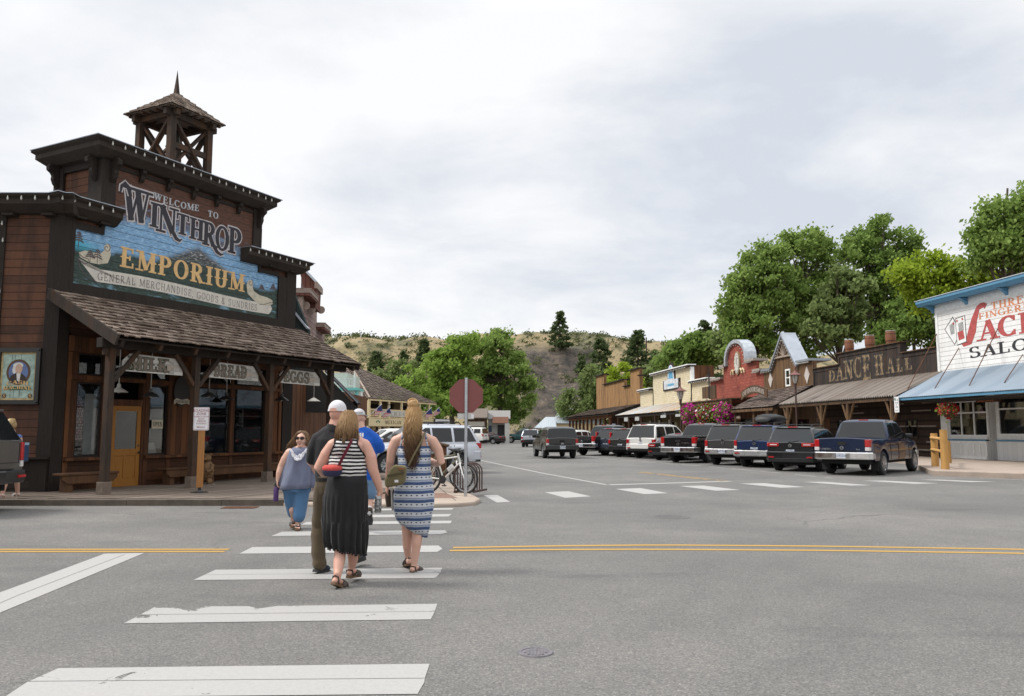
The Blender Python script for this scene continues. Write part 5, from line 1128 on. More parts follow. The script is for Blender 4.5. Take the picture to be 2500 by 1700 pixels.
for k,(px,py) in enumerate(((2072,857),(2122,849),(2173,839))):
    u,z = q(px,py,-.1);t = rthing('barrel',('reddish barrel on the dance hall parapet, lowest and farthest of three','reddish barrel on the dance hall parapet, middle of three','reddish barrel on the dance hall parapet, highest and nearest the saloon')[k],'barrel','barrels on the parapet')
    zz = zc_+.06;h = .72
    MB().lathe([(0,0),(.25,0),(.28,h*.3),(.29,h*.5),(.28,h*.7),(.25,h),(0,h)],(u,.15,zz),18).build('staves',BARREL,t)
    MB().lathe([(.265,h*.18),(.28,h*.18),(.288,h*.24),(.27,h*.24)],(u,.15,zz),18).build('hoop',RUSTY,t);MB().lathe([(.265,h*.76),(.288,h*.76),(.28,h*.82),(.26,h*.82)],(u,.15,zz),18).build('hoop',RUSTY,t)
    MB().lathe([(0,h+.035),(.265,h+.035),(.265,h+.002),(0,h+.001)],(u,.15,zz),18).build('lid',plain('pale_lid',(.5,.47,.42),.6) if k == 0 else bpy.data.materials['pale_lid'],t)
# ------------------------------------------------------------------ gabled store
gb = rthing('gabled_store','brown board store front with a steep tin gable, wagon wheel and shake porch','store building')
Gb = lambda name,mb,mats,par=gb,**k: mb.build(name,mats,par,**k)
gl = q(1865,935)[0];gr_ = uL-.03;(al,zal),(ac,zac),(ar,zar) = q(1887,899),q(1913,822),q(1946,889);zs_ = q(1866,908)[1];zsr = q(1985,880)[1]
mb = MB();mb.prism([(gl,4.3),(gr_,4.3),(gr_,zsr),(ar,zsr),(ar,zar),(ac,zac),(al,zal),(al,zs_),(gl,zs_)],lambda a,b,d: (a,d,b),0,.3);Gb('false_front',mb,W_BARN)
mb = MB();hw = .16
for (p0,p1,ex) in (((al,zal),(ac,zac),-1),((ar,zar),(ac,zac),1)):
    dx,dz = p1[0]-p0[0],p1[1]-p0[1];l = math.hypot(dx,dz);a0 = (p0[0]-dx/l*.35,p0[1]-dz/l*.35)
    nx,nz = (-dz/l,dx/l) if ex < 0 else (dz/l,-dx/l);nz = abs(nz);nx = -abs(nx) if ex < 0 else abs(nx)
    mb.prism([a0,p1,(p1[0]+nx*hw,p1[1]+nz*hw),(a0[0]+nx*hw,a0[1]+nz*hw)],lambda a,b,d: (a,d,b),-.25,.95)
    tip = (p1[0],p1[1]+hw*1.9)
    mb.prism([p1,tip,(p1[0]+nx*hw,p1[1]+nz*hw)],lambda a,b,d: (a,d,b),-.251,.951)
Gb('gable_roof',mb,TINR)
mb = MB();mb.box(gl-.1,al-.2,-.25,.8,zs_+.002,zs_+.14);mb.box(ar+.25,gr_+.0,-.25,1.4,zsr+.002,zsr+.16);Gb('parapet_cap',mb,TINR)
mb = MB()
for k in range(22):
    t_ = k/21;p = (al+(ac-al)*t_*2,zal+(zac-zal)*t_*2) if t_ < .5 else (ac+(ar-ac)*(t_-.5)*2,zac+(zar-zac)*(t_-.5)*2);mb.ball((p[0],-.2,p[1]-.2),.05,5,4)
for k in range(12): mb.ball((ar+.3+k*(gr_-ar-.3)/12,-.25,zsr-.1),.05,5,4); 
for k in range(6): mb.ball((gl+k*(al-gl)/6,-.25,zs_-.1),.05,5,4)
Gb('light_string',mb,BULB)
wc = q(1915,869);mb = MB();r0 = 1.0
mb.tube([(wc[0]+r0*math.cos(k*PI/16),-.08,wc[1]+r0*1.15*math.sin(k*PI/16)) for k in range(17)],.06,6);mb.bar((wc[0]-1.3,-.09,wc[1]-.05),(wc[0]+1.3,-.09,wc[1]-.05),.12,.14)
for k in range(1,8): a_ = k*PI/8;mb.tube([(wc[0],-.08,wc[1]),(wc[0]+r0*math.cos(a_),-.08,wc[1]+r0*1.15*math.sin(a_))],.035,5)
mb.lathe([(0,-.16),(.13,-.16),(.15,-.04),(0,-.04)],(wc[0],0,wc[1]),12,axis='y');Gb('wagon_wheel',mb,plain('grey_wheel_wood',(.3,.24,.19),.9))
(a,z1),(b,z0_) = q(1920,902),q(1930,943);f = MB();a -= .1;b += .1
for r_ in ((a,a+.12,z0_,z1),(b-.12,b,z0_,z1),(a+.12,b-.12,z1-.12,z1),(a+.12,b-.12,z0_,z0_+.12),(a+.12,b-.12,(z0_+z1)/2-.04,(z0_+z1)/2+.04)): f.box(r_[0],r_[1],-.07,-.001,r_[2],r_[3])
wf = Gb('window',f,WHITE);MB().box(a+.12,b-.12,-.03,-.02,z0_+.12,z1-.12).build('pane',GLASS,wf)
for px,py in ((1882,928),(1971,916)):
    u,z = q(px,py);Gb('diamond_panel',MB().prism([(u-.38,z),(u,z-.62),(u+.38,z),(u,z+.62)],lambda a,b,d: (a,d,b),-.05,-.001),plain('diamond_grey',(.5,.45,.41),.7) if px < 1900 else bpy.data.materials['diamond_grey'])
e0 = q(1784,1003,3.)[0];mb = MB();shakes(mb,e0,gr_-.0,(0.,4.72),(-3.0,3.22),11,.22,.04,rnd=random.Random(8));pr_ = Gb('porch_roof',mb,SHAKE_D)
MB().bar(((e0+gr_)/2,.0,4.62),((e0+gr_)/2,-2.95,3.14),gr_-e0,.05).build('roof_deck',W_DARK,pr_)
mb = MB();mb.box(e0,gr_,-3.02,-2.97,2.98,3.16);Gb('fascia',mb,W_BARN)
for u in (e0+.3,(e0+gr_)/2,gr_-.3): Gb('porch_post',MB().box(u-.12,u+.12,-2.8,-2.56,.1,3.1),W_BARN)
Gb('shop_wall',MB().wall(gl,gr_,.1,4.3,.02,.3,[(gl+1,gl+3,1.,2.4),(gl+3.6,gl+4.7,.1,2.4),(gl+5.4,gl+7.4,1.,2.4)]),W_GREYB)
Gb('rear_block',MB().box(gl+.1,gr_-.1,1.6,12,.1,4.6).box(gl+.1,gr_-.1,.31,1.6,3.2,4.6),W_GREYB)
for a in (gl+1,gl+5.4): Gb('pane',MB().box(a,a+2,.12,.125,1.,2.4),GLASS)
t = rthing('arched_sign','grey arched plank sign reading OUTDOORSMAN on the shake porch roof','sign');(a,_),(b,_) = q(1812,980,2.2),q(1875,970,2.2);zz = 3.95;mb = MB();N_ = 14;L_ = b-a
top = [(a+L_*k/N_,zz+.62+.42*math.sin(PI*k/N_)) for k in range(N_+1)];bot = [(a+L_*k/N_,zz+.0+.42*math.sin(PI*k/N_)) for k in range(N_+1)][::-1]
mb.prism(top+bot,lambda x_,y_,d: (x_,d,y_),-2.3,-2.2);mb.build('board',W_GREYB,t);mb = MB();tx = 'OUTDOORSMAN';sx = L_*.84/gwidth(tx,1,.08)
gtext(mb,tx,lambda x_,y_,d: (a+L_*.08+x_*sx,-2.302-d,zz+.14+y_*.34+.42*math.sin(PI*(.08+x_*sx/L_))),0,d0=.004,space=.08);mb.build('lettering',plain('carved_pale',(.4,.35,.3),.8),t)
for k,u in enumerate((a+.5,b-.3,b+1.6)):
    t = rthing('hanging_board',('small dark board under the shake porch, below the start of the arched sign','small dark board under the shake porch, below the end of the arched sign','small dark board under the shake porch near the dance hall')[k],'sign','boards under the shake porch');MB().box(u-.45,u+.45,-2.75,-2.7,2.45,2.75).build('board',W_GREYB,t)
    mb = MB()
    for j in range(5): mb.box(u-.34+j*.14,u-.26+j*.14,-2.757,-2.751,2.54,2.68)
    mb.build('lettering',bpy.data.materials['carved_pale'],t)
# ------------------------------------------------------------------ red brick front with a round arch
rb = rthing('red_brick_store','red brick false front with a round tin arch and an oval clock','store building')
Rb = lambda name,mb,mats,par=rb,**k: mb.build(name,mats,par,**k)
r0 = q(1735,960)[0];r1 = gl-.03;cl_,zcl = q(1766,897);cr_,zcr = q(1845,882);zw = q(1750,929)[1];zw2 = q(1860,906)[1];zc2 = (zcl+zcr)/2
A0,zA = q(1777,890);A1,_ = q(1823,882);zT = q(1800,838)[1];ac_ = (A0+A1)/2;rx = (A1-A0)/2
arch = [(ac_+rx*math.cos(R(180-15*k)),zc2+.5+(zT-zc2-.5)*math.sin(R(15*k))) for k in range(13)]
mb = MB();mb.prism([(r0,4.0),(r1,4.0),(r1,zw2),(cr_,zw2),(cr_,zc2),(A1,zc2)]+arch[::-1]+[(A0,zc2),(cl_,zc2),(cl_,zw),(r0,zw)],lambda a,b,d: (a,d,b),0,.3);Rb('false_front',mb,REDB)
mb = MB();o_ = [(ac_+(rx+.32)*math.cos(R(180-15*k)),zc2+.5+(zT+.32-zc2-.5)*math.sin(R(15*k))) for k in range(13)]
ring = [(A0,zc2+.05)]+arch+[(A1,zc2+.05)];oring = [(A0-.32,zc2+.05)]+o_+[(A1+.32,zc2+.05)]
for k in range(len(ring)-1): mb.prism([ring[k],ring[k+1],oring[k+1],oring[k]],lambda a,b,d: (a,d,b),-.25,.75)
Rb('arch_hood',mb,plain('weathered_tin',(.4,.43,.46),.5,.4,.25,3.))
GREYWD = plain('weathered_grey_wood',(.3,.26,.22),.9,0,.35,6.,.3)
for (a,b,z) in ((cl_-.2,A0-.3,zc2),(A1+.3,cr_+.3,zc2),(r0,cl_,zw),(cr_,r1,zw2)): Rb('cornice',MB().box(a,b,-.35,.9,z+.002,z+.2),GREYWD)
mb = MB()
for k in range(13): mb.ball((arch[k][0]*.97+ac_*.03,-.28,arch[k][1]-.2),.05,5,4)
for (a,b,z) in ((r0,cl_,zw),(cl_,A0,zc2),(A1,cr_,zc2),(cr_,r1,zw2)):
    for k in range(7): mb.ball((a+(b-a)*k/7,-.36,z-.08),.05,5,4)
Rb('light_string',mb,BULB)
u,z = q(1802,887);ov2 = lambda a,b: [(u+a*math.cos(k*PI/14),z+b*math.sin(k*PI/14)) for k in range(28)]
ck = Rb('clock',MB().prism(ov2(.62,1.02),lambda a,b,d: (a,d,b),-.12,-.001),plain('clock_rim',(.3,.21,.12),.6));MB().prism(ov2(.5,.88),lambda a,b,d: (a,d,b),-.16,-.121).build('dial',plain('clock_dial',(.55,.52,.47),.6),ck)
mb = MB(); 
for k in range(12): a_ = k*PI/6;mb.bar((u+.38*math.cos(a_),-.165,z+.7*math.sin(a_)),(u+.45*math.cos(a_),-.165,z+.8*math.sin(a_)),.02,.05,(0,1,0))
mb.bar((u,-.168,z),(u+.05,-.168,z+.5),.02,.05,(0,1,0));mb.bar((u,-.168,z),(u+.25,-.168,z-.2),.02,.05,(0,1,0));mb.build('hands',INK,ck)
for s in (-1,1): Rb('curl',MB().tube([(u+s*(.7+.1*k+.12*math.sin(k*1.2)),-.08,z-.75+.22*math.cos(k*1.25)) for k in range(10)],[.1-.004*k for k in range(10)],6),plain('gilt_cream',(.66,.5,.3),.6) if s < 0 else bpy.data.materials['gilt_cream'])
mb = MB();mb.box(r0,r1-.0,-3.,-2.7,3.75,4.05);mb.box(r0,r1,-2.9,-2.65,3.45,3.74);Rb('porch_beam',mb,W_BARN);Rb('porch_roof',MB().bar(((r0+r1)/2,0,4.28),((r0+r1)/2,-3.1,4.1),r1-r0,.1),W_GREYB)
for k in range(4):
    u = r0+.4+k*(r1-r0-.9)/3;po = Rb('porch_post',MB().box(u-.13,u+.13,-2.9,-2.64,.1,3.45),W_BARN);MB().bar((u+.1,-2.77,2.5),(u+.9,-2.77,3.45),.12,.14,(0,1,0)).bar((u-.1,-2.77,2.5),(u-.9,-2.77,3.45),.12,.14,(0,1,0)).build('knee_brace',W_GREYB,po)
Rb('shop_wall',MB().wall(r0,r1,.1,4.,.02,.3,[(r0+1,r0+4,.9,2.6),(r0+5,r0+6.2,.1,2.4),(r0+7,r1-1,.9,2.6)]),W_PANEL);Rb('rear_block',MB().box(r0+.1,r1-.1,1.5,12,.1,4.6).box(r0+.1,r1-.1,.31,1.5,3.2,4.6),W_GREYB)
for (a,b) in ((r0+1,r0+4),(r0+7,r1-1)): Rb('pane',MB().box(a,b,.12,.125,.9,2.6),GLASS)
# ------------------------------------------------------------------ yellow brick front
yb = rthing('yellow_brick_store','pale yellow brick false front with stepped parapet and rusty tin porch','store building')
Yb = lambda name,mb,mats,par=yb,**k: mb.build(name,mats,par,**k)
y0 = q(1563,960)[0];y1 = r0-.03;(ya,za),(yb_,zb_) = q(1594,914),q(1687,894);zl_ = q(1565,955)[1];zr2 = q(1700,931)[1];zt = (za+zb_)/2
mb = MB();mb.prism([(y0,4.2),(y1,4.2),(y1,zr2),(yb_,zr2),(yb_,zt),(ya,zt),(ya,zl_),(y0,zl_)],lambda a,b,d: (a,d,b),0,.3);Yb('false_front',mb,YELLOWB)
Yb('parapet_return',MB().box(yb_-.3,yb_,.3,2.4,4.2,zt).box(ya,yb_-.3,2.1,2.4,4.2,zt-.05),W_PANEL);Yb('return_edge',MB().box(yb_-.28,yb_+.02,-.03,.32,zr2+.2,zt-.1),WHITE)
for (a,b,z) in ((y0-.2,ya,zl_),(ya-.2,yb_+.1,zt),(yb_,y1,zr2)): Yb('cornice',MB().box(a,b,-.42,.5,z+.03,z+.14),WHITE)
mb = MB()
for (a,b,z) in ((y0-.2,ya,zl_),(ya-.2,yb_+.1,zt),(yb_,y1,zr2)): mb.box(a,b,-.36,.4,z-.12,z+.029)
Yb('eaves_board',mb,W_DARK)
mb = MB()
for (a,b,z) in ((y0,ya,zl_),(ya,yb_,zt),(yb_,y1,zr2)):
    for k in range(int((b-a)/.55)): mb.ball((a+.2+k*.55,-.4,z-.16),.07,5,4)
Yb('light_string',mb,BULB);mb = MB()
for u in (ya,yb_): mb.box(u-.1,u+.1,-.05,-.001,4.6,zr2)
Yb('trim_board',mb,W_DARK)
(a,z1),(b,z0_) = q(1621,931),q(1662,949);mb = MB();um = (a*.5+b*.5); 
out = [(a,z0_),(b,z0_),(b,z1),(um+1.4,z1)]+[(um+1.4*math.cos(k*PI/8),z1+.2+1.7*math.sin(k*PI/8)) for k in range(9)]+[(um-1.4,z1),(a,z1)]
t = rthing('wall_sign','dark edged white and blue shop sign with arched top on yellow brick','sign');mb.prism(out,lambda a,b,d: (a,d,b),-.12,-.001);mb.build('frame',W_DARK,t)
inn = lambda s: [(um+(p[0]-um)*s,(z0_+z1)/2+.5+(p[1]-(z0_+z1)/2-.5)*s) for p in out]
MB().prism(inn(.86),lambda a,b,d: (a,d,b),-.15,-.121).build('board',plain('sign_greyblue',(.55,.57,.6),.6,var=.3,scale=2.),t)
mb = MB();mb.prism([(um-.9,z1+.1),(um+.9,z1+.1),(um+.5,z1+1.2),(um,z1+1.5),(um-.5,z1+1.2)],lambda a,b,d: (a,d,b),-.16,-.151,0)
mb.prism([(um-1.2,z0_+.45),(um+1.2,z0_+.45),(um+1.2,z0_+.7),(um-1.2,z0_+.7)],lambda a,b,d: (a,d,b),-.16,-.151,0);mb.build('painting',plain('sign_blue',(.1,.32,.5),.6,var=.4,scale=5.),t)
pb = MB();n = 50;e0,e1_ = q(1500,1017,3.2)[0],q(1682,989,3.2)[0]
f0,f1 = q(1549,990)[0],y1-3
for (a0,a1,aa,bb) in (((f0,4.55),(e0,3.35),0,1),):
    rows = [[(f0+(f1-f0)*k/(n*2)+(e0-f0+(e1_-f1-e0+f0)*k/(n*2))*s,-3.3*s,4.6+(3.5-4.6)*s+(.03 if k % 2 else -.03)) for k in range(n*2+1)] for s in (0,.5,1)]
    pb.loft(rows,0,cap=False,smooth=False,closed=False)
pr_ = Yb('porch_roof',pb,TIN_RUST);MB().box(e0+1,e1_-.3,-3.1,-2.95,3.15,3.38).build('porch_beam',W_DARK,pr_)
for k in range(6): u = e0+1.2+k*(e1_-e0-1.8)/5;Yb('porch_post',MB().tube([(u,-3.,.1),(u+.05,-3.,3.2)],.12,7),W_POST)
Yb('shop_wall',MB().wall(y0,y1,.1,4.2,.02,.3,[(y0+3,y0+6,.9,2.5),(y0+8,y0+9.3,.1,2.4),(y0+12,y0+15,.9,2.5),(y0+18,y0+21,.9,2.5),(y1-5,y1-3.6,.1,2.4)]),wood('olive_boards',(.14,.105,.05),(.09,.065,.032),.3,'v',.04,.3));Yb('rear_block',MB().box(y0+.1,y1-.1,2.6,12,.1,4.6).box(y0+.1,y1-.1,.31,2.6,3.3,4.6),W_GREYB)
for (a,b) in ((y0+3,y0+6),(y0+12,y0+15),(y0+18,y0+21)): Yb('pane',MB().box(a,b,.12,.125,.9,2.5),GLASS)
for k,px in enumerate((1585,1607,1632)):
    u = q(px,1035,.2)[0];t = rthing('framed_poster',('framed pale poster on the olive wall under the rusty tin porch, left of three','framed pale poster on the olive wall under the rusty tin porch, middle of three','framed pale poster on the olive wall under the rusty tin porch, right of three')[k],'poster','posters under the rusty porch');MB().box(u-.5,u+.5,-.08,-.02,1.5,2.9).build('frame',W_DARK,t);MB().box(u-.4,u+.4,-.1,-.081,1.6,2.8).build('sheet',plain('poster_cream',(.55,.5,.4),.7,var=.3,scale=3.) if k == 0 else bpy.data.materials['poster_cream'],t)
for k,(px,py) in enumerate(((1529,1024),(1556,1022),(1620,1014),(1657,1011))):
    u,z = q(px,py,3.05);t = rthing('hanging_board',('small pale shop board at the low far corner of the rusty porch','small pale shop board hung second along the rusty porch eave','blue grey shop board hung third along the rusty porch eave','pale shop board hung nearest along the rusty porch eave')[k],'sign','boards under the rusty porch');MB().box(u-.9,u+.9,-3.1,-3.03,z-.25,z+.25).build('board',plain('dull_white',(.42,.43,.42),.7,var=.25) if k == 0 else bpy.data.materials['dull_white'],t)
# ------------------------------------------------------------------ plank front
pk_ = rthing('plank_store','tall orange brown plank false front with notched skyline and long dark porch','store building')
Pk = lambda name,mb,mats,par=pk_,**k: mb.build(name,mats,par,**k)
W_PLANK = wood('orange_brown_planks',(.34,.19,.085),(.11,.06,.032),.42,'v',.05,.2,stain=(.44,.26,.1),stainamt=.6,grain=.5)
xs = [q(px,950)[0] for px in (1456,1475,1524,1539,1562)]+[y0-.03];zz = [q(1465,918)[1],q(1500,934)[1],q(1530,944)[1],q(1551,903)[1],q(1575,915)[1]]
out = [(xs[0],4.6),(xs[5],4.6)]
for k in (4,3,2,1,0): out += [(xs[k+1],zz[k]),(xs[k],zz[k])]
Pk('false_front',MB().prism(out,lambda a,b,d: (a,d,b),0,.4),W_PLANK)
mb = MB()
for k in range(5): mb.box(xs[k]-.1,xs[k+1]-.0,-.25,.9,zz[k]+.003,zz[k]+.16)
Pk('parapet_cap',mb,W_DARK)
e0 = q(1386,1012,4.)[0];e1_ = xs[5];mb = MB();shakes(mb,e0,e1_,(0,4.95),(-4.2,3.75),8,.5,.07,rnd=random.Random(6));pr_ = Pk('porch_roof',mb,SHAKE_D);MB().bar(((e0+e1_)/2,.0,4.8),((e0+e1_)/2,-4.15,3.6),e1_-e0,.12).build('roof_deck',W_DARK,pr_);MB().box(e0+.6,e1_,-3.9,-3.7,3.2,3.5).build('porch_beam',W_PANEL,pr_)
f = MB()
for k in range(24): u = e0+.4+k*(e1_-e0-.8)/23;f.bar((u,-3.2,3.75),(u,-4.25,3.45),.14,.22)
f.build('rafter',W_PANEL,pr_)
for k in range(11): u = e0+.8+k*(e1_-e0-1.4)/10;Pk('porch_post',MB().box(u-.14,u+.14,-3.94,-3.66,.1,3.2),W_PANEL)
Pk('shop_wall',MB().wall(xs[0]+9,e1_,.1,4.6,.02,.3,[(xs[0]+10+6*k,xs[0]+13+6*k,.8,2.6) for k in range(4)]),W_PANEL);Pk('rear_block',MB().box(xs[0]+9,e1_-.1,1.6,12,.1,4.7).box(xs[0]+9,e1_-.1,.31,1.6,3.3,4.7),W_PLANK)
for k in range(4): Pk('pane',MB().box(xs[0]+10+6*k,xs[0]+13+6*k,.12,.125,.8,2.6),GLASS)
u,z = q(1456,1029,3.4);t = rthing('round_sign','white oval board hanging beside a post of the long dark porch','sign');MB().prism([(u+.5*math.cos(k*PI/8),z+.75*math.sin(k*PI/8)) for k in range(16)],lambda a,b,d: (a,d,b),-3.5,-3.4).build('board',WHITE,t)
# raised walk along the row
mb = MB();mb.box(-.0-.3,-130,-3.6,.05,-.1,.14);o = mb.build('boardwalk',DECKM,None,(RR.o[0],RR.o[1],0),RR.rot);o['kind'] = 'structure'
# ------------------------------------------------------------------ far barns, cottages
def slopehouse(name,label,cat,Y,x0,x1,zr,ze,dep,wall,roof,xr0=None,dy=0):
    t = thing(name,label,cat,(0,Y,0));MB().box(x0+.2,x1-.2,.4,dep*2-.4,-.2,ze+.05).build('wall',wall,t)
    xr0 = x0 if xr0 is None else xr0
    mb = MB();th = .12
    mb.add([(x0,0,ze),(x1,0,ze),(x1,dep,zr),(xr0,dep,zr),(x0,dep*2,ze),(x1,dep*2,ze),(x0,0,ze-th),(x1,0,ze-th)],[(0,1,2,3),(3,2,5,4),(0,3,4),(1,5,2),(6,7,1,0)]);mb.build('roof',roof,t)
    return t
pX = lambda px,Y: (px-1250)/FPX*Y/ (cp_+0*sp_) * 1.0
t = slopehouse('barn','cream barn with a big pale tin roof beyond the plank store','barn',148,pX(1351,148),pX(1470,148),5.85,3.0,7,CREAM,TIN_PALE,pX(1373,148));MB().box(pX(1421,155)-.5,pX(1421,155)+.5,6,7,5.2,7.2).build('chimney',plain('chimney_brick',(.35,.2,.13),.9),t)
slopehouse('barn','lower cream shed with pale tin roof beside the big tin roofed barn','barn',142,pX(1307,142),pX(1358,142),4.1,2.1,5,CREAM,TIN_PALE,pX(1334,142))
GREYW = plain('cottage_grey_wall',(.5,.5,.47),.8,0,.2,1.)
t = slopehouse('cottage','pale grey cottage under the elms with a dark doorway','house',101,pX(1188,101),pX(1246,101),4.2,3.1,3,GREYW,plain('grey_roof',(.22,.21,.2),.8))
MB().box(pX(1193,101),pX(1201,101),.35,.41,.2,2.2).build('door',plain('cottage_blue_door',(.05,.08,.14),.5),t);MB().box(pX(1215,101),pX(1232,101),.34,.405,.1,2.3).build('porch_opening',BLACKM,t)
MB().bar((pX(1222,101),.3,3.3),(pX(1222,101),-1.6,2.5),2.,.06).build('porch_roof',RUSTY,t);MB().box(pX(1233,101),pX(1244,101),-1.6,-1.5,0,2.5).build('porch_wall',GREYW,t)
t = slopehouse('shop_shed','low brown shop with a cream fascia board left of the cottage','shop',99,pX(1136,99),pX(1190,99),4.4,3.2,3,W_GREYB,plain('brown_roof',(.15,.12,.1),.9));MB().box(pX(1144,99),pX(1183,99),.25,.41,2.1,2.7).build('fascia_board',plain('pale_board',(.45,.42,.36),.7),t)
# ------------------------------------------------------------------ street furniture along the row
def lamp(px,py_shade,n_,label):
    d = ray(px,py_shade);t_ = (RR.o[0]*RR.n[0]+RR.o[1]*RR.n[1]+n_)/(d[0]*RR.n[0]+d[1]*RR.n[1]);x,y = d[0]*t_,d[1]*t_;zs = HC+d[2]*t_
    t = thing('street_lamp',label,'street lamp',(x,y,0),0,'street lamps with conical shades');s = y/52.
    MB().tube([(0,0,0),(0,0,1.),(0,0,zs-.9*s)],[.09,.06,.055],10).build('pole',DKMET,t)
    MB().lathe([(0,.32*s),(.05*s,.3*s),(.1*s,.18*s),(.42*s,0),(.4*s,-.02*s),(0,.1*s)],(0,0,zs),18).lathe([(0,.62*s),(.05*s,.55*s),(.03*s,.3*s)],(0,0,zs),10).build('shade',plain('lamp_shade_red',(.16,.055,.045),.5) if 'lamp_shade_red' not in MATS else MATS['lamp_shade_red'],t)
    MB().lathe([(.08*s,-.55*s),(.2*s,-.15*s),(.2*s,.0)],(0,0,zs),12).build('globe',BULB,t)
    mb = MB()
    for k in range(6): a_ = k*PI/3;mb.tube([(.09*s*math.cos(a_),.09*s*math.sin(a_),zs-.6*s),(.23*s*math.cos(a_),.23*s*math.sin(a_),zs-.15*s),(.23*s*math.cos(a_),.23*s*math.sin(a_),zs)],.012*s,4)
    mb.tube([(0,0,zs-.92*s),(0,0,zs-.55*s)],[.06*s,.1*s],8);mb.build('cage',DKMET,t)
lamp(1661,955,3.6,'street lamp with red brown shade in front of the rusty tin porch');lamp(1941,916,3.4,'street lamp with red brown shade in front of the gabled store')
FLM = island('magenta_petals',[(0,(.25,.005,.12)),(.6,(.5,.01,.26)),(1,(.62,.1,.36))],.6,.2,0);FLR = island('crimson_petals',[(0,(.2,.004,.02)),(.66,(.36,.01,.04)),(.78,(.62,.5,.5)),(1,(.7,.6,.6))],.6,.05,0)
def basket(x,y,z,r,petals,label,nf=420,bs=None,grp='hanging flower baskets',zs=1.0):
    t = thing('flower_basket',label,'hanging basket',(x,y,z),0,grp);rr = random.Random(int(x*100));f = MB();l = MB()
    for k in range(nf):
        d = Vector((rr.gauss(0,1),rr.gauss(0,1),rr.gauss(.1,1)*zs)).normalized();p = d*r*rr.uniform(.72,1.03);p.z *= zs
        if p.z < -r*.55: p.z *= 1.25
        leaf(f if rr.random() < .74 else l,p,r*.13,rr)
    for k in range(nf//3): p = Vector((rr.gauss(0,.4),rr.gauss(0,.4),rr.gauss(0,.35)))*r;leaf(l,p,r*.14,rr)
    f.build('blossoms',petals,t);l.build('leaves',F_LIGHT,t)
    MB().lathe([(0,-.75*r),(.3*r,-.7*r),(.5*r,-.3*r),(.5*r,-.2*r),(0,-.2*r)],(0,0,0),14).build('pot',W_BENCH,t)
    h = MB()
    for k in range(3): a_ = k*2*PI/3;h.tube([(.48*r*math.cos(a_),.48*r*math.sin(a_),-.2*r),(0,0,r*1.5)],.01,4)
    h.build('hanger',BLACKM,t)
for px,py,rr_,mt,lab in ((1701,1010,.95,FLM,'magenta flower basket hanging at the far end of the red brick porch'),(1742,1012,.95,FLR,'crimson and white flower basket hanging in the middle of the red brick porch'),(1783,1006,.85,FLM,'magenta flower basket hanging beside the shake porch roof')):
    u,z = q(px,py,2.75);w_ = RR.world(u,-3.3,z);basket(w_.x,w_.y,z,rr_,mt,lab,650)
u,z = q(2314,1000,2.2);w_ = RR.world(u,-2.2,z);basket(w_.x,w_.y,z,.52,island('red_petals',[(0,(.3,.005,.012)),(1,(.55,.02,.05))],.6,.1,0),'red flower basket hanging under the saloon awning',330,grp='hanging flower baskets',zs=.7)
# parking sign on the porch post
u,z = q(2181,988,3.0);t = rthing('parking_sign','white and green parking time sign on the porch post behind the blue pickup','sign');mb = MB()
mb.prism([(u+a,z+b) for a,b in rrect(.2,.4,.04)],lambda a,b,d: (a,d,b),-2.83,-2.81,0);P_ = lambda a,b,d: (u+a,-2.83-d,z+b)
for txt,zz_,h in (('2 HR',.18,.09),('8 AM',.05,.08),('TO',-.06,.07),('5 PM',-.17,.08)): ftext(mb,txt,lambda a,b,d: P_(a*h+(.05 if zz_ > .1 else 0),zz_+b*h,d),1,.002,.01)
mb.prism([(-.16,.2),(-.07,.2),(-.07,.34),(-.16,.34)],P_,.001,.003,1);mb.prism([(-.13,-.29),(-.07,-.26),(-.07,-.28),(.13,-.28),(.13,-.3),(-.07,-.3),(-.07,-.32)],P_,.001,.003,1)
mb.build('sign_plate',[SWH,plain('sign_green',(.02,.12,.07),.5)],t)
# peeled log barrier on the pavement corner
t = thing('log_barrier','short peeled log barrier with two rails on the pavement corner','fence',ground(2286,1139,.19));b0 = t.location;pts_ = [ground(2284,1139,.19)-b0,ground(2308,1146,.19)-b0,ground(2315,1131,.19)-b0]
for p,h in zip(pts_,(1.28,1.42,.95)): MB().tube([p,p+Vector((.0,0,h))],[.14,.125],10).build('post',W_FENCE,t)
for zz_ in (.62,1.08): MB().tube([pts_[0]+Vector((-.1,0,zz_+.03)),pts_[1]+Vector((.06,0,zz_-.02))],.065,9).build('rail',W_FENCE,t)
MB().tube([pts_[1]+Vector((.0,0,.7)),pts_[2]+Vector((0,0,.72))],.06,9).build('rail',W_FENCE,t)
# old boards on the porch roof between the yellow and the red fronts
u,z = q(1733,958,2.4);t = rthing('old_sign_boards','weathered grey board pair with an iron vane on the porch between yellow and red fronts','sign');mb = MB();mb.box(u-1.7,u-.1,-2.5,-2.4,z-.5,z+.5);mb.box(u+.1,u+1.5,-2.45,-2.35,z-.6,z+.55);mb.build('board',W_GREYB,t)
MB().tube([(u,-2.45,z-.6),(u,-2.45,z+2.)],.06,6).bar((u-.7,-2.45,z+1.5),(u+.7,-2.45,z+1.5),.04,.06).build('vane',BLACKM,t)
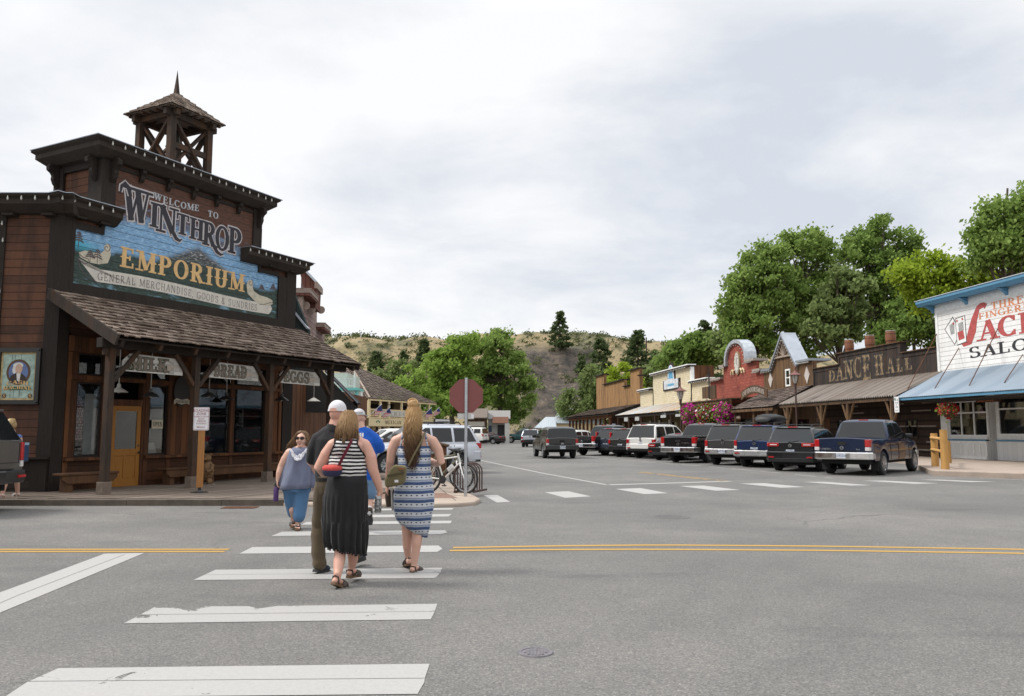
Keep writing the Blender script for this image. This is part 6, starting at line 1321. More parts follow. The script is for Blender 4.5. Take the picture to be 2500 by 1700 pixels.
# ================================================================== LEFT SIDE OF THE FAR STREET
# dark green boarded store next door with its walkway roof
ns = thing('neighbour_store','dark boarded store next to the corner store with a long walkway roof','store building',(0,0,0))
gq = [atY(718,716,33.),atY(753,806,33.)]
mb = MB();mb.prism([(gq[0].x-5,gq[0].z+2.),(gq[0].x,gq[0].z),(gq[1].x,gq[1].z),(gq[1].x,3.),(gq[0].x-5,3.)],lambda a,b,d: (a,33+d,b),0,.3)
mb.build('side_wall',W_GREEN,ns);MB().bar((gq[0].x-1,33.,gq[0].z+.52),(gq[1].x,33.,gq[1].z+.04),.5,.06).build('roof_edge',TINR,ns)
MB().box(-14,-8.0,28.6,44,0,3.4).build('wall',W_PANEL,ns)
a,b = atY(795,905,31.),atY(876,986,31.)
mb = MB();mb.prism([(a.x-1,a.z+.9),(b.x-.1,b.z-.1),(b.x-.1,b.z-.35),(a.x-1,b.z-.35)],lambda p,q_,d: (p,30.95+d,q_),0,.06);mb.bar(((a.x+b.x)/2,31.25,(a.z+b.z)/2),((a.x+b.x)/2,30.9,(a.z+b.z)/2),2*math.hypot((b.x-a.x)/2,(b.z-a.z)/2),.1,(b.z-a.z,0,-(b.x-a.x)))  # near-black infill below the slope paints the shade under the roof
mb.build('walkway_roof_and_shade',plain('dark_roof_and_shade',(.03,.026,.024),.9),ns)
MB().bar((a.x,30.86,a.z+.02),(b.x,30.86,b.z+.02),.05,.04,(0,0,1)).build('roof_edge',TINR,ns)
for y in (31.2,): MB().box(b.x-.28,b.x-.1,y,y+.18,.08,b.z+.1).build('walkway_post',W_DARK,ns)
for k,(px,py) in enumerate(((766,980),(778,990),(790,997))):
    p = atY(px,py,29.5+k*2);t = thing('pendant_lamp',('pale rimmed lamp hanging deep under the far porch, nearest of three','pale rimmed lamp hanging deep under the far porch, middle of three','pale rimmed lamp hanging deep under the far porch, last of three')[k],'lamp',p,0,'lamps under the far porch')
    MB().lathe([(0,.14),(.06,.12),(.25,0),(.24,-.01),(0,.06)],(0,0,0),14).build('shade',LG,t);MB().tube([(0,0,.1),(0,0,.9)],.012,5).build('rod',LG,t)
# pinkish shake front
PF = Frame((-10.35,38.5),(-.0875,1.));pkf = fthing(PF,'pink_shake_store','weathered pinkish shake front with stacked projecting cornices','store building')
zA,zB,zC = PF.uz(752,735)[1],PF.uz(775,690)[1],PF.uz(792,815)[1]
mb = MB();mb.prism([(0,0),(8.2,0),(8.2,zC),(5.2,zC),(5.2,zB-.3),(2.,zB-.3),(2.,zA),(0,zA)],lambda a,b,d: (a,d,b),0,.35);mb.build('false_front',W_PINK,pkf)
MB().box(0.02,8,.36,7,0,zC).build('rear_block',W_PINK,pkf)
PINKW = wood('pink_soffit',(.16,.065,.05),(.1,.04,.03),.25,'v',.06,.3);OLDW = plain('weathered_pink_wood',(.3,.235,.2),.9,0,.3,5.,.3)
for (a,b,z,pr_) in ((-.25,2.2,zA,.5),(5.,7.4,zC,.45)):
    MB().box(a,b,-pr_,.4,z-.12,z-.001).build('soffit',PINKW,pkf);mb = MB();mb.box(a-.02,b,-pr_-.02,.6,z,z+.2);mb.box(a-.03,b,-pr_-.05,.65,z+.201,z+.24);mb.build('cornice',OLDW,pkf)
mb = MB();mb.prism([(-.5,zB-.55),(.5,zB+.5),(.6,zB+.45),(-.45,zB-.65)],lambda a,b,d: (d,a,b),1.7,3.6);mb.build('hood',corrug('hood_tin',(.45,.5,.55),(.55,.6,.64),.2,'x'),pkf)
mb = MB();mb.prism([(-.45,zB-.68),(.4,zB+.3),(.4,zB-.1),(-.1,zB-1.9),(-.42,zB-1.9)],lambda a,b,d: (d,a,b),1.9,3.5);mb.build('hood_side',PINKW,pkf)
MB().box(1.6,3.7,-.52,-.4,zB-.92,zB-.6).build('hood_fascia',OLDW,pkf)
for (u,z) in ((.3,zA-.55),(2.0,zA-.5),(5.3,zB-1.5)): MB().lathe([(0,-.05),(.2,-.05),(.22,0),(.2,.05),(0,.05)],(u,-.2,z),16,axis='x').build('rosette',OLDW,pkf)
for u in (.3,2.3,4.2,6.5): MB().box(u,u+.14,-.5,-.001,zC-1.1,zC-.9).build('bracket',OLDW,pkf)
MB().box(-.1,.25,-.12,.6,0,zA-.13).build('corner_board',OLDW,pkf)
# white house with the turquoise balcony
Yw = 62.;wx = lambda px: atY(px,950,Yw).x;wz = lambda py: atY(840,py,Yw).z
wh = thing('balcony_house','white house with a turquoise balcony rail beyond the dark walkway roof','house',(0,Yw,0))
MB().box(wx(800)-4,wx(873),1.5,2.2,0,wz(953)).build('lower_wall',WHITE,wh);MB().box(wx(800)-4,wx(830),2.6,8,wz(953),wz(905)).build('upper_wall',plain('pale_green_wall',(.5,.55,.48),.7),wh)
MB().box(wx(828),wx(873.5),-.1,2.5,wz(953),wz(947)).build('balcony_floor',TEAL,wh)
mb = MB();x0,x1 = wx(812),wx(866);z0,z1 = wz(943.5),wz(924.5)
mb.box(x0,x1,-.05,.03,z1-.06,z1);mb.box(x0,x1,-.05,.03,z0,z0+.06)
for k in range(9): u = x0+(x1-x0)*k/8;mb.box(u-.025,u+.025,-.03,.01,z0+.06,z1-.06)
mb.build('railing',plain('pale_turquoise',(.62,.72,.69),.6),wh);mb = MB();mb.box(wx(863),wx(867),-.08,.1,z0-.3,z1+.1);mb.add([(wx(863),-.08,z1+.1),(wx(867),-.08,z1+.1),(wx(867),.1,z1+.1),(wx(863),.1,z1+.1),(wx(864),0,z1+.6)],[(0,1,4),(1,2,4),(2,3,4),(3,0,4)]);mb.build('newel_post',bpy.data.materials['pale_turquoise'],wh)
MB().box(wx(866),wx(872),.2,.5,0,wz(955)).build('corner_post',TEAL,wh)
# shingled restaurant on the corner at the end of the street
p0,p1 = ground(901,973,4.9) if False else None,None
d = ray(901,973);t_ = (4.9-HC)/d[2];P0 = (d[0]*t_,d[1]*t_);d = ray(1062,985);t_ = (4.9-HC)/d[2];P1 = (d[0]*t_,d[1]*t_)
RF = Frame(P0,(P1[0]-P0[0],P1[1]-P0[1]));RL = math.hypot(P1[0]-P0[0],P1[1]-P0[1])
rs = fthing(RF,'balcony_restaurant','cream two storey restaurant with a big shingled hip roof and a flag hung balcony','restaurant')
Rs = lambda name,mb,mats,par=rs,**k: mb.build(name,mats,par,**k)
ap = (6.3,6.4,9.25);ap2 = (5.2,9.5,9.25);Dp = 15.
mb = MB();rr = random.Random(1)
def roofface(A,B,T0,T1,rows):
    A,B,T0,T1 = map(Vector,(A,B,T0,T1));n = (B-A).cross(T0-A).normalized();n = n if n.z > 0 else -n
    for r in range(rows):
        t0,t1 = r/rows,(r+1)/rows+.03;a0,b0,a1,b1 = A.lerp(T0,t0),B.lerp(T1,t0),A.lerp(T0,min(1,t1)),B.lerp(T1,min(1,t1));L_ = (b0-a0).length;k = max(1,int(L_/.34)); 
        for j in range(k):
            s0,s1 = j/k+rr.uniform(-.1,.1)/k*(j > 0),(j+1)/k-.01;h = n*rr.uniform(.05,.1);dn = (A-T0).normalized()*rr.uniform(0,.06)
            mb.add([a0.lerp(b0,s0)+h+dn,a0.lerp(b0,s1)+h+dn,a1.lerp(b1,s1)+n*.01,a1.lerp(b1,s0)+n*.01,a0.lerp(b0,s0)+dn,a0.lerp(b0,s1)+dn],[(0,1,2,3),(0,4,5,1)])
e = 4.88
roofface((-.2,-.2,e),(RL+.2,-.2,e),ap,ap,20);roofface((-.2,Dp,e),(-.2,-.2,e),ap2,ap,20);roofface((RL+.2,-.2,e),(RL+.2,Dp,e),ap,ap2,14)
mb.add([(-.1,-.1,e-.05),(RL+.1,-.1,e-.05),(RL+.1,Dp,e-.05),(-.1,Dp,e-.05)],[(0,1,2,3)])
Rs('roof',mb,SHAKE_D)
mb = MB();mb.tube([(-.2,-.2,e+.1),(ap[0],ap[1],ap[2]+.1)],.11,6);Rs('hip_ridge',mb,plain('ridge_shakes',(.3,.24,.2),.9,0,.3,3.))
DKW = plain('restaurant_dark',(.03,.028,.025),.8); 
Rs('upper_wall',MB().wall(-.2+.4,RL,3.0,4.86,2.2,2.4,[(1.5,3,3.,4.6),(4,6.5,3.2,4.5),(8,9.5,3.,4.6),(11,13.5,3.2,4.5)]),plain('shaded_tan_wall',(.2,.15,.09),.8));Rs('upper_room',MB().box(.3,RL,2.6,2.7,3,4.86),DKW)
Rs('deck',MB().box(-.2,RL+.1,-.25,2.3,2.9,3.0),CREAM);Rs('sign_fascia',MB().box(-.2,RL+1.6,-.32,-.12,2.05,2.86),plain('fascia_cream',(.66,.55,.33),.6));Rs('eave_board',MB().box(-.2,RL+.15,-.12,.0,4.7,4.86),CREAM)
for k,px in enumerate((877,901,928,949,980,1000,1024,1047)):
    u = RF.uz(px,1000)[0] if k else -.1
    Rs('post',MB().box(u-.1,u+.1,-.1,.1,3.0,4.7),CREAM);Rs('post',MB().box(u-.12,u+.12,-.1,.12,0,2.05),CREAM)
mb = MB();mb.box(0,RL,-.06,.02,3.75,3.85);mb.box(0,RL,-.06,.02,3.08,3.15)
for k in range(int(RL/.3)): mb.box(k*.3,k*.3+.08,-.04,.0,3.15,3.75)
Rs('railing',mb,CREAM);a,b = RF.uz(930,1010)[0],RF.uz(1003,1010)[0]
bn = Rs('rail_board',MB().box(a,b,-.14,-.07,3.1,3.72),plain('rail_board_white',(.5,.49,.44),.7));mb = MB();sx = (b-a-.6)/gwidth('CARLOS',1,.3);gtext(mb,'CARLOS',lambda x,y,d_: (a+.3+x*sx,-.142-d_,3.22+y*.36),0,d0=.006,space=.3,step=.002,thick=.7);mb.build('lettering',plain('faint_letter',(.3,.26,.2),.7),bn)
mb = MB()
for tx,(pa,pb) in (('MEXICAN',(934,973)),('GRILL',(980,1005)),('CANTINA',(1012,1047))):
    a,b = RF.uz(pa,1030)[0],RF.uz(pb,1030)[0];sx = (b-a)/gwidth(tx,1,.3);gtext(mb,tx,lambda x,y,d_: (a+x*sx,-.322-d_,2.3+y*.36),0,d0=.006,space=.3,step=.002)
a = RF.uz(913,1030)[0]
for k in range(3): mb.ball((a+k*.3,-.33,2.5+.1*(k % 2)),(.16,.02,.1),6,4,1)
mb.build('lettering',[plain('brown_letter',(.1,.05,.02),.7),plain('leaf_green_mark',(.1,.2,.12),.7)],rs)
a,b = RF.uz(1053,1030)[0],RF.uz(1087,1030)[0];t = fthing(RF,'shop_sign','white framed sign reading EXPRESS at the right end of the restaurant','sign');MB().box(a,b,-.6,-.5,2.0,2.95).build('board',SWH,t);MB().box(a-.1,b+.1,-.49,-.4,1.92,3.03).build('frame',INK,t);mb = MB();w_ = b-a
for tx,z,h in (('GARLIC DOUGH',2.55,.2),('EXPRESS',2.12,.3)): sx = w_*.84/gwidth(tx,1,.1);gtext(mb,tx,lambda x,y,d_: (a+w_*.08+x*sx,-.602-d_,z+y*h),0,d0=.006,step=.002,bump=False)
mb.build('lettering',INK,t)
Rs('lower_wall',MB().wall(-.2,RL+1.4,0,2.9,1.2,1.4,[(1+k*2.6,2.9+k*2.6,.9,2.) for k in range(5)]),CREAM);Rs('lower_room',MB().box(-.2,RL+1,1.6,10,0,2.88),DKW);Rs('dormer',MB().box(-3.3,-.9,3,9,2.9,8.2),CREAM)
for k,u in enumerate((4.2,8.7,13.)):
    t = fthing(RF,'globe_lamp',('white globe lamp hanging in the left balcony bay of the restaurant','white globe lamp hanging in the middle balcony bay of the restaurant','white globe lamp hanging in the right balcony bay of the restaurant')[k],'lamp','globe lamps on the balcony');MB().ball((u,0,4.28),.14).build('globe',BULB,t);MB().lathe([(0,.2),(.03,.2),(.2,.1),(0,.1)],(u,0,4.3),10).tube([(u,0,4.4),(u,0,4.7)],.02,5).build('hanger',BLACKM,t)
# flags on slanted poles
def flagmat():
    m,g = newmat('striped_flag');v = g.obj();x,y,z = g.sep(v)
    st = g.math('GREATER_THAN',g.math('SINE',g.math('MULTIPLY',z,42.)),0.)
    c = g.mix(st,(.5,.03,.05),(.62,.6,.58));can = g.math('MULTIPLY',g.math('GREATER_THAN',x,.18),g.math('GREATER_THAN',z,.02))
    g.put(g.b.inputs['Base Color'],g.mix(can,c,(.03,.045,.16)));g.b.inputs['Roughness'].default_value = .85
    return m
FLAG = flagmat()
for k,(px,py,s,lab) in enumerate(((893,1003,1.,'striped flag at the left corner of the restaurant balcony'),(921,1004,1.,'striped flag left of the balcony name board'),(943,1009,.9,'striped flag hanging over the balcony name board'),(1044,1012,1.15,'large striped flag at the right end of the restaurant balcony'),(1066,1006,.8,'small striped flag past the right corner of the restaurant'))):
    u,z = RF.uz(px,py,.6);w_ = RF.world(u,-.4,z);t = thing('flag',lab,'flag',w_,RF.rot,'flags on the restaurant balcony');sg = -1 if k == 0 else 1
    MB().tube([(-.9*sg,.5,-.7),(.6*sg*s,-.4,.75*s)],.02,6).build('pole',WHITE,t)
    mb = MB();rows = []
    for i in range(9):
        a_ = i/8;top = Vector((.6*sg*s-.8*sg*a_*.75,-.4+.5*a_,.75*s-.75*a_*.8));rows.append([top+Vector((0.05*math.sin(i*1.7+j*.6),.08*math.sin(i*1.9+j),-j*.15*s*(1-.25*a_))) for j in range(7)])
    mb.loft(rows,0,cap=False,closed=False);mb.build('cloth',FLAG,t)
# ================================================================== VEHICLES
def carpaint(name,col,metal=.3,rough=.3):
    m,g = newmat(name);v = g.obj();n = g.noise(v,260,2,.5);d_ = g.noise(v,2.5,5,.6);z = g.sep(v)[2]
    c = g.mix(g.mapr(n,.3,.7,0,.35),col,tuple(min(1,q*1.5+.004) for q in col))
    dust = g.math('MULTIPLY',g.mapr(z,.25,.6,.14,.0),g.mapr(d_,.3,.7))
    c = g.mix(dust,c,(.2,.17,.14))
    g.put(g.b.inputs['Base Color'],c);g.b.inputs['Metallic'].default_value = metal
    g.put(g.b.inputs['Roughness'],g.math('ADD',rough,g.math('MULTIPLY',dust,.5)));g.b.inputs['Coat Weight'].default_value = .5;g.b.inputs['Coat Roughness'].default_value = .06
    return m
CG = plain('car_glass',(.012,.014,.015),.04,0,.1,2.,spec=.6);TYRE = plain('tyre_rubber',(.02,.02,.021),.85,0,.25,12.,.3);RIM = plain('alloy_rim',(.45,.46,.47),.3,.85);RIMD = plain('dark_rim',(.05,.05,.052),.4,.5)
TL = plain('tail_light_red',(.4,.012,.014),.12,0,.15,20.,coat=.6);TLW = plain('tail_light_clear',(.6,.56,.55),.15,coat=.5);HL = plain('headlight_clear',(.6,.62,.63),.1,.2,coat=.6);TRIM = plain('black_trim',(.014,.014,.015),.5,spec=.35);UNDER = plain('underbody',(.012,.012,.012),.9)
PLATE = plain('plate_white',(.55,.58,.62),.45,var=.08);PLATEI = plain('plate_blue_ink',(.03,.05,.16),.5);BUMPW = plain('bumper_silver',(.5,.5,.5),.3,.7)
SILVERB = plain('badge_silver',(.55,.56,.57),.2,.9)
WHEELS = {}
def wheel_mesh(r,w_,style):
    k = (round(r,3),round(w_,3),style)
    if k not in WHEELS:
        t = MB();ri = r*.64;t.lathe([(ri,-w_/2+.01),(r*.9,-w_/2),(r*.975,-w_/2+.03),(r,-w_/4),(r,w_/4),(r*.975,w_/2-.03),(r*.9,w_/2),(ri,w_/2-.01)],n=30,axis='x')
        for j in range(36):
            a = 2*PI*j/36;c,s = math.cos(a),math.sin(a)
            t.bar((-w_*.42,c*r*1.004,s*r*1.004),(w_*.42,c*r*1.004,s*r*1.004),.022,.012,(0,c,s))
        m = MB();m.lathe([(ri*1.02,w_*.5-.005),(ri*.97,w_*.5-.03),(ri*.93,w_*.12),(0,w_*.1)],n=28,axis='x');n = 5 if style == 5 else 6
        for j in range(n):
            for dd in (-.09,.09):
                a = 2*PI*j/n+dd;c,s = math.cos(a),math.sin(a);a2 = 2*PI*j/n+dd*2.1;m.bar((w_*.36,c*ri*.15,s*ri*.15),(w_*.42,math.cos(a2)*ri*.96,math.sin(a2)*ri*.96),.035,.04,(1,0,0))
        m.lathe([(ri*.25,w_*.3),(ri*.25,w_*.44),(ri*.2,w_*.46),(0,w_*.46)],n=14,axis='x')
        o1 = t.build('wheel',TYRE);o2 = m.build('rim',RIM);WHEELS[k] = (o1.data,o2.data);bpy.data.objects.remove(o1);bpy.data.objects.remove(o2)
    return WHEELS[k]
def car(label,pos,hd,paint,L=4.8,W=1.9,H=1.8,wb=2.8,r=.38,kind='suv',sill=.34,belt=1.08,hood=None,ro=None,name=None,cat='car',tail='v',bumper=None,rails=False,spare=False,plate='AKX 4502',rim=RIM,cover=False,canopy=None,cladding=None,front=False,style=6,group=None,wiper=True,tz=(.85,1.15),tw=.14,cab=None,letters=None,handle=False,glassm=None,badge=True):
    """a vehicle facing local +y; all its panels are built as lofted sections"""
    t = thing(name or ('pickup_truck' if kind == 'pickup' else 'parked_car'),label,cat,(pos[0],pos[1],0),-R(hd),group)
    y0,y1 = -L/2,L/2;ro = ro if ro is not None else L*.24;yr = y0+ro;yf = yr+wb;Ra = r*1.22;hood = hood or belt-.06;G_ = glassm or CG
    cabr,cabf = cab if cab else (y0+.02,yf-.55)
    def zt(y):
        if kind == 'pickup' and y < cabr: return belt+.02
        if y > cabf: s = (y-cabf)/(y1-cabf);return hood+.0-(.06*s+.16*s**4)
        if kind == 'sedan' and y < cabr: return belt-.02-.05*((cabr-y)/(cabr-y0))
        return belt
    def zb(y):
        z = sill+(.06 if y > y1-.3 or y < y0+.3 else 0)
        for c in (yr,yf):
            if abs(y-c) < Ra: z = max(z,r*.98+math.sqrt(Ra*Ra-(y-c)**2))
        return z
    def hw(y):
        e = max(0,(y0+.3-y)/.3);f = max(0,(y-(y1-.9))/.9);return W/2*(1-.06*e*e-.13*f**2.2)
    ys = set([y0+L*k/46 for k in range(47)])
    for c in (yr,yf): ys |= {c+Ra*math.cos(PI*k/14) for k in range(15)} | {c-Ra-.004,c+Ra+.004}
    if kind == 'pickup': ys |= {y0+.07,y0+.08,cabr-.06,cabr-.05}
    ys |= {y0+.03,y1-.03}
    ys = sorted(y for y in ys if y0 <= y <= y1);rings = []
    for y in ys:
        w_,b,z = hw(y),zb(y),zt(y);end = y in (ys[0],ys[-1])
        if end: w_ *= .985;z -= .025;b += .03
        h = z-b;bed = kind == 'pickup' and not cover and y0+.075 < y < cabr-.055
        fl = .02 if any(abs(y-c) < Ra+.12 for c in (yr,yf)) else 0
        p = [(0,b),(w_*.86,b),(w_*.985+fl*.6,b+.015),(w_+fl,b+min(.12,h*.3)),(w_*.998+fl*.5,b+h*.5),(w_*.985,z-min(.2,h*.35)),(w_*.965,z-.07),(w_*.94,z-.018),(w_*.9,z)]
        p += [(w_-.12,z),(w_-.125,z-.45),(0,z-.45)] if bed else [(w_*.72,z+.012),(w_*.4,z+.03),(0,z+.036)]
        rings.append([(a,y,c) for a,c in p]+[(-a,y,c) for a,c in p[-2:0:-1]])
    mb = MB();mb.loft(rings);mb.build('body',[paint],t,sharp=38)
    # cabin
    cabw = W/2*.955; 
    def cabin(nm,ca,cb,zr,rear_in,front_in,roof_w,mat,zbase=belt):
        prof = [(ca,zbase-.03),(ca+rear_in*.475,zbase-.03+(zr-.07-zbase)*.5),(ca+rear_in*.95,zr-.1),(ca+rear_in+.12,zr-.03),(ca+rear_in+.5,zr),(cb-front_in-.4,zr),(cb-front_in,zr-.05),(cb-front_in*.5,zbase-.03+(zr-.02-zbase)*.5),(cb,zbase-.03)]
        def wat(z): s = max(0,min(1,(z-zbase)/(zr-zbase)));return cabw-(cabw-roof_w)*s**1.15
        rr = []
        for y,z in prof:
            zc = z;pts = [(wat(zbase)*.995,zbase-.035)]
            for s in (.35,.7): q_ = zbase+(zc-.07-zbase)*s;pts.append((wat(q_),max(q_,zbase-.034)))
            pts += [(wat(zc-.09),max(zc-.09,zbase-.033)),(wat(zc-.05)-.02,max(zc-.05,zbase-.032)),(wat(zc)-.07,zc-.014),(wat(zc)-.2,zc+.004),(0,zc+.02)]
            rr.append([(a,y,c) for a,c in pts]+[(-a,y,c) for a,c in pts[-2::-1]])
        MB().loft(rr).build(nm,[mat],t,sharp=50)
        return prof,wat
    rear_in = {'suv': .33,'pickup': .26,'sedan': .85,'wagon': .5}[kind] if ro is not None else .3;fin = 1.0 if kind != 'pickup' else .85;roofw = W/2*.745
    cb = cabf+.12;prof,wat = cabin('cabin',cabr,cb,H,rear_in,fin,roofw,paint)
    def side_glass(q_,parent_,off=.008):
        for sgn in (-1,1):
            v = [(sgn*(wat(z)+off),y,z) for (y,z) in q_];v2 = [(sgn*(wat(z)-.03),y,z) for (y,z) in q_];n = len(q_)
            MB().add(v+v2,[tuple(range(n)),tuple(range(n,2*n))]+[(i,(i+1) % n,n+(i+1) % n,n+i) for i in range(n)]).build('side_window',G_,t)
    zlo,zhi = belt+.05,H-.13;lean_r = rear_in*.9;A = cabr+.16;B = cb-.2
    if kind == 'pickup': cuts = [(A+.05,(A+B)/2-.28,.12,0),((A+B)/2-.2,B-.05,0,fin-.12)] 
    elif kind == 'sedan': cuts = [(A+.45,(A+B)/2+.0,.5,0),((A+B)/2+.07,B-.05,0,fin-.12)]
    else: third = A+(B-A)*.33;two = A+(B-A)*.62;cuts = [(A+.04,third-.05,lean_r*.75,0),(third+.05,two-.04,0,0),(two+.04,B-.05,0,fin-.12)]
    for (a,b,la,lb) in cuts: side_glass([(a,zlo),(b,zlo),(b-lb,zhi),(a+la,zhi)],t)
    def slope_glass(nm,ya,za,yb,zb_,wa,wb_,sgn,mat=None):
        dy,dz = yb-ya,zb_-za;l = math.hypot(dy,dz);ny,nz = sgn*abs(dz)/l,abs(dy)/l;o = .016
        v = [(x,y+ny*o,z+nz*o) for (x,y,z) in ((-wa,ya,za),(wa,ya,za),(wb_,yb,zb_),(-wb_,yb,zb_))];v += [(x,y-ny*.04,z-nz*.04) for x,y,z in v]
        MB().add(v,[(0,1,2,3),(7,6,5,4),(0,1,5,4),(1,2,6,5),(2,3,7,6),(3,0,4,7)]).build(nm,mat or G_,t,bevel=.02)
    f0,f1 = .1,.93;ya,za = prof[0];yb,zb_ = prof[2];L_ = lambda s: (ya+(yb-ya)*s,za+(zb_-za)*s)
    (a,za_),(b,zb2) = L_(.1 if kind != 'suv' else .12),L_(.97);slope_glass('rear_window',a,za_,b,zb2,wat(za_)-.1,wat(zb2)-.09,-1)
    ya,za = prof[8];yb,zb_ = prof[6];(a,za_),(b,zb2) = L_(.1),L_(.97);slope_glass('windshield',a,za_,b,zb2,wat(za_)-.09,wat(zb2)-.09,1)
    back = y0
    if canopy:
        prof2,wat2 = cabin('canopy',y0+.05,cabr+.25,H+.03,.12,.1,roofw*1.03,canopy if not isinstance(canopy,bool) else paint);wat = wat2
        slope_glass('rear_window',y0+.06,belt+.08,y0+.16,H-.1,W/2*.84,W/2*.74,-1);m_ = (cabr+y0)/2
        for (a,b) in ((y0+.3,m_-.0),(m_+.08,cabr-.08)): side_glass([(a,belt+.12),(b,belt+.12),(b,H-.14),(a+.04,H-.14)],t)
    if cover and kind == 'pickup': MB().box(-W/2*.9,W/2*.9,y0+.05,cabr-.02,belt+.055,belt+.09).build('bed_cover',TRIM,t,bevel=.02)
    # wheels
    tw_ = .25;me,rm = wheel_mesh(r,tw_,style)
    for x in (-1,1):
        for y in (yr,yf):
            o = bpy.data.objects.new('wheel',me);COL.objects.link(o);o.parent = t;o.location = (x*(W/2-tw_/2-.01),y,r);o.rotation_euler = (.3*y,0,0 if x > 0 else PI)
            o2 = bpy.data.objects.new('rim',rm);COL.objects.link(o2);o2.parent = o
            if rim is not RIM: o2.material_slots[0].link = 'OBJECT';o2.material_slots[0].material = rim
    MB().box(-W/2*.8,W/2*.8,y0+.25,y1-.25,sill-.1,sill+.16).tube([(-W/2+.2,yr,r),(W/2-.2,yr,r)],.07,8).build('underbody',UNDER,t)
    # rear: bumper, lights, plate
    bm = bumper or paint;bz0,bz1 = sill+.06,sill+.33;wv = W/2
    pj = .055 if bumper is None else .13;out = [(-wv*1.0,y0+.38),(-wv*1.01,y0+.05),(-wv*.9,y0+.03-pj*.9),(-wv*.3,y0-pj),(wv*.3,y0-pj),(wv*.9,y0+.03-pj*.9),(wv*1.01,y0+.05),(wv*1.0,y0+.38)]
    if bumper is None: bz1 = sill+.42
    rb_ = MB().prism(out,lambda a,b,d_: (a,b,d_),bz0,bz1).build('rear_bumper',bm,t,bevel=.045)
    if bumper is not None: MB().box(-wv*.52,wv*.52,y0-.12,y0-.02,bz1+.001,bz1+.02).build('step_pad',TRIM,rb_)
    else: MB().prism([(a*.97,b-.004) for a,b in out],lambda a,b,d_: (a,b,d_),bz0-.06,bz0+.1).build('valance',TRIM,rb_,bevel=.02)
    if kind != 'pickup' and tail != 'tall':
        for s in (-1,1): MB().box(*sorted((s*wv*.66,s*wv*.88)),y0-pj*.93-.004,y0,bz0+.11,bz0+.16).build('reflector',TL,rb_)
    mb = MB();mb.prism([(-wv*.98,y1-.5),(-wv*.95,y1-.1),(-wv*.6,y1+.06),(wv*.6,y1+.06),(wv*.95,y1-.1),(wv*.98,y1-.5)],lambda a,b,d_: (a,b,d_),bz0,bz1+.02);mb.build('front_bumper',bm if bm is not TRIM else paint,t,bevel=.04)
    def tl(nm,x0,x1,z0,z1,mat,yy=y0,wrap=.22):
        for s in (-1,1):
            mb = MB();out = [(x0,yy-.035),(x1-.02,yy-.03),(x1+.016,yy+.02),(x1+.014,yy+wrap),(x1-.06,yy+wrap),(x0,yy+.03)]
            mb.prism([(s*a,b) for a,b in out][::s],lambda a,b,d_: (a,b,d_),z0,z1);mb.build(nm,mat,t,bevel=.015)
    wE = hw(y0)
    if tail == 'v': tl('taillight',wE-tw,wE,tz[0],tz[1],TL);tl('reverse_light',wE-tw,wE,tz[0]-.13,tz[0]-.005,TLW)
    elif tail == 'h': tl('taillight',wE-.46,wE,tz[0],tz[1],TL);tl('reverse_light',wE-.4,wE-.1,tz[0]+.045,tz[0]+.085,TLW,y0-.01,.05)
    elif tail == 'tall': tl('taillight',wE-.12,wE,belt+.0,H-.22,TL,y0+.13);tl('taillight',wE-.15,wE,tz[0],belt,TL)
    pz = (bz0+bz1)/2 if kind == 'pickup' or spare else belt-.34
    if kind == 'pickup' or spare: py_ = y0-pj-.005
    else: py_ = y0-.02
    MB().box(-.16,.16,py_-.012,py_,pz-.085,pz+.085).build('licence_plate',PLATE,t);mb = MB();ftext(mb,plate,lambda a,b,d_: (a*.075,py_-.0125-d_,pz-.035+b*.075),0,.001,.01);mb.box(-.1,.1,py_-.0135,py_-.0125,pz+.055,pz+.07);mb.build('plate_number',PLATEI,t)
    def seamp(*q): MB().box(*q).build('panel_seam',UNDER,t)
    seam = belt-.42 if kind != 'pickup' else bz1+.05
    for (a,b,c,d_) in ((-wE+tw,wE-tw,seam-.006,seam+.004),): seamp(a,b,y0-.006,y0+.01,c,d_)
    for s in (-1,1): seamp(s*(wE-tw-.03)-.004,s*(wE-tw-.03)+.004,y0-.006,y0+.01,seam,belt-.03)
    if kind == 'pickup' or handle: MB().box(-.14,.14,y0-.02,y0+.01,belt-.2,belt-.09).build('tailgate_handle',UNDER,t)
    for s in (-1,1):
        for yy in ([cabr+.06,(A+B)/2-.24,B-.02] if kind == 'pickup' else [A+(B-A)*.33,A+(B-A)*.62,B-.02]): seamp(s*(hw(yy)*.999+.002)-.006,s*(hw(yy)*.999+.002)+.006,yy-.005,yy+.005,max(zb(yy)+.06,sill+.06),belt-.06)
    for s in (-1,1):
        for yy in ([(A+B)/2-.42,B-.75] if kind == 'pickup' else [A+(B-A)*.37,A+(B-A)*.66]): MB().tube([(s*(hw(yy)+.0),yy,belt-.13),(s*(hw(yy)+.028),yy+.03,belt-.125),(s*(hw(yy)+.028),yy+.15,belt-.125),(s*(hw(yy)),yy+.18,belt-.13)],.014,6).build('door_handle',paint,t)
    for s in (-1,1):
        mb = MB();yy = cb-fin*.62;mb.loft([[(s*(W/2*.96+k*.02),yy,belt+.05+.0*k),(s*(W/2*1.0),yy+.03,belt+.04)] for k in range(1)],cap=False,closed=False) if False else None
        mb.box(*sorted((s*W/2*.95,s*(W/2+.22))),yy,yy+.09,belt+.02,belt+.2);mb.build('mirror',paint if kind != 'pickup' else TRIM,t,bevel=.04)
    MB().box(-.17,.17,prof[3][0]-.03 if kind != 'suv' else prof[2][0]-.02,prof[3][0]+.05,prof[3][1]-.005,prof[3][1]+.03).build('brake_light',TL,t)
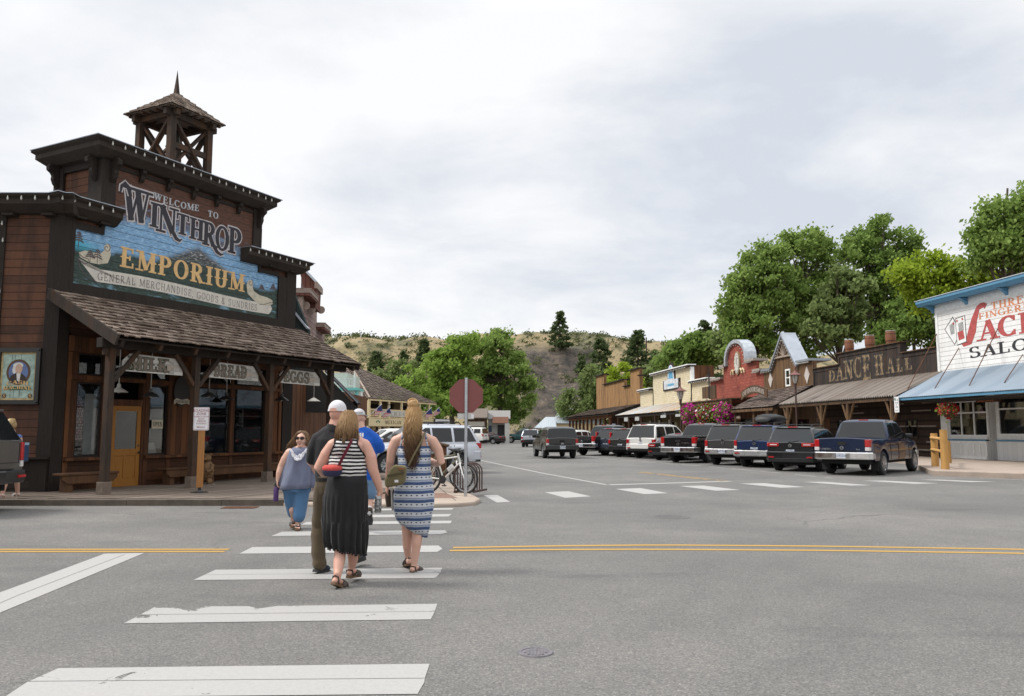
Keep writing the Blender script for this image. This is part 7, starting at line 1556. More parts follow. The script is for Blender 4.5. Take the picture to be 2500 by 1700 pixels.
    if wiper and kind in ('suv','wagon'): q_ = L_;MB().tube([(-.02,y0+.02,belt+.03),(.3,y0+.06,belt+.1)],.012,5).lathe([(0,-.05),(.035,-.05),(.035,.03)],(-.02,y0,belt+.02),8,axis='y').build('wiper',TRIM,t)
    if kind == 'suv' : MB().prism([(-roofw*.92,prof[3][0]+.12),(-roofw*.95,prof[2][0]-.04),(roofw*.95,prof[2][0]-.04),(roofw*.92,prof[3][0]+.12)],lambda a,b,d_: (a,b,d_),H-.075,H-.035).build('spoiler',paint,t,bevel=.015)
    if badge: MB().lathe([(.045,-.03),(.065,-.03),(.065,.0),(.045,0)],(0,y0,belt-.1 if kind != 'pickup' else belt-.3),18,axis='y').box(-.06,.06,y0-.025,y0,(belt-.1 if kind != 'pickup' else belt-.3)-.008,(belt-.1 if kind != 'pickup' else belt-.3)+.008).build('badge',SILVERB,t)
    if letters:
        mb = MB()
        for tx,x,z,h in letters: ftext(mb,tx,lambda a,b,d_: (x+a*h*1.3,y0-.012-d_,z+b*h),0,.001,.02)
        mb.build('badge_lettering',SILVERB,t)
    if rails:
        for s in (-1,1):
            a,b = prof[3][0]+.25,prof[6][0]-.3;x = s*(roofw-.1)
            MB().tube([(x,a,H-.01),(x,a+.08,H+.07),(x,(a+b)/2,H+.09),(x,b-.08,H+.07),(x,b,H-.01)],.022,7).build('roof_rail',TRIM if rails != 'silver' else SILVERB,t)
        mb = MB()
        for yy in (a+.4,b-.4): mb.tube([(-roofw+.1,yy,H+.08),(roofw-.1,yy,H+.08)],.018,6)
        mb.build('crossbar',TRIM,t)
    if cladding:
        mb = MB()
        for s in (-1,1):
            for c in (yr,yf):
                pts = [(Ra*1.0*math.cos(PI*k/16),r*.98+Ra*math.sin(PI*k/16)) for k in range(17)];po = [(a*1.13,r*.98+(b-r*.98)*1.13) for a,b in pts]
                for k in range(16):
                    f_ = lambda a,b,d_,s=s,c=c: (s*(W/2+d_),c+a,b);mb.prism([pts[k],pts[k+1],po[k+1],po[k]],f_,-.06,.035)
        mb.build('wheel_arch_trim',cladding,t)
    mb = MB()
    for s in (-1,1):
        mb.box(*sorted((s*(W/2-.3),s*(W/2-.04))),yr-r-.13,yr-r-.1,.17,r+.1)
    if kind == 'pickup': mb.build('mud_flap',UNDER,t)
    if front:
        for s in (-1,1): MB().prism([(s*.95*wv*.97,y1-.42),(s*wv*.62,y1-.02),(s*wv*.55,y1-.06),(s*wv*.8,y1-.42)],lambda a,b,d_: (a,b,d_),hood-.32,hood-.13).build('headlight',HL,t)
        MB().box(-wv*.52,wv*.52,y1-.06,y1+.02,hood-.36,hood-.14).build('grille',TRIM,t)
    return t
def wheel_at(px,py,hd,W,L,wb,ro=None,wheel='rl'):
    """centre of the car from where one wheel touches the road"""
    p = ground(px,py);ro = ro if ro is not None else L*.24;lx = (-1 if wheel[1] == 'l' else 1)*(W/2-.14);ly = -L/2+ro+(wb if wheel[0] == 'f' else 0);a = R(hd)
    return (p.x-(lx*math.cos(a)+ly*math.sin(a)),p.y-(-lx*math.sin(a)+ly*math.cos(a)))
C_NAVY = carpaint('navy_paint',(.003,.011,.038),.15,.24);C_BLACK = carpaint('black_paint',(.006,.006,.007),.1,.25);C_CHAR = carpaint('charcoal_paint',(.035,.036,.037),.5,.35);C_GREY = carpaint('grey_paint',(.06,.058,.055),.5,.38)
C_BLUE = carpaint('blue_paint',(.015,.03,.085),.4);C_WHITE = carpaint('white_car_paint',(.62,.61,.58),0,.35);C_SILVER = carpaint('silver_paint',(.48,.50,.54),.5,.35);C_SLATE = carpaint('slate_blue_paint',(.05,.06,.085),.5,.35);C_OLIVE = carpaint('grey_green_paint',(.05,.052,.047),.5,.35);C_GREEN = carpaint('teal_green_paint',(.012,.07,.07),.4);C_RED = carpaint('dark_red_paint',(.12,.012,.015),.3);C_PEWT = carpaint('pewter_paint',(.13,.125,.115),.6,.35)
GRP = 'cars angle parked in front of the store row'
TD = dict(W=2.0,L=5.75,wb=3.7,ro=1.25)
HB = dict(W=1.93,L=4.9,wb=2.79,ro=1.05)
car('shiny navy blue crew cab pickup with chrome bumper parked nearest the saloon',wheel_at(2150,1160,42,2.02,5.75,3.7,1.25,'rr'),42,C_NAVY,5.75,2.05,1.99,3.7,.42,'pickup',.5,1.27,1.25,1.25,cat='pickup truck',bumper=CHROME,tz=(1.0,1.26),tw=.17,cab=(-.9,1.45),letters=(('TUNDRA',-.6,.9,.06),('4x4',.55,.9,.05)),plate='C54565L',group=GRP)
car('black mid size SUV with wide red lights beside the navy blue pickup',wheel_at(1902,1148,38,1.92,4.85,2.79,1.0),38,C_BLACK,4.85,1.92,1.73,2.79,.37,'suv',.36,1.1,1.05,1.0,tail='h',tz=(.96,1.1),rails=True,plate='BBX 2247',cat='SUV',group=GRP)
tb = wheel_at(1821,1139,38,1.91,4.8,2.79,1.05)
c4 = car('dark blue SUV carrying a black roof box among the parked cars',tb,38,C_BLUE,4.8,1.91,1.82,2.79,.39,'suv',.42,1.12,1.1,1.05,tail='v',tz=(.92,1.16),tw=.13,rails=True,plate='AHV 7210',bumper=BUMPW,cat='SUV',group=GRP)
t = thing('roof_box','black streamlined roof box on the dark blue SUV','roof box',(tb[0],tb[1],0),-R(38));rings = []
for y,w_,h in ((-1.3,.3,.1),(-1.2,.4,.3),(-.8,.44,.38),(0,.44,.4),(.6,.42,.34),(.95,.3,.18),(1.05,.18,.08)): rings.append([(w_*math.cos(k*PI/8),y-.1,1.95+h*.45+h*.5*math.sin(k*PI/8)) for k in range(16)])
MB().loft(rings).build('shell',TRIM,t,sharp=60);MB().box(-.45,.45,-1.2,.7,2.08,2.1).build('seam',UNDER,t)
car('dark grey boxy SUV with a pale bumper left of the dark blue SUV',wheel_at(1749,1134,39,1.85,4.5,2.7,.98),39,C_GREY,4.5,1.85,1.86,2.7,.39,'suv',.44,1.13,1.1,.98,tail='v',tz=(.86,1.14),tw=.13,rails=True,bumper=BUMPW,cladding=C_CHAR,plate='ANT 0318',spare=True,cat='SUV',group=GRP)
car('black pickup with chrome corner bumper and black bed cover in the middle of the row',wheel_at(1650,1128,41,2.03,5.8,3.7,1.3),41,C_BLACK,5.8,2.03,1.94,3.7,.41,'pickup',.46,1.22,1.2,1.3,cat='pickup truck',bumper=CHROME,cover=True,tz=(.95,1.26),tw=.19,cab=(-.85,1.5),plate='C3347H',letters=(('TUNDRA',.42,.95,.06),),group=GRP)
car('low black sedan squeezed between the white SUV and the black pickup',wheel_at(1609,1122.6,42,1.82,4.6,2.76,.95),42,C_BLACK,4.6,1.82,1.43,2.76,.33,'sedan',.28,.98,.92,.95,tail='h',tz=(.72,.86),cab=(-1.55,1.05),plate='BFK 9103',group=GRP)
car('white SUV in the middle of the parked row',wheel_at(1560,1118,42,2.0,5.2,3.0,1.15),42,C_WHITE,5.2,2.0,1.93,3.0,.4,'suv',.42,1.14,1.1,1.15,tail='v',tz=(.86,1.08),tw=.17,rails=True,plate='AJZ 5521',cat='SUV',group=GRP)
car('grey green compact SUV with tall red corner lights left of the white SUV',wheel_at(1511,1115,43,1.82,4.5,2.62,.95),43,C_OLIVE,4.5,1.82,1.7,2.62,.35,'suv',.36,1.04,1.,.95,tail='tall',tz=(.8,1.),bumper=TRIM,plate='AZU 6140',cat='SUV',group=GRP)
car('slate blue minivan like SUV left of the grey green one',wheel_at(1476,1112,43,1.85,4.6,2.7,.95),43,C_SLATE,4.6,1.85,1.72,2.7,.34,'suv',.34,1.04,1.,.95,tail='tall',tz=(.8,1.),plate='AKL 8806',cat='SUV',group=GRP)
car('black crew cab pickup at the far end of the row beside the slate blue car',wheel_at(1424,1111,42,2.03,5.8,3.7,1.3),42,C_BLACK,5.8,2.03,1.94,3.7,.4,'pickup',.46,1.2,1.2,1.3,cat='pickup truck',bumper=CHROME,tz=(.9,1.24),tw=.18,cab=(-.85,1.5),plate='C1962K',group=GRP)
car('white hatchback with roof bars half hidden behind the far black pickup',(5.6,63),42,C_WHITE,4.5,1.8,1.62,2.6,.33,'suv',.3,1.,.95,.9,rails=True,group=GRP)
p = wheel_at(1330,1119,-7,1.9,5.4,3.25,1.2)
car('dark grey pickup with matching canopy driving away down the street',p,-7,C_CHAR,5.4,1.9,1.76,3.25,.4,'pickup',.45,1.13,1.12,1.2,name='pickup_truck',cat='pickup truck',canopy=C_CHAR,bumper=C_CHAR,tz=(.88,1.1),tw=.13,cab=(-.55,1.35),plate='B52 9LM')
car('silver wagon further down the street beside the dark grey canopy pickup',(2.05,79),8,C_SILVER,4.7,1.8,1.7,2.7,.35,'suv',.38,1.05,1.0,1.0,tail='v',tz=(.8,1.0),rails=True,bumper=TRIM,name='station_wagon')
car('dark teal pickup facing left beyond the silver wagon',(1.9,104.5),-86,C_GREEN,5.8,2.0,1.85,3.6,.39,'pickup',.45,1.15,1.15,1.3,cat='pickup truck',front=True,cab=(-.6,1.35))
car('dark SUV with roof rails parked behind the dark teal pickup',(4.6,109),-80,C_SLATE,4.8,1.9,1.95,2.8,.38,'suv',.4,1.1,1.1,1.0,rails=True)
car('white pickup with white canopy parked beyond the red octagonal sign',(-5.5,88),-72,C_WHITE,5.6,1.98,1.9,3.5,.42,'pickup',.45,1.2,1.2,1.3,cat='pickup truck',canopy=C_WHITE,tz=(.95,1.2),cab=(-.7,1.4))
car('black sedan parked right behind the white canopy pickup',(-3.2,95),-70,C_BLACK,4.6,1.8,1.45,2.7,.33,'sedan',.3,1.0,.95,.95,tail='h',tz=(.78,.92),cab=(-1.5,1.0))
p = Vector((-2.06,29.));hdg = math.degrees(math.atan2(-2.32,-1.55))
car('silver SUV angle parked at the left kerb behind the bicycle',wheel_at(1112,1157,hdg,1.92,4.85,2.79,1.05),hdg,C_SILVER,4.85,1.92,1.8,2.79,.39,'suv',.42,1.12,1.1,1.05,tail='v',tz=(.92,1.12),rails=True,front=True,cat='SUV',style=6)
car('dark red SUV with a roof box parked beyond the silver one',(-4.2,33.2),hdg,C_RED,4.7,1.85,1.78,2.7,.36,'suv',.38,1.08,1.05,1.0,rails=True,front=True,cat='SUV')
car('white car parked beyond the dark red one, mostly hidden by the walkers',(-6.2,37.5),hdg,C_WHITE,4.6,1.82,1.66,2.7,.35,'suv',.34,1.05,1.0,.95,front=True)
car('pewter grey full size SUV at the boardwalk kerb, cut by the left edge',(-12.55,15.5),-86,C_PEWT,5.2,2.0,2.03,2.95,.42,'suv',.48,1.36,1.25,1.15,tail='v',tz=(.98,1.34),tw=.1,plate='AHR 4205',rails=True,cat='SUV',bumper=C_CHAR)
# ================================================================== CORNER FURNITURE
sp = atY(1138,967,18.3);t = thing('stop_sign','dull red back of an octagonal road sign on a perforated steel post','road sign',(sp.x,18.3,.085));zc = sp.z-.085
OCT = [(.415*math.cos(PI/8+k*PI/4)*1.0,zc+.415*math.sin(PI/8+k*PI/4)) for k in range(8)]
MB().prism(OCT,lambda a,b,d: (a,d,b),.035,.038).build('sign_plate',plain('sign_back_red',(.205,.062,.056),.55,var=.06),t)
mb = MB();mb.box(-.035,.035,-.003,.003,0,zc+.42);mb.box(-.035,-.03,-.003,.034,0,zc+.42);mb.box(.03,.035,-.003,.034,0,zc+.42);po = mb.build('post',STEEL,t)
mb = MB()
for k in range(110): z = .06+k*.03554;mb.lathe([(0,-.0045),(.006,-.0045),(.006,-.003)],(0,0,z),6,axis='y') if z < zc+.4 else None
mb.build('post_holes',BLACKM,po)
MB().box(-.2,.18,.036,.04,zc-.53,zc-.4).build('name_plate',plain('plate_grey_white',(.5,.49,.46),.5),t);MB().box(.12,.175,.034,.0355,zc-.5,zc-.42).build('sticker',SWH,t)
# bicycle
def bike(label,fb,ang,frame,bag=True):
    fb = Vector(fb);t = thing('bicycle',label,'bicycle',fb,ang,'bicycles at the rack');r = .34
    WM = plain('bike_tyre',(.03,.026,.024),.9) if 'bike_tyre' not in MATS else MATS['bike_tyre']
    for nm,x in (('wheel',0.),('wheel',-1.07)):
        mb = MB();mb.tube([(x+r*math.cos(k*PI/18),0,r+r*math.sin(k*PI/18)) for k in range(37)],.027,8,cap=False);w_ = mb.build('wheel',WM,t)
        mb = MB();mb.tube([(x+(r-.035)*math.cos(k*PI/18),0,r+(r-.035)*math.sin(k*PI/18)) for k in range(37)],.01,6,cap=False)
        for k in range(24): a = k*PI/12;mb.tube([(x+.02*math.cos(a+1),.025*(1 if k % 2 else -1),r+.02*math.sin(a+1)),(x+(r-.03)*math.cos(a),0,r+(r-.03)*math.sin(a))],.0018,4)
        mb.tube([(x,-.05,r),(x,.05,r)],.022,8);mb.build('rim',STEEL,w_)
    bb = (-.64,0,.3);seat = (-.82,0,.78);hd = (-.2,0,.86);hb = (-.15,0,.72)
    mb = MB();mb.tube([bb,hb],.026,8).tube([seat,hd],.02,8).tube([bb,seat],.02,8).tube([bb,(-1.07,.05,r)],.013,6).tube([bb,(-1.07,-.05,r)],.013,6).tube([(-.8,.02,.74),(-1.07,.05,r)],.011,6).tube([(-.8,-.02,.74),(-1.07,-.05,r)],.011,6).tube([hb,hd,(-.22,0,.94)],.024,8)
    mb.build('frame',frame,t)
    mb = MB()
    for s in (-1,1): mb.tube([hb,(-.12,s*.05,.66),(0,s*.05,r)],[.018,.018,.013],7)
    mb.build('fork',WHITE,t)
    mb = MB();mb.tube([(-.22,0,.94),(-.17,0,1.0)],.018,7).tube([(-.2,-.31,1.02),(-.17,-.1,1.01),(-.17,.1,1.01),(-.2,.31,1.02)],.015,7)
    for s in (-1,1): mb.tube([(-.21,s*.31,1.02),(-.195,s*.2,1.015)],.02,7).tube([(-.17,s*.14,1.0),(-.06,s*.1,.95),(-.1,s*.04,.82)],.006,5)
    mb.build('handlebar',BLACKM,t)
    mb = MB();mb.loft([[(x,w_*math.cos(k*PI/5),.93+.03*math.sin(k*PI/5)) for k in range(10)] for x,w_ in ((-1.0,.07),(-.92,.075),(-.82,.035),(-.72,.02))]);mb.tube([seat,(-.85,0,.92)],.014,6);mb.build('saddle',BLACKM,t)
    mb = MB();mb.lathe([(.0,-.05),(.1,-.05),(.1,-.042),(.0,-.042)],bb,20,axis='y').tube([(bb[0],-.07,bb[2]),(bb[0]+.1,-.08,bb[2]-.13)],.012,6).tube([(bb[0],.07,bb[2]),(bb[0]-.1,.08,bb[2]+.13)],.012,6).box(bb[0]+.06,bb[0]+.15,-.16,-.08,bb[2]-.15,bb[2]-.125).box(bb[0]-.15,bb[0]-.06,.08,.16,bb[2]+.12,bb[2]+.145)
    mb.build('crank',BLACKM,t)
    if bag: MB().bar((-.5,0,.52),(-.36,0,.64),.07,.12).build('frame_bag',plain('pale_bag',(.5,.5,.5),.6),t,bevel=.02)
    return t
FR_W = plain('bike_frame_white',(.6,.6,.56),.3,.1,coat=.5);FR_O = plain('bike_frame_olive',(.13,.12,.07),.4)
bike('white mountain bike leaning at the rack with its front wheel towards the road',ground(1136,1204,.085),math.atan2(-.5,.86),FR_W)
bike('dark mountain bike half hidden behind the white one at the rack',ground(1120,1196,.085)+Vector((.05,.25,0)),math.atan2(-.42,.9),FR_O,False)
rk = ground(1117,1201,.085);t = thing('bike_rack','dark brown rack of arched tubes beside the bicycles','bike rack',rk,-.08);mb = MB()
for k in range(4):
    y = -.3+k*.2;mb.tube([(-.02+k*.035,y,0),(-.02+k*.035,y,.5)]+[(.22+k*.035-.24*math.cos(j*PI/8),y,.5+.2*math.sin(j*PI/8)) for j in range(1,8)]+[(.46+k*.035,y,.5),(.46+k*.035,y,0)],.018,7)
mb.bar((-.02,-.4,.03),(.2,.45,.03),.04,.05);mb.bar((.44,-.4,.03),(.66,.45,.03),.04,.05);mb.build('hoops',DKMET,t)
p = ground(1064,1172,.085);t = thing('litter_box','brown wooden litter box with a sloping lid behind the bicycles','litter bin',p);MB().box(-.3,.3,-.3,.3,0,1.0).build('body',W_PANEL,t);MB().bar((-.38,0,1.22),(.38,0,1.03),.76,.06).build('lid',W_GREYB,t,bevel=.01);MB().prism([(-.3,1.),(.3,1.),(-.3,1.16)],lambda a,b,d: (a,d,b),-.29,.29).build('lid_side',W_PANEL,t)
# ================================================================== PEOPLE
def cloth(name,cols,rough=.85,fold=.35,scale=9.):
    m,g = newmat(name);v = g.obj();n = g.noise(g.mapping(v,(1,1,.35)),scale,4,.55,.6)
    c = g.mix(g.mapr(n,.3,.7),tuple(q*.85 for q in cols),tuple(min(1,q*1.12) for q in cols))
    g.put(g.b.inputs['Base Color'],c);g.b.inputs['Roughness'].default_value = rough;g.b.inputs['Specular IOR Level'].default_value = .2;g.b.inputs['Sheen Weight'].default_value = .15
    g.put(g.b.inputs['Normal'],g.bump(n,fold,.03))
    return m,g,v
def skin(name,col):
    m,g = newmat(name);v = g.obj();n = g.noise(v,14,4,.6)
    g.put(g.b.inputs['Base Color'],g.mix(g.mapr(n,.3,.7),tuple(q*.93 for q in col),(min(1,col[0]*1.06),col[1]*1.0,col[2]*.98)))
    g.b.inputs['Roughness'].default_value = .5;g.b.inputs['Subsurface Weight'].default_value = .12;g.b.inputs['Subsurface Radius'].default_value = (.02,.008,.005);g.b.inputs['Subsurface Scale'].default_value = .4
    return m
SK1 = skin('fair_skin',(.60,.36,.265));SK2 = skin('pale_skin',(.58,.355,.27));SK3 = skin('pink_skin',(.58,.33,.25))
def hairmat(name,root,tip,z0,z1):
    m,g = newmat(name);v = g.obj();r = g.island();z = g.sep(v)[2]
    f = g.math('ADD',g.mapr(z,z0,z1,1.,0.),g.math('MULTIPLY',g.math('SUBTRACT',r,.5),.5),clamp=True)
    g.put(g.b.inputs['Base Color'],g.mix(g.mapr(r,0,1,0,.35),g.mix(f,root,tip),tuple(q*.6 for q in root)));g.b.inputs['Roughness'].default_value = .45;g.b.inputs['Specular IOR Level'].default_value = .35
    return m
class Body:
    """one person: shapes melt into one skin (or garment) through a voxel remesh"""
    def __init__(s,label,px,py,Y):
        p = atY(px,py,Y);s.Y = Y;s.o = Vector((p.x,Y,0));s.t = thing('person',label,'person',s.o)
    def J(s,px,py,dy=0.): return atY(px,py,s.Y+dy)-s.o
    def melt(s,name,mb,mat,voxel=.008,smooth=6,parent=None,mods=None):
        o = mb.build(name,mat,parent or s.t)
        r = o.modifiers.new('remesh','REMESH');r.mode = 'VOXEL';r.voxel_size = voxel;r.use_smooth_shade = True
        q = o.modifiers.new('smooth','SMOOTH');q.iterations = smooth;q.factor = .5
        return o
def T(mb,pts,rs,n=14,flat=1.):
    if flat == 1.:
        for i in (0,-1): mb.ball(pts[i],rs[i]*.985,12,8)
    return mb.tube(pts,rs,n,flat=flat)
def hand(mb,wrist,d,palm_n,curl=.6,s=1.,thumb=1):
    """palm, four bent fingers of unequal length and a thumb; d = pointing direction, palm_n = palm normal"""
    wrist,d,pn = Vector(wrist),Vector(d).normalized(),Vector(palm_n).normalized();pn = (pn-d*pn.dot(d)).normalized();sd = d.cross(pn)
    k = wrist+d*.085*s
    for i,(off,ln) in enumerate(((-.03,.075),(-.01,.085),(.011,.08),(.031,.062))):
        b = k+sd*off*s;T(mb,[wrist+sd*off*.55*s,b],[.016*s,.0135*s],8)
        p = [b];dd = d.copy();seg = ln*s/3
        for q in range(3): dd = (Matrix.Rotation(curl*(.5+.25*q),3,sd) @ dd);p.append(p[-1]+dd*seg)
        T(mb,p,[.0105*s,.0098*s,.009*s,.0075*s],8)
    b = wrist+d*.025*s-sd*.03*s*thumb;dd = (d*.7-sd*.6*thumb+pn*.35).normalized()
    T(mb,[wrist+d*.01,b,b+dd*.03*s,b+dd*.03*s+(dd+pn*.5).normalized()*.03*s],[.014*s,.014*s,.012*s,.009*s],8)
def strands(mb,roots,path_fn,n,rng,r=.006,seg=9):
    for k in range(n):
        pts = path_fn(rng,k,n);mb.tube(pts,[r*(1-.75*i/(len(pts)-1))*rng.uniform(.7,1.3) for i in range(len(pts))],5,smooth=True)
def foot_sandal(b,mb_skin,ankle,toe,hl=.055):
    """bare foot from ankle to toe tip, five toes"""
    a,t = Vector(ankle),Vector(toe);d = (t-a);d.z *= 1;f = d.normalized();heel = a-Vector((f.x,f.y,0))*.05+Vector((0,0,-hl));ball = a.lerp(t,.68)
    T(mb_skin,[a+Vector((0,0,.05)),a,heel+Vector((0,0,.02))],[.036,.036,.03],10);T(mb_skin,[heel+Vector((0,0,.015)),a.lerp(t,.35)+Vector((0,0,-.005)),ball],[.03,.032,.034],10,.7)
    sd = f.cross(Vector((0,0,1))).normalized()
    for i,(o_,l) in enumerate(((-.03,.05),(-.012,.045),(.004,.04),(.019,.035),(.032,.028))): T(mb_skin,[ball+sd*o_*.9,ball+sd*o_*1.1+f*l*1.2],[.011 if i else .014,.008 if i else .011],7)
def sandal(b,ankle,toe,mat,sole_mat,hl=.06,th=.022):
    a,t = Vector(ankle),Vector(toe);f = Vector((t.x-a.x,t.y-a.y,t.z-(a.z-hl))).normalized();heel = a+Vector((0,0,-hl))-f*.065;end = t+f*.03;end.z = min(end.z,t.z)-.012
    sd = f.cross(Vector((0,0,1))).normalized();up = sd.cross(f);L_ = (end-heel).length;heel = heel-up*.012
    pr = [(0,.0),(.0,.022),(.03,.033),(.35,.032),(.7,.044),(.92,.036),(1,.012)];rings = [[heel+f*L_*s_+sd*x*w_+up*z for (x,z) in ((-1,0),(1,0),(1,-th),(-1,-th))] for s_,w_ in pr[1:]]
    so = MB().loft(rings,smooth=False).build('sandal',sole_mat,b.t);m = MB()
    for s_,h in ((.55,.05),(.72,.04)):
        w_ = .048;m.tube([heel+f*L_*s_+sd*(-w_)-up*.005]+[heel+f*L_*s_+sd*(-w_*math.cos(k*PI/6))+up*(h*math.sin(k*PI/6)+.004) for k in range(1,6)]+[heel+f*L_*s_+sd*w_-up*.005],.009,6,flat=2.2)
    hs = heel+f*L_*.2;m.tube([hs+sd*.036,hs+sd*.03+up*.06-f*.03,hs+up*.065-f*.05,hs-sd*.03+up*.06-f*.03,hs-sd*.036],.006,6,flat=2.);m.build('strap',mat,so)
def shoe(b,ankle,toe,mat,sole_mat,hl=.075):
    a,t = Vector(ankle),Vector(toe);bt = Vector((a.x,a.y,a.z-hl));f = (t-bt).normalized();sd = f.cross(Vector((0,0,1))).normalized();up = sd.cross(f);heel = bt-f*.07;L_ = (t-heel).length+.02;mb = MB();T(mb,[a+Vector((0,0,.03)),a-Vector((0,0,.02)),heel+f*.07+up*.035],[.052,.052,.046],12)
    T(mb,[heel+f*.03+up*.04,heel+f*L_*.45+up*.045,heel+f*L_*.75+up*.032,heel+f*L_*.93+up*.026],[.042,.046,.046,.034],12,.85);o = b.melt('shoe',mb,mat,.009,4)
    pr = [(-.01,.026),(.04,.04),(.35,.04),(.7,.052),(.9,.044),(1.0,.022)];MB().loft([[heel+f*L_*s_+sd*x*w_+up*z for (x,z) in ((-1,.018),(1,.018),(1,-.012),(-1,-.012))] for s_,w_ in pr],smooth=False).build('sole',sole_mat,o)
SOLE_B = plain('sandal_cork',(.13,.075,.04),.8);STRAP = plain('sandal_strap',(.035,.022,.016),.5);SOLE_D = plain('shoe_sole_dark',(.03,.03,.032),.8);SHOE1 = cloth('navy_shoe',(.03,.037,.055))[0];SHOE2 = cloth('brown_shoe',(.06,.042,.03))[0]
def head(mb,c,r=1.,turn=0.,face=True,fwd=1):
    """skull, jaw, nose, ears; turn about z, fwd +1 looks along +y"""
    c = Vector(c);M = Matrix.Rotation(turn,3,'Z');P_ = lambda x,y,z: c+M @ Vector((x*r,y*r*fwd,z*r))
    for (x,y,z,a) in ((0,-.015,.02,.088),(0,.02,.0,.082),(0,-.03,-.01,.082),(0,.03,-.055,.06)): mb.ball(P_(x,y,z),(a*r*.88,a*r*1.02,a*r*1.12),16,10)
    T(mb,[P_(0,.04,-.05),P_(0,.07,-.095)],[.05*r,.036*r],12)
    T(mb,[P_(0,.088,.02),P_(0,.108,-.022),P_(0,.092,-.03)],[.011*r,.017*r,.012*r],8)
    for s in (-1,1): mb.ball(P_(s*.077,-.005,-.012),(.012*r,.02*r,.032*r),8,6);mb.ball(P_(s*.035,.075,-.03),(.03*r,.025*r,.028*r),8,6)
    T(mb,[P_(0,-.02,-.06),P_(0,-.035,-.17)],[.055*r,.06*r],12)
    return P_
# ------------------------------------------------------------------ woman in a blue patterned dress
b = Body('woman in a blue and white patterned dress with a hair bun and olive shoulder bag',1010,1395,9.15);J = b.J;mb = MB()
hc = J(1011,1017);head(mb,hc,1.0);T(mb,[J(1011,1040),J(1011,1058)],[.06,.075])
T(mb,[J(1011,1200),J(1011,1150),J(1011,1100),J(1011,1075),J(1011,1060)],[.17,.165,.185,.175,.1],18,.62)
T(mb,[J(968,1076),J(988,1068),J(1011,1064),J(1034,1069),J(1054,1077)],[.055,.066,.078,.066,.055],14)
T(mb,[J(967,1077),J(957,1098),J(953,1128),J(949,1158,.04),J(946,1184,.06)],[.062,.056,.046,.039,.026]);hand(mb,J(946,1184,.06),(-.1,.1,-1),(.7,.3,0),.5)
T(mb,[J(1056,1078),J(1070,1100),J(1077,1128,-.02),J(1066,1133,.1),J(1040,1118,.22)],[.062,.056,.046,.04,.027]);hand(mb,J(1040,1118,.22),(-.8,.3,.4),(0,.5,-.6),.7)
T(mb,[J(996,1230),J(994,1300,.06),J(994,1335,.1),J(996,1361,.16)],[.1,.058,.05,.034]);T(mb,[J(1026,1230),J(1019,1300,-.02),J(1017,1328,-.04),J(1011,1378,-.04)],[.1,.062,.056,.036])
foot_sandal(b,mb,J(997,1364,.16),J(992,1376,.36),.05);foot_sandal(b,mb,J(1011,1383,-.04),J(1026,1392,.12),.045)
b.melt('body',mb,SK2,.007,5);sandal(b,J(997,1364,.16),J(992,1376,.36),STRAP,SOLE_B,.05);sandal(b,J(1011,1383,-.04),J(1026,1392,.12),STRAP,SOLE_B,.05)
m,g,v = cloth('blue_patterned_dress',(.3,.35,.45),fold=.2);x,y,z = g.sep(v)
zw = g.math('ADD',z,g.math('MULTIPLY',g.math('SUBTRACT',g.noise(v,5,2),.5),.02));ang = g.math('ARCTAN2',x,y);ux = g.math('MULTIPLY',ang,.17)
period = g.math('DIVIDE',zw,.1);fz = g.math('FRACT',period)
tri = lambda f,n_: g.math('ABSOLUTE',g.math('SUBTRACT',g.math('FRACT',g.math('MULTIPLY',f,n_)),.5))
NAVY,MID,PALE = (.013,.021,.065),(.09,.15,.3),(.52,.54,.57)
thin = g.math('GREATER_THAN',tri(fz,5.),.34)
zig = g.math('GREATER_THAN',g.math('FRACT',g.math('ADD',g.math('MULTIPLY',fz,9.),g.math('MULTIPLY',tri(ux,60.),1.2))),.5)
dia = g.math('LESS_THAN',g.math('ADD',g.math('MULTIPLY',tri(g.math('ADD',ux,.013),17.),1.6),g.math('MULTIPLY',g.math('ABSOLUTE',g.math('SUBTRACT',fz,.5)),5.)),.42)
c = g.mix(thin,PALE,NAVY);c = g.mix(g.math('GREATER_THAN',fz,.68),c,g.mix(zig,MID,NAVY));c = g.mix(g.math('LESS_THAN',fz,.2),c,g.mix(g.math('GREATER_THAN',g.math('FRACT',g.math('MULTIPLY',ux,120.)),.5),MID,PALE))
inner = g.math('MULTIPLY',g.math('GREATER_THAN',fz,.34),g.math('LESS_THAN',fz,.64));c = g.mix(inner,c,g.mix(dia,PALE,NAVY));g.put(g.b.inputs['Base Color'],c)
def dress_rings(lst,flat,n=40,wob=.012,fold=9,ph=0.,grow=0.):
    rings = []
    for i,(pc,rx,tilt) in enumerate(lst):
        c0 = Vector(pc);rings.append([c0+Vector((math.cos(a)*(rx+grow+wob*i/len(lst)*math.sin(fold*a+ph+i*.35)),math.sin(a)*(rx+grow)*flat+wob*i/len(lst)*math.cos((fold-2)*a+i*.5),tilt*math.cos(a))) for a in [2*PI*k/n for k in range(n)]])
    return rings
P1 = 9.15/1944*1.02
lst = [(J(1011,1089),.178,.0),(J(1011,1100),.19,0),(J(1011,1125),.182,0),(J(1011,1150),.182,0),(J(1010,1180),.206,0),(J(1010,1210),.222,0),(J(1010,1235),.218,0),(J(1009,1260),.196,-.01),(J(1009,1280),.168,-.05),(J(1011,1296),.135,-.075)]
mb = MB();mb.loft(dress_rings(lst,.68,wob=.018,fold=7),cap=False);dr = mb.build('dress',m,b.t);q_ = dr.modifiers.new('thick','SOLIDIFY');q_.thickness = .006
mb = MB()
for px in (978,1044): mb.tube([J(px,1092,-.1),J(px+(4 if px < 1000 else -4),1070,-.095),J(px+(3 if px < 1000 else -3),1056,-.03),J(px,1062,.06)],.009,6)
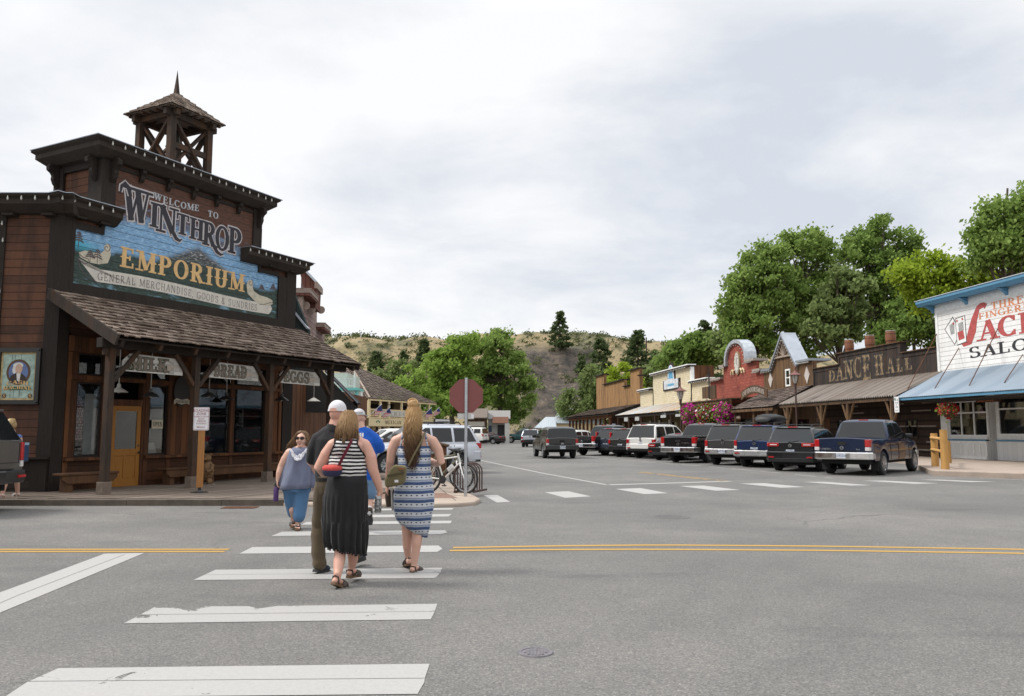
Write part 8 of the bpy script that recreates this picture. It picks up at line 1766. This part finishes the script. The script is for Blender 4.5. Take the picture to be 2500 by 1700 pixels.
mb.build('strap',m,dr)
rg = random.Random(5);HM = hairmat('honey_hair',(.075,.038,.02),(.46,.28,.115),hc.z+.02,hc.z-.36);mb = MB();mb2 = MB()
mb.ball(hc+Vector((0,-.012,.022)),(.088,.105,.106),18,12)
def hp(rng,k,n):
    a = -PI*.02-PI*.96*rng.random();up = rng.uniform(-.01,.09);r_ = .094*math.sqrt(max(.05,1-(up/.125)**2));p0 = hc+Vector((math.cos(a)*r_,math.sin(a)*(r_+.012)-.012,up+.02));pts = [p0];ph = rng.random()*6;ln = rng.uniform(.38,.66);tx = math.cos(a)*.085*rng.uniform(.5,1.1)
    for i in range(1,12):
        s_ = i/11;z_ = p0.z-ln*s_;wv = .022*math.sin(s_*17+ph)*min(1,s_*2);pts.append(Vector((hc.x+(p0.x-hc.x)*(1-s_)*.95+tx*min(1,s_*1.3)*(1.15-.55*s_)+wv,hc.y+min(p0.y-hc.y,.0)*(1-s_*.3)-.055*math.sin(s_*PI*.8)-.055*s_+.008*math.cos(s_*13+ph),z_)))
    return pts
strands(mb,None,hp,330,rg,.0062)
bc = J(1008,984,-.03)
for k in range(26):
    a0 = rg.random()*6.3;tl_ = rg.uniform(-.6,.6);mb.tube([bc+Vector((.052*math.cos(a0+i*.5),.045*math.sin(a0+i*.5)*math.cos(tl_),.038*math.sin(a0+i*.5)*math.sin(tl_)+.03*math.sin(i*.4+a0))) for i in range(9)],.011,6)
mb.ball(bc,(.045,.042,.038),12,8);b.t['hair'] = 0;del b.t['hair'];mb.build('hair',HM,b.t)
OLV = cloth('olive_canvas',(.15,.125,.065))[0];dress_w = b
t = thing('shoulder_bag','olive canvas shoulder bag with a leather tab hanging at the patterned dress','bag',b.o);J_ = lambda px,py,dy=0.: b.J(px,py,dy)
mb = MB();pts = [(948,1168),(949,1184),(956,1187),(990,1180),(996,1174),(1000,1140),(998,1135),(972,1133),(962,1140)]
mb.prism([(J_(px,py).x,J_(px,py).z) for px,py in pts][::-1],lambda a,c_,d_: (a,-.24+d_+.03*0,c_),-.05,.06);mb.build('pouch',OLV,t,bevel=.022)
f0,f1 = J_(955,1158),J_(996,1150);MB().bar((f0.x,-.297,f0.z),(f1.x,-.297,f1.z),.012,.012,(0,-1,0)).build('zip',plain('olive_dark',(.07,.06,.03),.8),t);q_ = J_(977,1171);MB().box(q_.x-.021,q_.x+.021,-.297,-.291,q_.z-.014,q_.z+.014).build('label_patch',SWH,t)
q_ = J_(988,1142);MB().box(q_.x-.03,q_.x+.03,-.298,-.29,q_.z-.013,q_.z+.013).build('leather_tab',plain('tan_leather',(.22,.09,.03),.6),t)
MB().tube([J_(997,1138,-.24),J_(1010,1112,-.225),J_(1028,1080,-.165),J_(1038,1056,-.07),J_(1036,1058,.05),J_(1015,1085,.17)],.013,6,flat=.35).build('strap',OLV,t)
t = thing('sneakers','pair of dark sneakers with pale soles held in the left hand of the dress wearer','shoes',b.o);mb = MB()
for k,dx in enumerate((0,.045)):
    top,bot_ = J_(948,1196,.08)+Vector((dx,dx,0)),J_(950,1238,.06)+Vector((dx*.7,dx,0));sh = MB();T(sh,[top,top.lerp(bot_,.4),bot_],[.034,.044,.034],12,.8);sb = b.melt('shoe',sh,SHOE2,.008,4,t);sv = top-bot_;MB().loft([[top.lerp(bot_,s_)+Vector((.032,-.006,0))+Vector((zz,xx*w_,0)) for xx,zz in ((-1,0),(1,0),(1,.016),(-1,.016))] for s_,w_ in ((-.15,.02),(0,.036),(.4,.034),(.8,.044),(1.1,.036),(1.2,.01))],smooth=False).build('sole',plain('pale_sole',(.5,.47,.43),.8) if k == 0 else MATS['pale_sole'],sb)
# ------------------------------------------------------------------ woman in a striped tank top and black skirt
b = Body('woman in a black and white striped tank top and long black skirt',845,1420,8.4);J = b.J;mb = MB();hc = J(852,1032)
head(mb,hc,1.02);T(mb,[J(852,1055),J(852,1068)],[.06,.08])
T(mb,[J(848,1190),J(849,1150),J(851,1110),J(852,1085),J(852,1068)],[.19,.18,.185,.18,.1],18,.68);T(mb,[J(816,1086),J(834,1077),J(852,1071),J(870,1078),J(888,1087)],[.058,.072,.085,.072,.058])
T(mb,[J(814,1088),J(797,1110),J(778,1142,.0),J(790,1157,.14),J(820,1150,.28)],[.07,.066,.052,.042,.028]);hand(mb,J(820,1150,.28),(.7,.6,.2),(-.3,.3,-.6),.7)
T(mb,[J(889,1088),J(904,1117),J(911,1148),J(922,1178,.03),J(929,1202,.06)],[.07,.066,.054,.043,.029]);hand(mb,J(929,1200,.06),(-.15,.1,-1),(-.9,.3,0),.75,1.05,-1)
T(mb,[J(832,1290),J(831,1345,-.05),J(828,1372,-.1),J(823,1412,-.22)],[.1,.062,.06,.036]);T(mb,[J(862,1290),J(861,1345,.05),J(862,1368,.08),J(858,1388,.1)],[.1,.06,.052,.036])
foot_sandal(b,mb,J(823,1414,-.22),J(843,1432,-.2+.12),.03);foot_sandal(b,mb,J(858,1391,.1),J(874,1400,.25),.045)
b.melt('body',mb,SK3,.007,5);sandal(b,J(823,1414,-.22),J(843,1432,-.08),STRAP,SOLE_B,.035);sandal(b,J(858,1391,.1),J(874,1400,.25),STRAP,SOLE_B,.05)
m,g,v = cloth('striped_jersey',(.5,.5,.5),fold=.25);x,y,z = g.sep(v);zw = g.math('ADD',z,g.math('MULTIPLY',g.math('SUBTRACT',g.noise(v,6,2),.5),.03));zw = g.math('ADD',zw,g.math('MULTIPLY',x,.03))
g.put(g.b.inputs['Base Color'],g.mix(g.math('GREATER_THAN',g.math('FRACT',g.math('DIVIDE',zw,.037)),.47),(.68,.66,.64),(.014,.013,.016)))
# tank top: full round the trunk, racer back above
n = 36;rings = []
for (py,rx,hwid) in ((1163,.196,9),(1150,.2,9),(1130,.2,9),(1115,.197,9)): c0 = J(849,py);rings.append([c0+Vector((math.cos(2*PI*k/n)*rx,math.sin(2*PI*k/n)*rx*.74,.006*math.sin(3*k))) for k in range(n)])
mb = MB();mb.loft(rings,cap=False)
bk = []
for (py,w_,off) in ((1116,.192,.04),(1100,.155,.128),(1085,.12,.142),(1070,.112,.108),(1063,.105,.06)):
    c0 = J(851,py);row = []
    for k in range(13): s_ = -1+k/6;row.append(c0+Vector((s_*w_,-(off+.012)*math.sqrt(max(0,1-(s_*w_/.215)**2))-.006 if py > 1066 else -.03,-.02*s_*s_*(1 if py < 1075 else 0)))) 
    bk.append(row)
c0 = J(851,1116);bk[0] = [c0+Vector((s_*.19,-.2*.74*math.sqrt(max(0,1-(s_*.19/.2)**2)),0)) for s_ in [-1+k/6 for k in range(13)]]
mb.loft(bk,cap=False,closed=False);fr_ = [[p*1 for p in r_] for r_ in bk];fr_ = [[Vector((p.x,-p.y*.9,p.z)) for p in r_] for r_ in fr_];mb.loft(fr_,cap=False,closed=False)
tp = mb.build('tank_top',m,b.t);q_ = tp.modifiers.new('thick','SOLIDIFY');q_.thickness = .006
BLK = cloth('black_jersey',(.012,.011,.012),.9,.3)[0];mb = MB()
for s in (0,12): mb.tube([r_[s]+Vector((0,-.004,0)) for r_ in bk],.007,6)
mb.tube([J(832,1065,-.07),J(841,1071,-.1),J(851,1073,-.11),J(861,1071,-.1),J(870,1065,-.07)],.007,6);mb.build('binding',BLK,tp)
m2,g,v = cloth('pleated_black_skirt',(.013,.012,.013),.75,.2); 
lst = [(J(848,1158),.192,0),(J(847,1180),.208,0),(J(845,1206),.222,0),(J(844,1212),.226,0),(J(843,1240),.226,0),(J(842,1270),.226,-.0),(J(842,1275),.232,0),(J(841,1300),.228,-.015),(J(841,1325),.215,-.03),(J(843,1342),.2,-.045)]
rings = [];n = 96
for i,(c0,rx,tl_) in enumerate(lst):
    amp = 0 if i < 3 else (.005+.009*(i-3)/6);ff = 24 if i < 6 else 19
    rings.append([c0+Vector((math.cos(a)*(rx+amp*math.sin(ff*a+i*.12)+.014*math.sin(3*a+i)*(i > 4)),math.sin(a)*(rx*.72+amp*math.sin(ff*a+1)),tl_*math.cos(a)+.006*math.sin(9*a)*(i > 8))) for a in [2*PI*k/n for k in range(n)]])
mb = MB();mb.loft(rings,cap=False);sk_ = mb.build('skirt',m2,b.t);q_ = sk_.modifiers.new('thick','SOLIDIFY');q_.thickness = .005
mb = MB();r0 = rings[-1]
for k in range(0,n,2): mb.ball(r0[k]+Vector((0,0,-.008)),(.011,.008,.011),6,4)
mb.build('lace_hem',BLK,sk_)
HM2 = hairmat('light_brown_hair',(.12,.062,.03),(.36,.22,.1),hc.z+.05,hc.z-.22);mb = MB();mb.ball(hc+Vector((0,-.014,.02)),(.09,.108,.106),18,12);rg = random.Random(8)
def hp2(rng,k,n):
    a = PI*.0-PI*1.0*rng.random();up = rng.uniform(-.01,.12);r_ = .096*math.sqrt(max(.02,1-(up/.13)**2));p0 = hc+Vector((math.cos(a)*r_,math.sin(a)*(r_+.012)-.012,up+.012));pts = [p0];ph = rng.random()*6;ln = rng.uniform(.16,.27)+up;sp_x = math.cos(a)*.1*rng.uniform(.7,1.25)
    for i in range(1,10):
        s_ = i/9;pts.append(Vector((hc.x+(p0.x-hc.x)*(1-s_)+sp_x*s_*1.1+.006*math.sin(s_*9+ph)-.01*s_,hc.y+min(.02,p0.y-hc.y)*(1-.25*s_)-.035*math.sin(s_*PI)-.03*s_,p0.z-ln*s_)))
    return pts
strands(mb,None,hp2,300,rg,.006)
for k in range(16): ph = rg.random()*6;mb.tube([Vector((hc.x-.01+rg.uniform(-.012,.012)-.018*i/9+.006*math.sin(i+ph),hc.y-.135-.012*math.sin(i*.35),hc.z-.04-i*.036*rg.uniform(.92,1.08))) for i in range(10)],[.007*(1-.07*i) for i in range(10)],5)
mb.build('hair',HM2,b.t);striped = b
t = thing('belt_bag','red and navy belt bag slung on a wine red strap over the striped tank top','bag',b.o);q_ = J(812,1150,-.14)
mb = MB();mb.loft([[q_+Vector((x_,math.cos(a)*.045*w_-.02,math.sin(a)*.06*w_)) for a in [2*PI*k/14 for k in range(14)]] for x_,w_ in ((-.095,.5),(-.075,.9),(0,1.05),(.07,.9),(.1,.45))]);mb.build('pouch',cloth('bag_navy',(.03,.03,.07))[0],t)
mb = MB();mb.loft([[q_+Vector((x_,math.cos(a)*.047*w_-.022,.025+math.sin(a)*.038*w_)) for a in [2*PI*k/14 for k in range(14)]] for x_,w_ in ((-.097,.5),(-.075,.95),(0,1.1),(.07,.95),(.1,.45))]);mb.build('flap',cloth('bag_coral',(.5,.07,.06))[0],t)
MB().tube([J(822,1148,-.16),J(833,1125,-.19),J(846,1100,-.185),J(858,1078,-.15),J(862,1066,-.06),J(858,1070,.05)],.018,6,flat=.3).build('strap',cloth('wine_strap',(.13,.012,.025))[0],t)
t = thing('drinking_jar','clear patterned drinking jar held low in the right hand above the crosswalk','jar',b.o);q_ = J(923,1234,.05)
JAR,g = newmat('jar_glass');v = g.obj();n_ = g.node('ShaderNodeTexVoronoi',{'Vector': v,'Scale': 45.}).outputs[0];g.put(g.b.inputs['Base Color'],g.mix(g.mapr(n_,.2,.5),(.5,.5,.5),(.16,.16,.15)));g.b.inputs['Roughness'].default_value = .15;g.b.inputs['Transmission Weight'].default_value = .4
MB().lathe([(0,-.075),(.034,-.075),(.037,-.06),(.037,.05),(.031,.065),(.031,.085)],q_,18).build('glass',JAR,t);MB().lathe([(.034,.07),(.034,.095),(0,.095)],q_,16).build('lid',STEEL,t)
# ------------------------------------------------------------------ man in a black polo and white cap
b = Body('man in a black polo shirt, olive trousers and a white cap worn backwards',800,1398,9.05);J = b.J;mb = MB();hc = J(824,1006)
head(mb,hc,1.05,-.25);T(mb,[J(820,1028),J(818,1045)],[.068,.085]);T(mb,[J(766,1110),J(759,1128,.05),J(772,1143,.22)],[.052,.047,.032]);hand(mb,J(772,1143,.22),(.5,.8,-.1),(.5,-.5,-.5),.7,1.1)
T(mb,[J(866,1110),J(872,1140,.05),J(860,1160,.2)],[.05,.047,.032]);hand(mb,J(860,1160,.2),(-.4,.8,-.2),(-.5,-.5,-.5),.7,1.1,-1);b.melt('body',mb,SK3,.008,5)
POLO = cloth('black_polo',(.016,.015,.017),.8,.5,6.)[0];mb = MB();T(mb,[J(812,1172),J(812,1140),J(814,1105),J(816,1075),J(818,1052),J(818,1040)],[.2,.2,.225,.22,.15,.085],20,.64);T(mb,[J(777,1072),J(797,1060),J(818,1052),J(840,1060),J(859,1072)],[.07,.085,.1,.085,.07])
T(mb,[J(776,1072),J(767,1094),J(762,1120,.03)],[.076,.078,.074]);T(mb,[J(860,1072),J(870,1092),J(872,1120,.03)],[.088,.082,.074]);b.melt('polo_shirt',mb,POLO,.011,6)
mb = MB();rr_ = [(J(818,py),r_) for py,r_ in ((1046,.088),(1034,.082),(1038,.092),(1050,.1))];mb.loft([[c0+Vector((math.cos(k*PI/12)*r_,math.sin(k*PI/12)*r_*.95-.01,.01*math.sin(k*PI/12))) for k in range(24)] for c0,r_ in rr_],cap=False);mb.build('collar',POLO,b.t)
TROU,g,v = cloth('olive_trousers',(.095,.07,.042),.9,1.,4.);mb = MB();T(mb,[J(812,1160),J(812,1185),J(812,1205)],[.188,.2,.19],18,.72);T(mb,[J(792,1190),J(787,1222,.01),J(784,1250,.03),J(782,1272,.05),J(780,1290,.05),J(778,1308,.03),J(777,1330,.0),J(777,1350,-.01),J(779,1365,-.02),J(780,1376,-.02)],[.114,.107,.094,.099,.085,.09,.076,.081,.073,.083],16);T(mb,[J(834,1190),J(842,1240,.12),J(850,1285,.25),J(858,1325,.33),J(866,1356,.36)],[.115,.105,.088,.078,.076],16);b.melt('trousers',mb,TROU,.011,5)
mb = MB();mb.loft([[J(812,py)+Vector((math.cos(k*PI/14)*.196,math.sin(k*PI/14)*.145,0)) for k in range(28)] for py in (1166,1174)],cap=False);mb.build('belt',BLK,b.t);shoe(b,J(779,1378,-.02),J(801,1396,.12),SHOE1,SOLE_D);shoe(b,J(867,1356,.36),J(887,1364,.55),SHOE1,SOLE_D)
CAPW = plain('cap_mesh_white',(.66,.65,.67),.85,0,.06,60.,.6);mb = MB();rings = [[hc+Vector((math.cos(2*PI*k/24)*.1*math.cos(e),math.sin(2*PI*k/24)*.116*math.cos(e)-.008,.03+.105*math.sin(e))) for k in range(24)] for e in [i*PI/14 for i in range(8)]];mb.loft(rings,cap=False)
cp = mb.build('cap',CAPW,b.t);MB().loft([[hc+Vector((math.cos(2*PI*k/24)*(.102+.004*s_),math.sin(2*PI*k/24)*(.118+.004*s_)-.008,.03-.022*s_)) for k in range(24)] for s_ in (0,1)],cap=False).build('cap_band',CAPW,cp)
mb = MB();mb.prism([(.045*math.cos(k*PI/8),.008+.036*math.sin(k*PI/8)) for k in range(9)],lambda a,c_,d_: (hc.x-.02+a,hc.y-.124+1.5*a*a+d_+.25*(c_-.01),hc.z+c_),-.009,.0);mb.build('cap_opening',SK3,cp)
mb = MB();mb.loft([[hc+Vector((math.cos(a)*w_,.105+math.sin(a)*.07*w_/.08-.0,.03-.01*w_)) for a in [k*PI/10 for k in range(11)]] for w_ in (.08,.092)],cap=False,closed=False);mb.build('cap_brim',CAPW,cp)
# ------------------------------------------------------------------ man in a bright blue T-shirt
b = Body('man in a bright blue T-shirt, denim shorts and a pale grey cap',890,1270,12.5);J = b.J;mb = MB();hc = J(876,1018);head(mb,hc,1.04,-.75);T(mb,[J(878,1036),J(882,1052)],[.066,.085])
T(mb,[J(928,1086),J(932,1098,.06),J(918,1105,.25)],[.05,.046,.032]);hand(mb,J(922,1102,.22),(.4,.7,.3),(-.5,.3,.5),.8,1.05,-1)
T(mb,[J(848,1090),J(842,1110,.05),J(850,1122,.2)],[.05,.046,.032]);T(mb,[J(901,1200),J(903,1222,-.04),J(902,1250,-.12)],[.075,.062,.042]);T(mb,[J(872,1200),J(870,1230,.1),J(868,1268,.2)],[.075,.06,.042]);b.melt('body',mb,SK2,.009,5)
BLUE = cloth('bright_blue_cotton',(.012,.09,.42),.85,.5,7.)[0];mb = MB();T(mb,[J(886,1175),J(886,1140),J(885,1105),J(884,1075),J(883,1054),J(882,1045)],[.21,.215,.225,.215,.15,.08],20,.7);T(mb,[J(854,1068),J(868,1059),J(883,1054),J(898,1059),J(913,1068)],[.075,.09,.1,.09,.075]);T(mb,[J(913,1069),J(922,1082),J(927,1094,.03)],[.085,.09,.088]);T(mb,[J(854,1069),J(846,1080),J(846,1092,.03)],[.1,.095,.092]);sh_ = b.melt('t_shirt',mb,BLUE,.012,6)
q_ = J(880,1062,-.155);MB().box(q_.x-.05,q_.x+.01,q_.y-.012,q_.y-.002,q_.z-.03,q_.z+.03).box(q_.x+.02,q_.x+.05,q_.y-.012,q_.y-.002,q_.z-.03,q_.z+.03).build('shirt_print',WHITE,sh_)
DEN = cloth('light_denim',(.12,.2,.31),.9,.6,7.)[0];mb = MB();T(mb,[J(886,1170),J(886,1182)],[.205,.205],18,.74);T(mb,[J(901,1178),J(903,1207,-.02)],[.115,.11],16);T(mb,[J(871,1178),J(869,1207,.05)],[.115,.11],16);b.melt('shorts',mb,DEN,.012,5)
mb = MB();T(mb,[J(902,1240,-.1),J(902,1252,-.13)],[.047,.045],12);mb.build('sock',plain('white_sock',(.6,.6,.6),.9),b.t);shoe(b,J(902,1250,-.12),J(903,1279,-.02),SHOE2,SOLE_D,.05);shoe(b,J(868,1268,.2),J(866,1278,.4),SHOE2,SOLE_D)
CAPG = plain('cap_grey',(.5,.49,.5),.85,0,.08,30.);rings = [[hc+Vector((math.cos(2*PI*k/24)*.1*math.cos(e),math.sin(2*PI*k/24)*.114*math.cos(e)-.004,.03+.1*math.sin(e))) for k in range(24)] for e in [i*PI/14 for i in range(8)]];mb = MB();mb.loft(rings,cap=False);cp = mb.build('cap',CAPG,b.t)
mb = MB();a0 = .9;mb.prism([(.09*math.cos(k*PI/10),.085+.085*math.sin(k*PI/10)) for k in range(11)],lambda a,c_,d_: (hc.x+a*math.cos(-.75)-c_*math.sin(-.75),hc.y+a*math.sin(-.75)+c_*math.cos(-.75),hc.z+.03+d_-.1*(c_-.08)),-.006,.0);mb.build('cap_brim',CAPG,cp)
mb = MB();ftext(mb,'OUTDOOR',lambda a,c_,d_: (hc.x+a*.022,hc.y-.114+.9*(a*.022)**2*4-d_,hc.z+.05+c_*.022),0,.004,.01);mb.build('cap_lettering',INK,cp)
t = thing('soda_can','small silver can held at chest height by the man in bright blue','can',b.o);MB().lathe([(0,-.05),(.026,-.05),(.03,-.04),(.03,.045),(.025,.055),(0,.055)],J(931,1098,.2),14).build('can_body',STEEL,t)
# ------------------------------------------------------------------ woman walking towards the camera
b = Body('woman in sunglasses and a grey blue embroidered top and cropped jeans, walking towards us',722,1290,13.);J = b.J;mb = MB();hc = J(736,1073);P_ = head(mb,hc,1.08,0,True,-1);T(mb,[J(735,1088),J(735,1102)],[.065,.085])
T(mb,[J(731,1150),J(733,1120),J(734,1103),J(735,1094)],[.2,.2,.18,.1],18,.66);T(mb,[J(711,1108),J(722,1102),J(734,1098),J(746,1102),J(756,1108)],[.062,.075,.09,.075,.062])
T(mb,[J(708,1106),J(697,1122),J(687,1140),J(681,1156,-.04),J(678,1172,-.06)],[.078,.074,.06,.048,.03]);hand(mb,J(678,1172,-.06),(0,-.1,-1),(.9,.2,0),.8)
T(mb,[J(758,1106),J(764,1125),J(768,1145),J(770,1160,.05),J(770,1174,.08)],[.078,.072,.06,.047,.03]);hand(mb,J(770,1174,.08),(0,.1,-1),(-.9,.2,0),.5,1,-1)
T(mb,[J(715,1245),J(716,1266,.1)],[.06,.042]);T(mb,[J(729,1245),J(727,1275,-.05)],[.06,.042]);foot_sandal(b,mb,J(716,1270,.1),J(715,1284,-.08),.03);foot_sandal(b,mb,J(727,1279,-.05),J(726,1291,-.25),.045);b.melt('body',mb,SK2,.008,4)
sandal(b,J(716,1270,.1),J(715,1284,-.08),STRAP,SOLE_B,.035);sandal(b,J(727,1279,-.05),J(726,1291,-.25),STRAP,SOLE_B,.05)
GB_,g,v = cloth('grey_blue_chambray',(.15,.165,.235),.9,.8,7.);lst = [(J(734,1093),.115,0),(J(734,1101),.185,.0),(J(733,1112),.205,0),(J(731,1135),.222,0),(J(728,1160),.25,.0),(J(725,1180),.27,.01),(J(724,1193),.282,.015)]
mb = MB();mb.loft(dress_rings(lst,.72,wob=.035,fold=8),cap=False);tp = mb.build('top',GB_,b.t);q_ = tp.modifiers.new('thick','SOLIDIFY');q_.thickness = .006
mb = MB();rg = random.Random(3)
for k in range(150):
    a = rg.uniform(-PI,0);rr_ = rg.uniform(0,1);c0 = J(735,1100+rr_*14);w_ = .16-.09*rr_;q_ = Vector((c0.x+math.cos(a)*w_,-.12-.035*rr_-.06*abs(math.sin(a)),c0.z+(0.02 if abs(math.cos(a)) > .7 else -.05*abs(math.sin(a))*1.2)));mb.ball(q_,(.013,.006,.013),6,4)
mb.build('embroidery',plain('white_lace',(.68,.67,.7),.9),tp)
JN = cloth('blue_jeans',(.075,.16,.29),.9,.6,7.)[0];mb = MB();T(mb,[J(725,1180),J(724,1200)],[.235,.235],18,.72);T(mb,[J(710,1195),J(711,1225,.05),J(716,1252,.1)],[.125,.11,.095],16);T(mb,[J(737,1195),J(734,1230,-.02),J(730,1262,-.04)],[.13,.115,.1],16);b.melt('cropped_jeans',mb,JN,.012,5)
HM3 = hairmat('brown_blown_hair',(.075,.042,.024),(.22,.13,.065),hc.z,hc.z-.25);mb = MB();mb.ball(hc+Vector((0,.03,.03)),(.098,.1,.108),18,12);rg = random.Random(4)
def hp3(rng,k,n):
    sgn = -1 if rng.random() < .68 else 1;u_ = rng.random();p0 = hc+Vector((sgn*.02*rng.random(),.0-.05*u_+.06*rng.random(),.135-.02*u_));pts = [p0];ph = rng.random()*6;out = rng.uniform(.02,.17) if sgn < 0 else rng.uniform(0,.04);ln = rng.uniform(.2,.34)
    for i in range(1,10): s_ = i/9;pts.append(Vector((hc.x+sgn*(.1*math.sin(min(1,s_*2.2)*PI/2)+out*max(0,s_-.35)*1.5)+.012*math.sin(s_*9+ph),p0.y+.04*s_+.02*math.sin(s_*5+ph),p0.z-.05*s_-ln*max(0,s_-.15)*(1.05 if sgn > 0 else .95)+.02*math.sin(s_*8+ph)*s_)))
    return pts
strands(mb,None,hp3,150,rg,.009);mb.build('hair',HM3,b.t)
sg = MB()
for s in (-1,1): sg.prism([(s*(.04+.034*math.cos(k*PI/7)),.02+.026*math.sin(k*PI/7)) for k in range(14)],lambda a,c_,d_: (hc.x+a,hc.y-.112+.9*a*a*3+d_,hc.z+c_),-.008,.0);sg.tube([P_(s*.07,.085,.022),P_(s*.09,.0,.015)],.005,5)
sg.bar((hc.x-.02,hc.y-.116,hc.z+.028),(hc.x+.02,hc.y-.116,hc.z+.028),.006,.008);sg.build('sunglasses',plain('sunglass_dark',(.012,.008,.008),.1),b.t);mb = MB();mb.ball((hc.x,hc.y-.112,hc.z-.07),(.028,.01,.009),10,5);mb.build('mouth',plain('lips',(.3,.08,.075),.5),b.t)
t = thing('water_bottle','tall purple metal water bottle carried by the woman in sunglasses','bottle',b.o);q_ = J(674,1204,-.08);MB().lathe([(0,-.13),(.036,-.13),(.04,-.12),(.04,.07),(.026,.1),(0,.1)],q_,16).build('flask',plain('purple_enamel',(.06,.02,.11),.4),t);MB().lathe([(.028,.1),(.03,.14),(0,.145)],q_,14).tube([q_+Vector((-.025,0,.13)),q_+Vector((0,0,.175)),q_+Vector((.025,0,.13))],.007,6).build('lid',BLACKM,t)
# ------------------------------------------------------------------ woman on the boardwalk behind the grey SUV, figure under the far porch
b = Body('blonde woman in a blue patterned top on the boardwalk behind the grey SUV',30,1200,17.6);J = b.J;mb = MB();hc = J(28,1036);zf = .13
head(mb,hc,1.02,.3);T(mb,[J(30,1052),J(32,1064)],[.06,.08]);T(mb,[J(47,1068),J(50,1082),J(49,1098)],[.055,.05,.042]);T(mb,[J(49,1098),J(44,1112,.1),J(40,1118,.2)],[.042,.035,.026]);hand(mb,J(40,1118,.2),(-.3,.6,-.5),(.4,.3,0),.6)
for dx,dy in ((-9,-.12),(6,.2)): p_ = J(32+dx,1120);T(mb,[p_,Vector((p_.x,dy*.5,.52)),Vector((p_.x-.03,dy,.2))],[.09,.06,.038]);foot_sandal(b,mb,(p_.x-.03,dy,.2),(p_.x-.16,dy+.08,.15),.05);sandal(b,(p_.x-.03,dy,.2),(p_.x-.16,dy+.08,.15),plain('white_strap',(.6,.6,.6),.6) if dx < 0 else MATS['white_strap'],SOLE_B,.055)
b.melt('body',mb,SK2,.009,4);m,g,v = cloth('blue_dotted_top',(.1,.18,.42));vo = g.node('ShaderNodeTexVoronoi',{'Vector': v,'Scale': 42.}).outputs[0];g.put(g.b.inputs['Base Color'],g.mix(g.math('LESS_THAN',vo,.28),(.07,.13,.36),(.4,.5,.66)))
mb = MB();T(mb,[J(30,1130),J(32,1100),J(33,1075),J(32,1062)],[.19,.18,.18,.09],18,.68);T(mb,[J(20,1068),J(46,1068)],[.07,.07]);b.melt('top',mb,m,.012,5);mb = MB();T(mb,[J(31,1122),J(31,1150)],[.19,.19],18,.7);T(mb,[J(25,1140),Vector((J(23,1140).x,-.08,.62))],[.11,.1]);T(mb,[J(38,1140),Vector((J(38,1140).x,.1,.62))],[.11,.1]);b.melt('shorts',mb,cloth('white_shorts',(.5,.5,.5))[0],.012,4)
HB = hairmat('short_blonde_hair',(.3,.19,.08),(.5,.36,.18),hc.z+.05,hc.z-.12);mb = MB();mb.ball(hc+Vector((0,-.014,.02)),(.095,.11,.108),16,10);rg = random.Random(2)
def hp4(rng,k,n):
    a = -PI*rng.random();up = rng.uniform(0,.12);r_ = .1*math.sqrt(max(.02,1-(up/.13)**2));p0 = hc+Vector((math.cos(a)*r_,math.sin(a)*r_,up+.01));return [p0+Vector((math.cos(a)*.02*i/5+.015*math.sin(i+k),math.sin(a)*.02*i/5,-(.1+up)*i/5+.01*math.sin(i*2+k))) for i in range(6)]
strands(mb,None,hp4,90,rg,.012);mb.build('hair',HB,b.t)
t = thing('shopping_bag','dark blue tote with a pale edge hanging beside the blonde woman','bag',b.o);q_ = J(57,1098);MB().box(q_.x-.06,q_.x+.06,-.1,.12,q_.z-.26,q_.z+.1).build('tote',cloth('tote_navy',(.02,.05,.12))[0],t,bevel=.02);MB().box(q_.x-.064,q_.x+.05,-.104,.124,q_.z+.1,q_.z+.15).build('pale_edge',plain('tote_pale',(.3,.42,.55),.8),t)
d = ray(1655,1046);t_ = (RR.o[0]*RR.n[0]+RR.o[1]*RR.n[1]+1.8)/(d[0]*RR.n[0]+d[1]*RR.n[1]);Yp = d[1]*t_;b = Body('bare armed person in a dark top standing under the rusty tin porch',1655,1060,Yp);J = b.J;s = .14;mb = MB();hc = Vector((0,0,1.64+s));head(mb,hc,1.05,2.4)
T(mb,[(0,0,1.5+s),(0,0,1.35+s)],[.07,.09]);T(mb,[(0,0,1.35+s),(0,0,.95+s)],[.17,.16],16,.65)
for k in (-1,1): T(mb,[(k*.18,0,1.38+s),(k*.24,-.02,1.1+s),(k*.16,-.16,1.0+s)],[.065,.05,.03]);hand(mb,(k*.16,-.16,1.0+s),(-k*.5,-.6,0),(0,0,1),.5);T(mb,[(k*.09,0,.9+s),(k*.1,0,.45+s),(k*.1,.02,.06+s)],[.1,.065,.04]);T(mb,[(k*.1,.02,.09+s),(k*.1,.02,.04+s),(k*.11,-.15,.03+s)],[.04,.04,.035])
b.melt('body',mb,SK1,.012,4);mb = MB();T(mb,[(0,0,1.4+s),(0,0,1.2+s),(0,0,.9+s)],[.17,.185,.19],16,.7);b.melt('top',mb,BLK,.014,4);mb = MB();T(mb,[(0,0,.98+s),(0,0,.85+s)],[.19,.19],16,.7);[T(mb,[(k*.09,0,.85+s),(k*.1,0,.5+s)],[.12,.11]) for k in (-1,1)];b.melt('shorts',mb,DEN,.014,4);mb = MB();mb.ball(hc+Vector((0,.015,.03)),(.095,.1,.1));mb.build('hair',HM2,b.t)
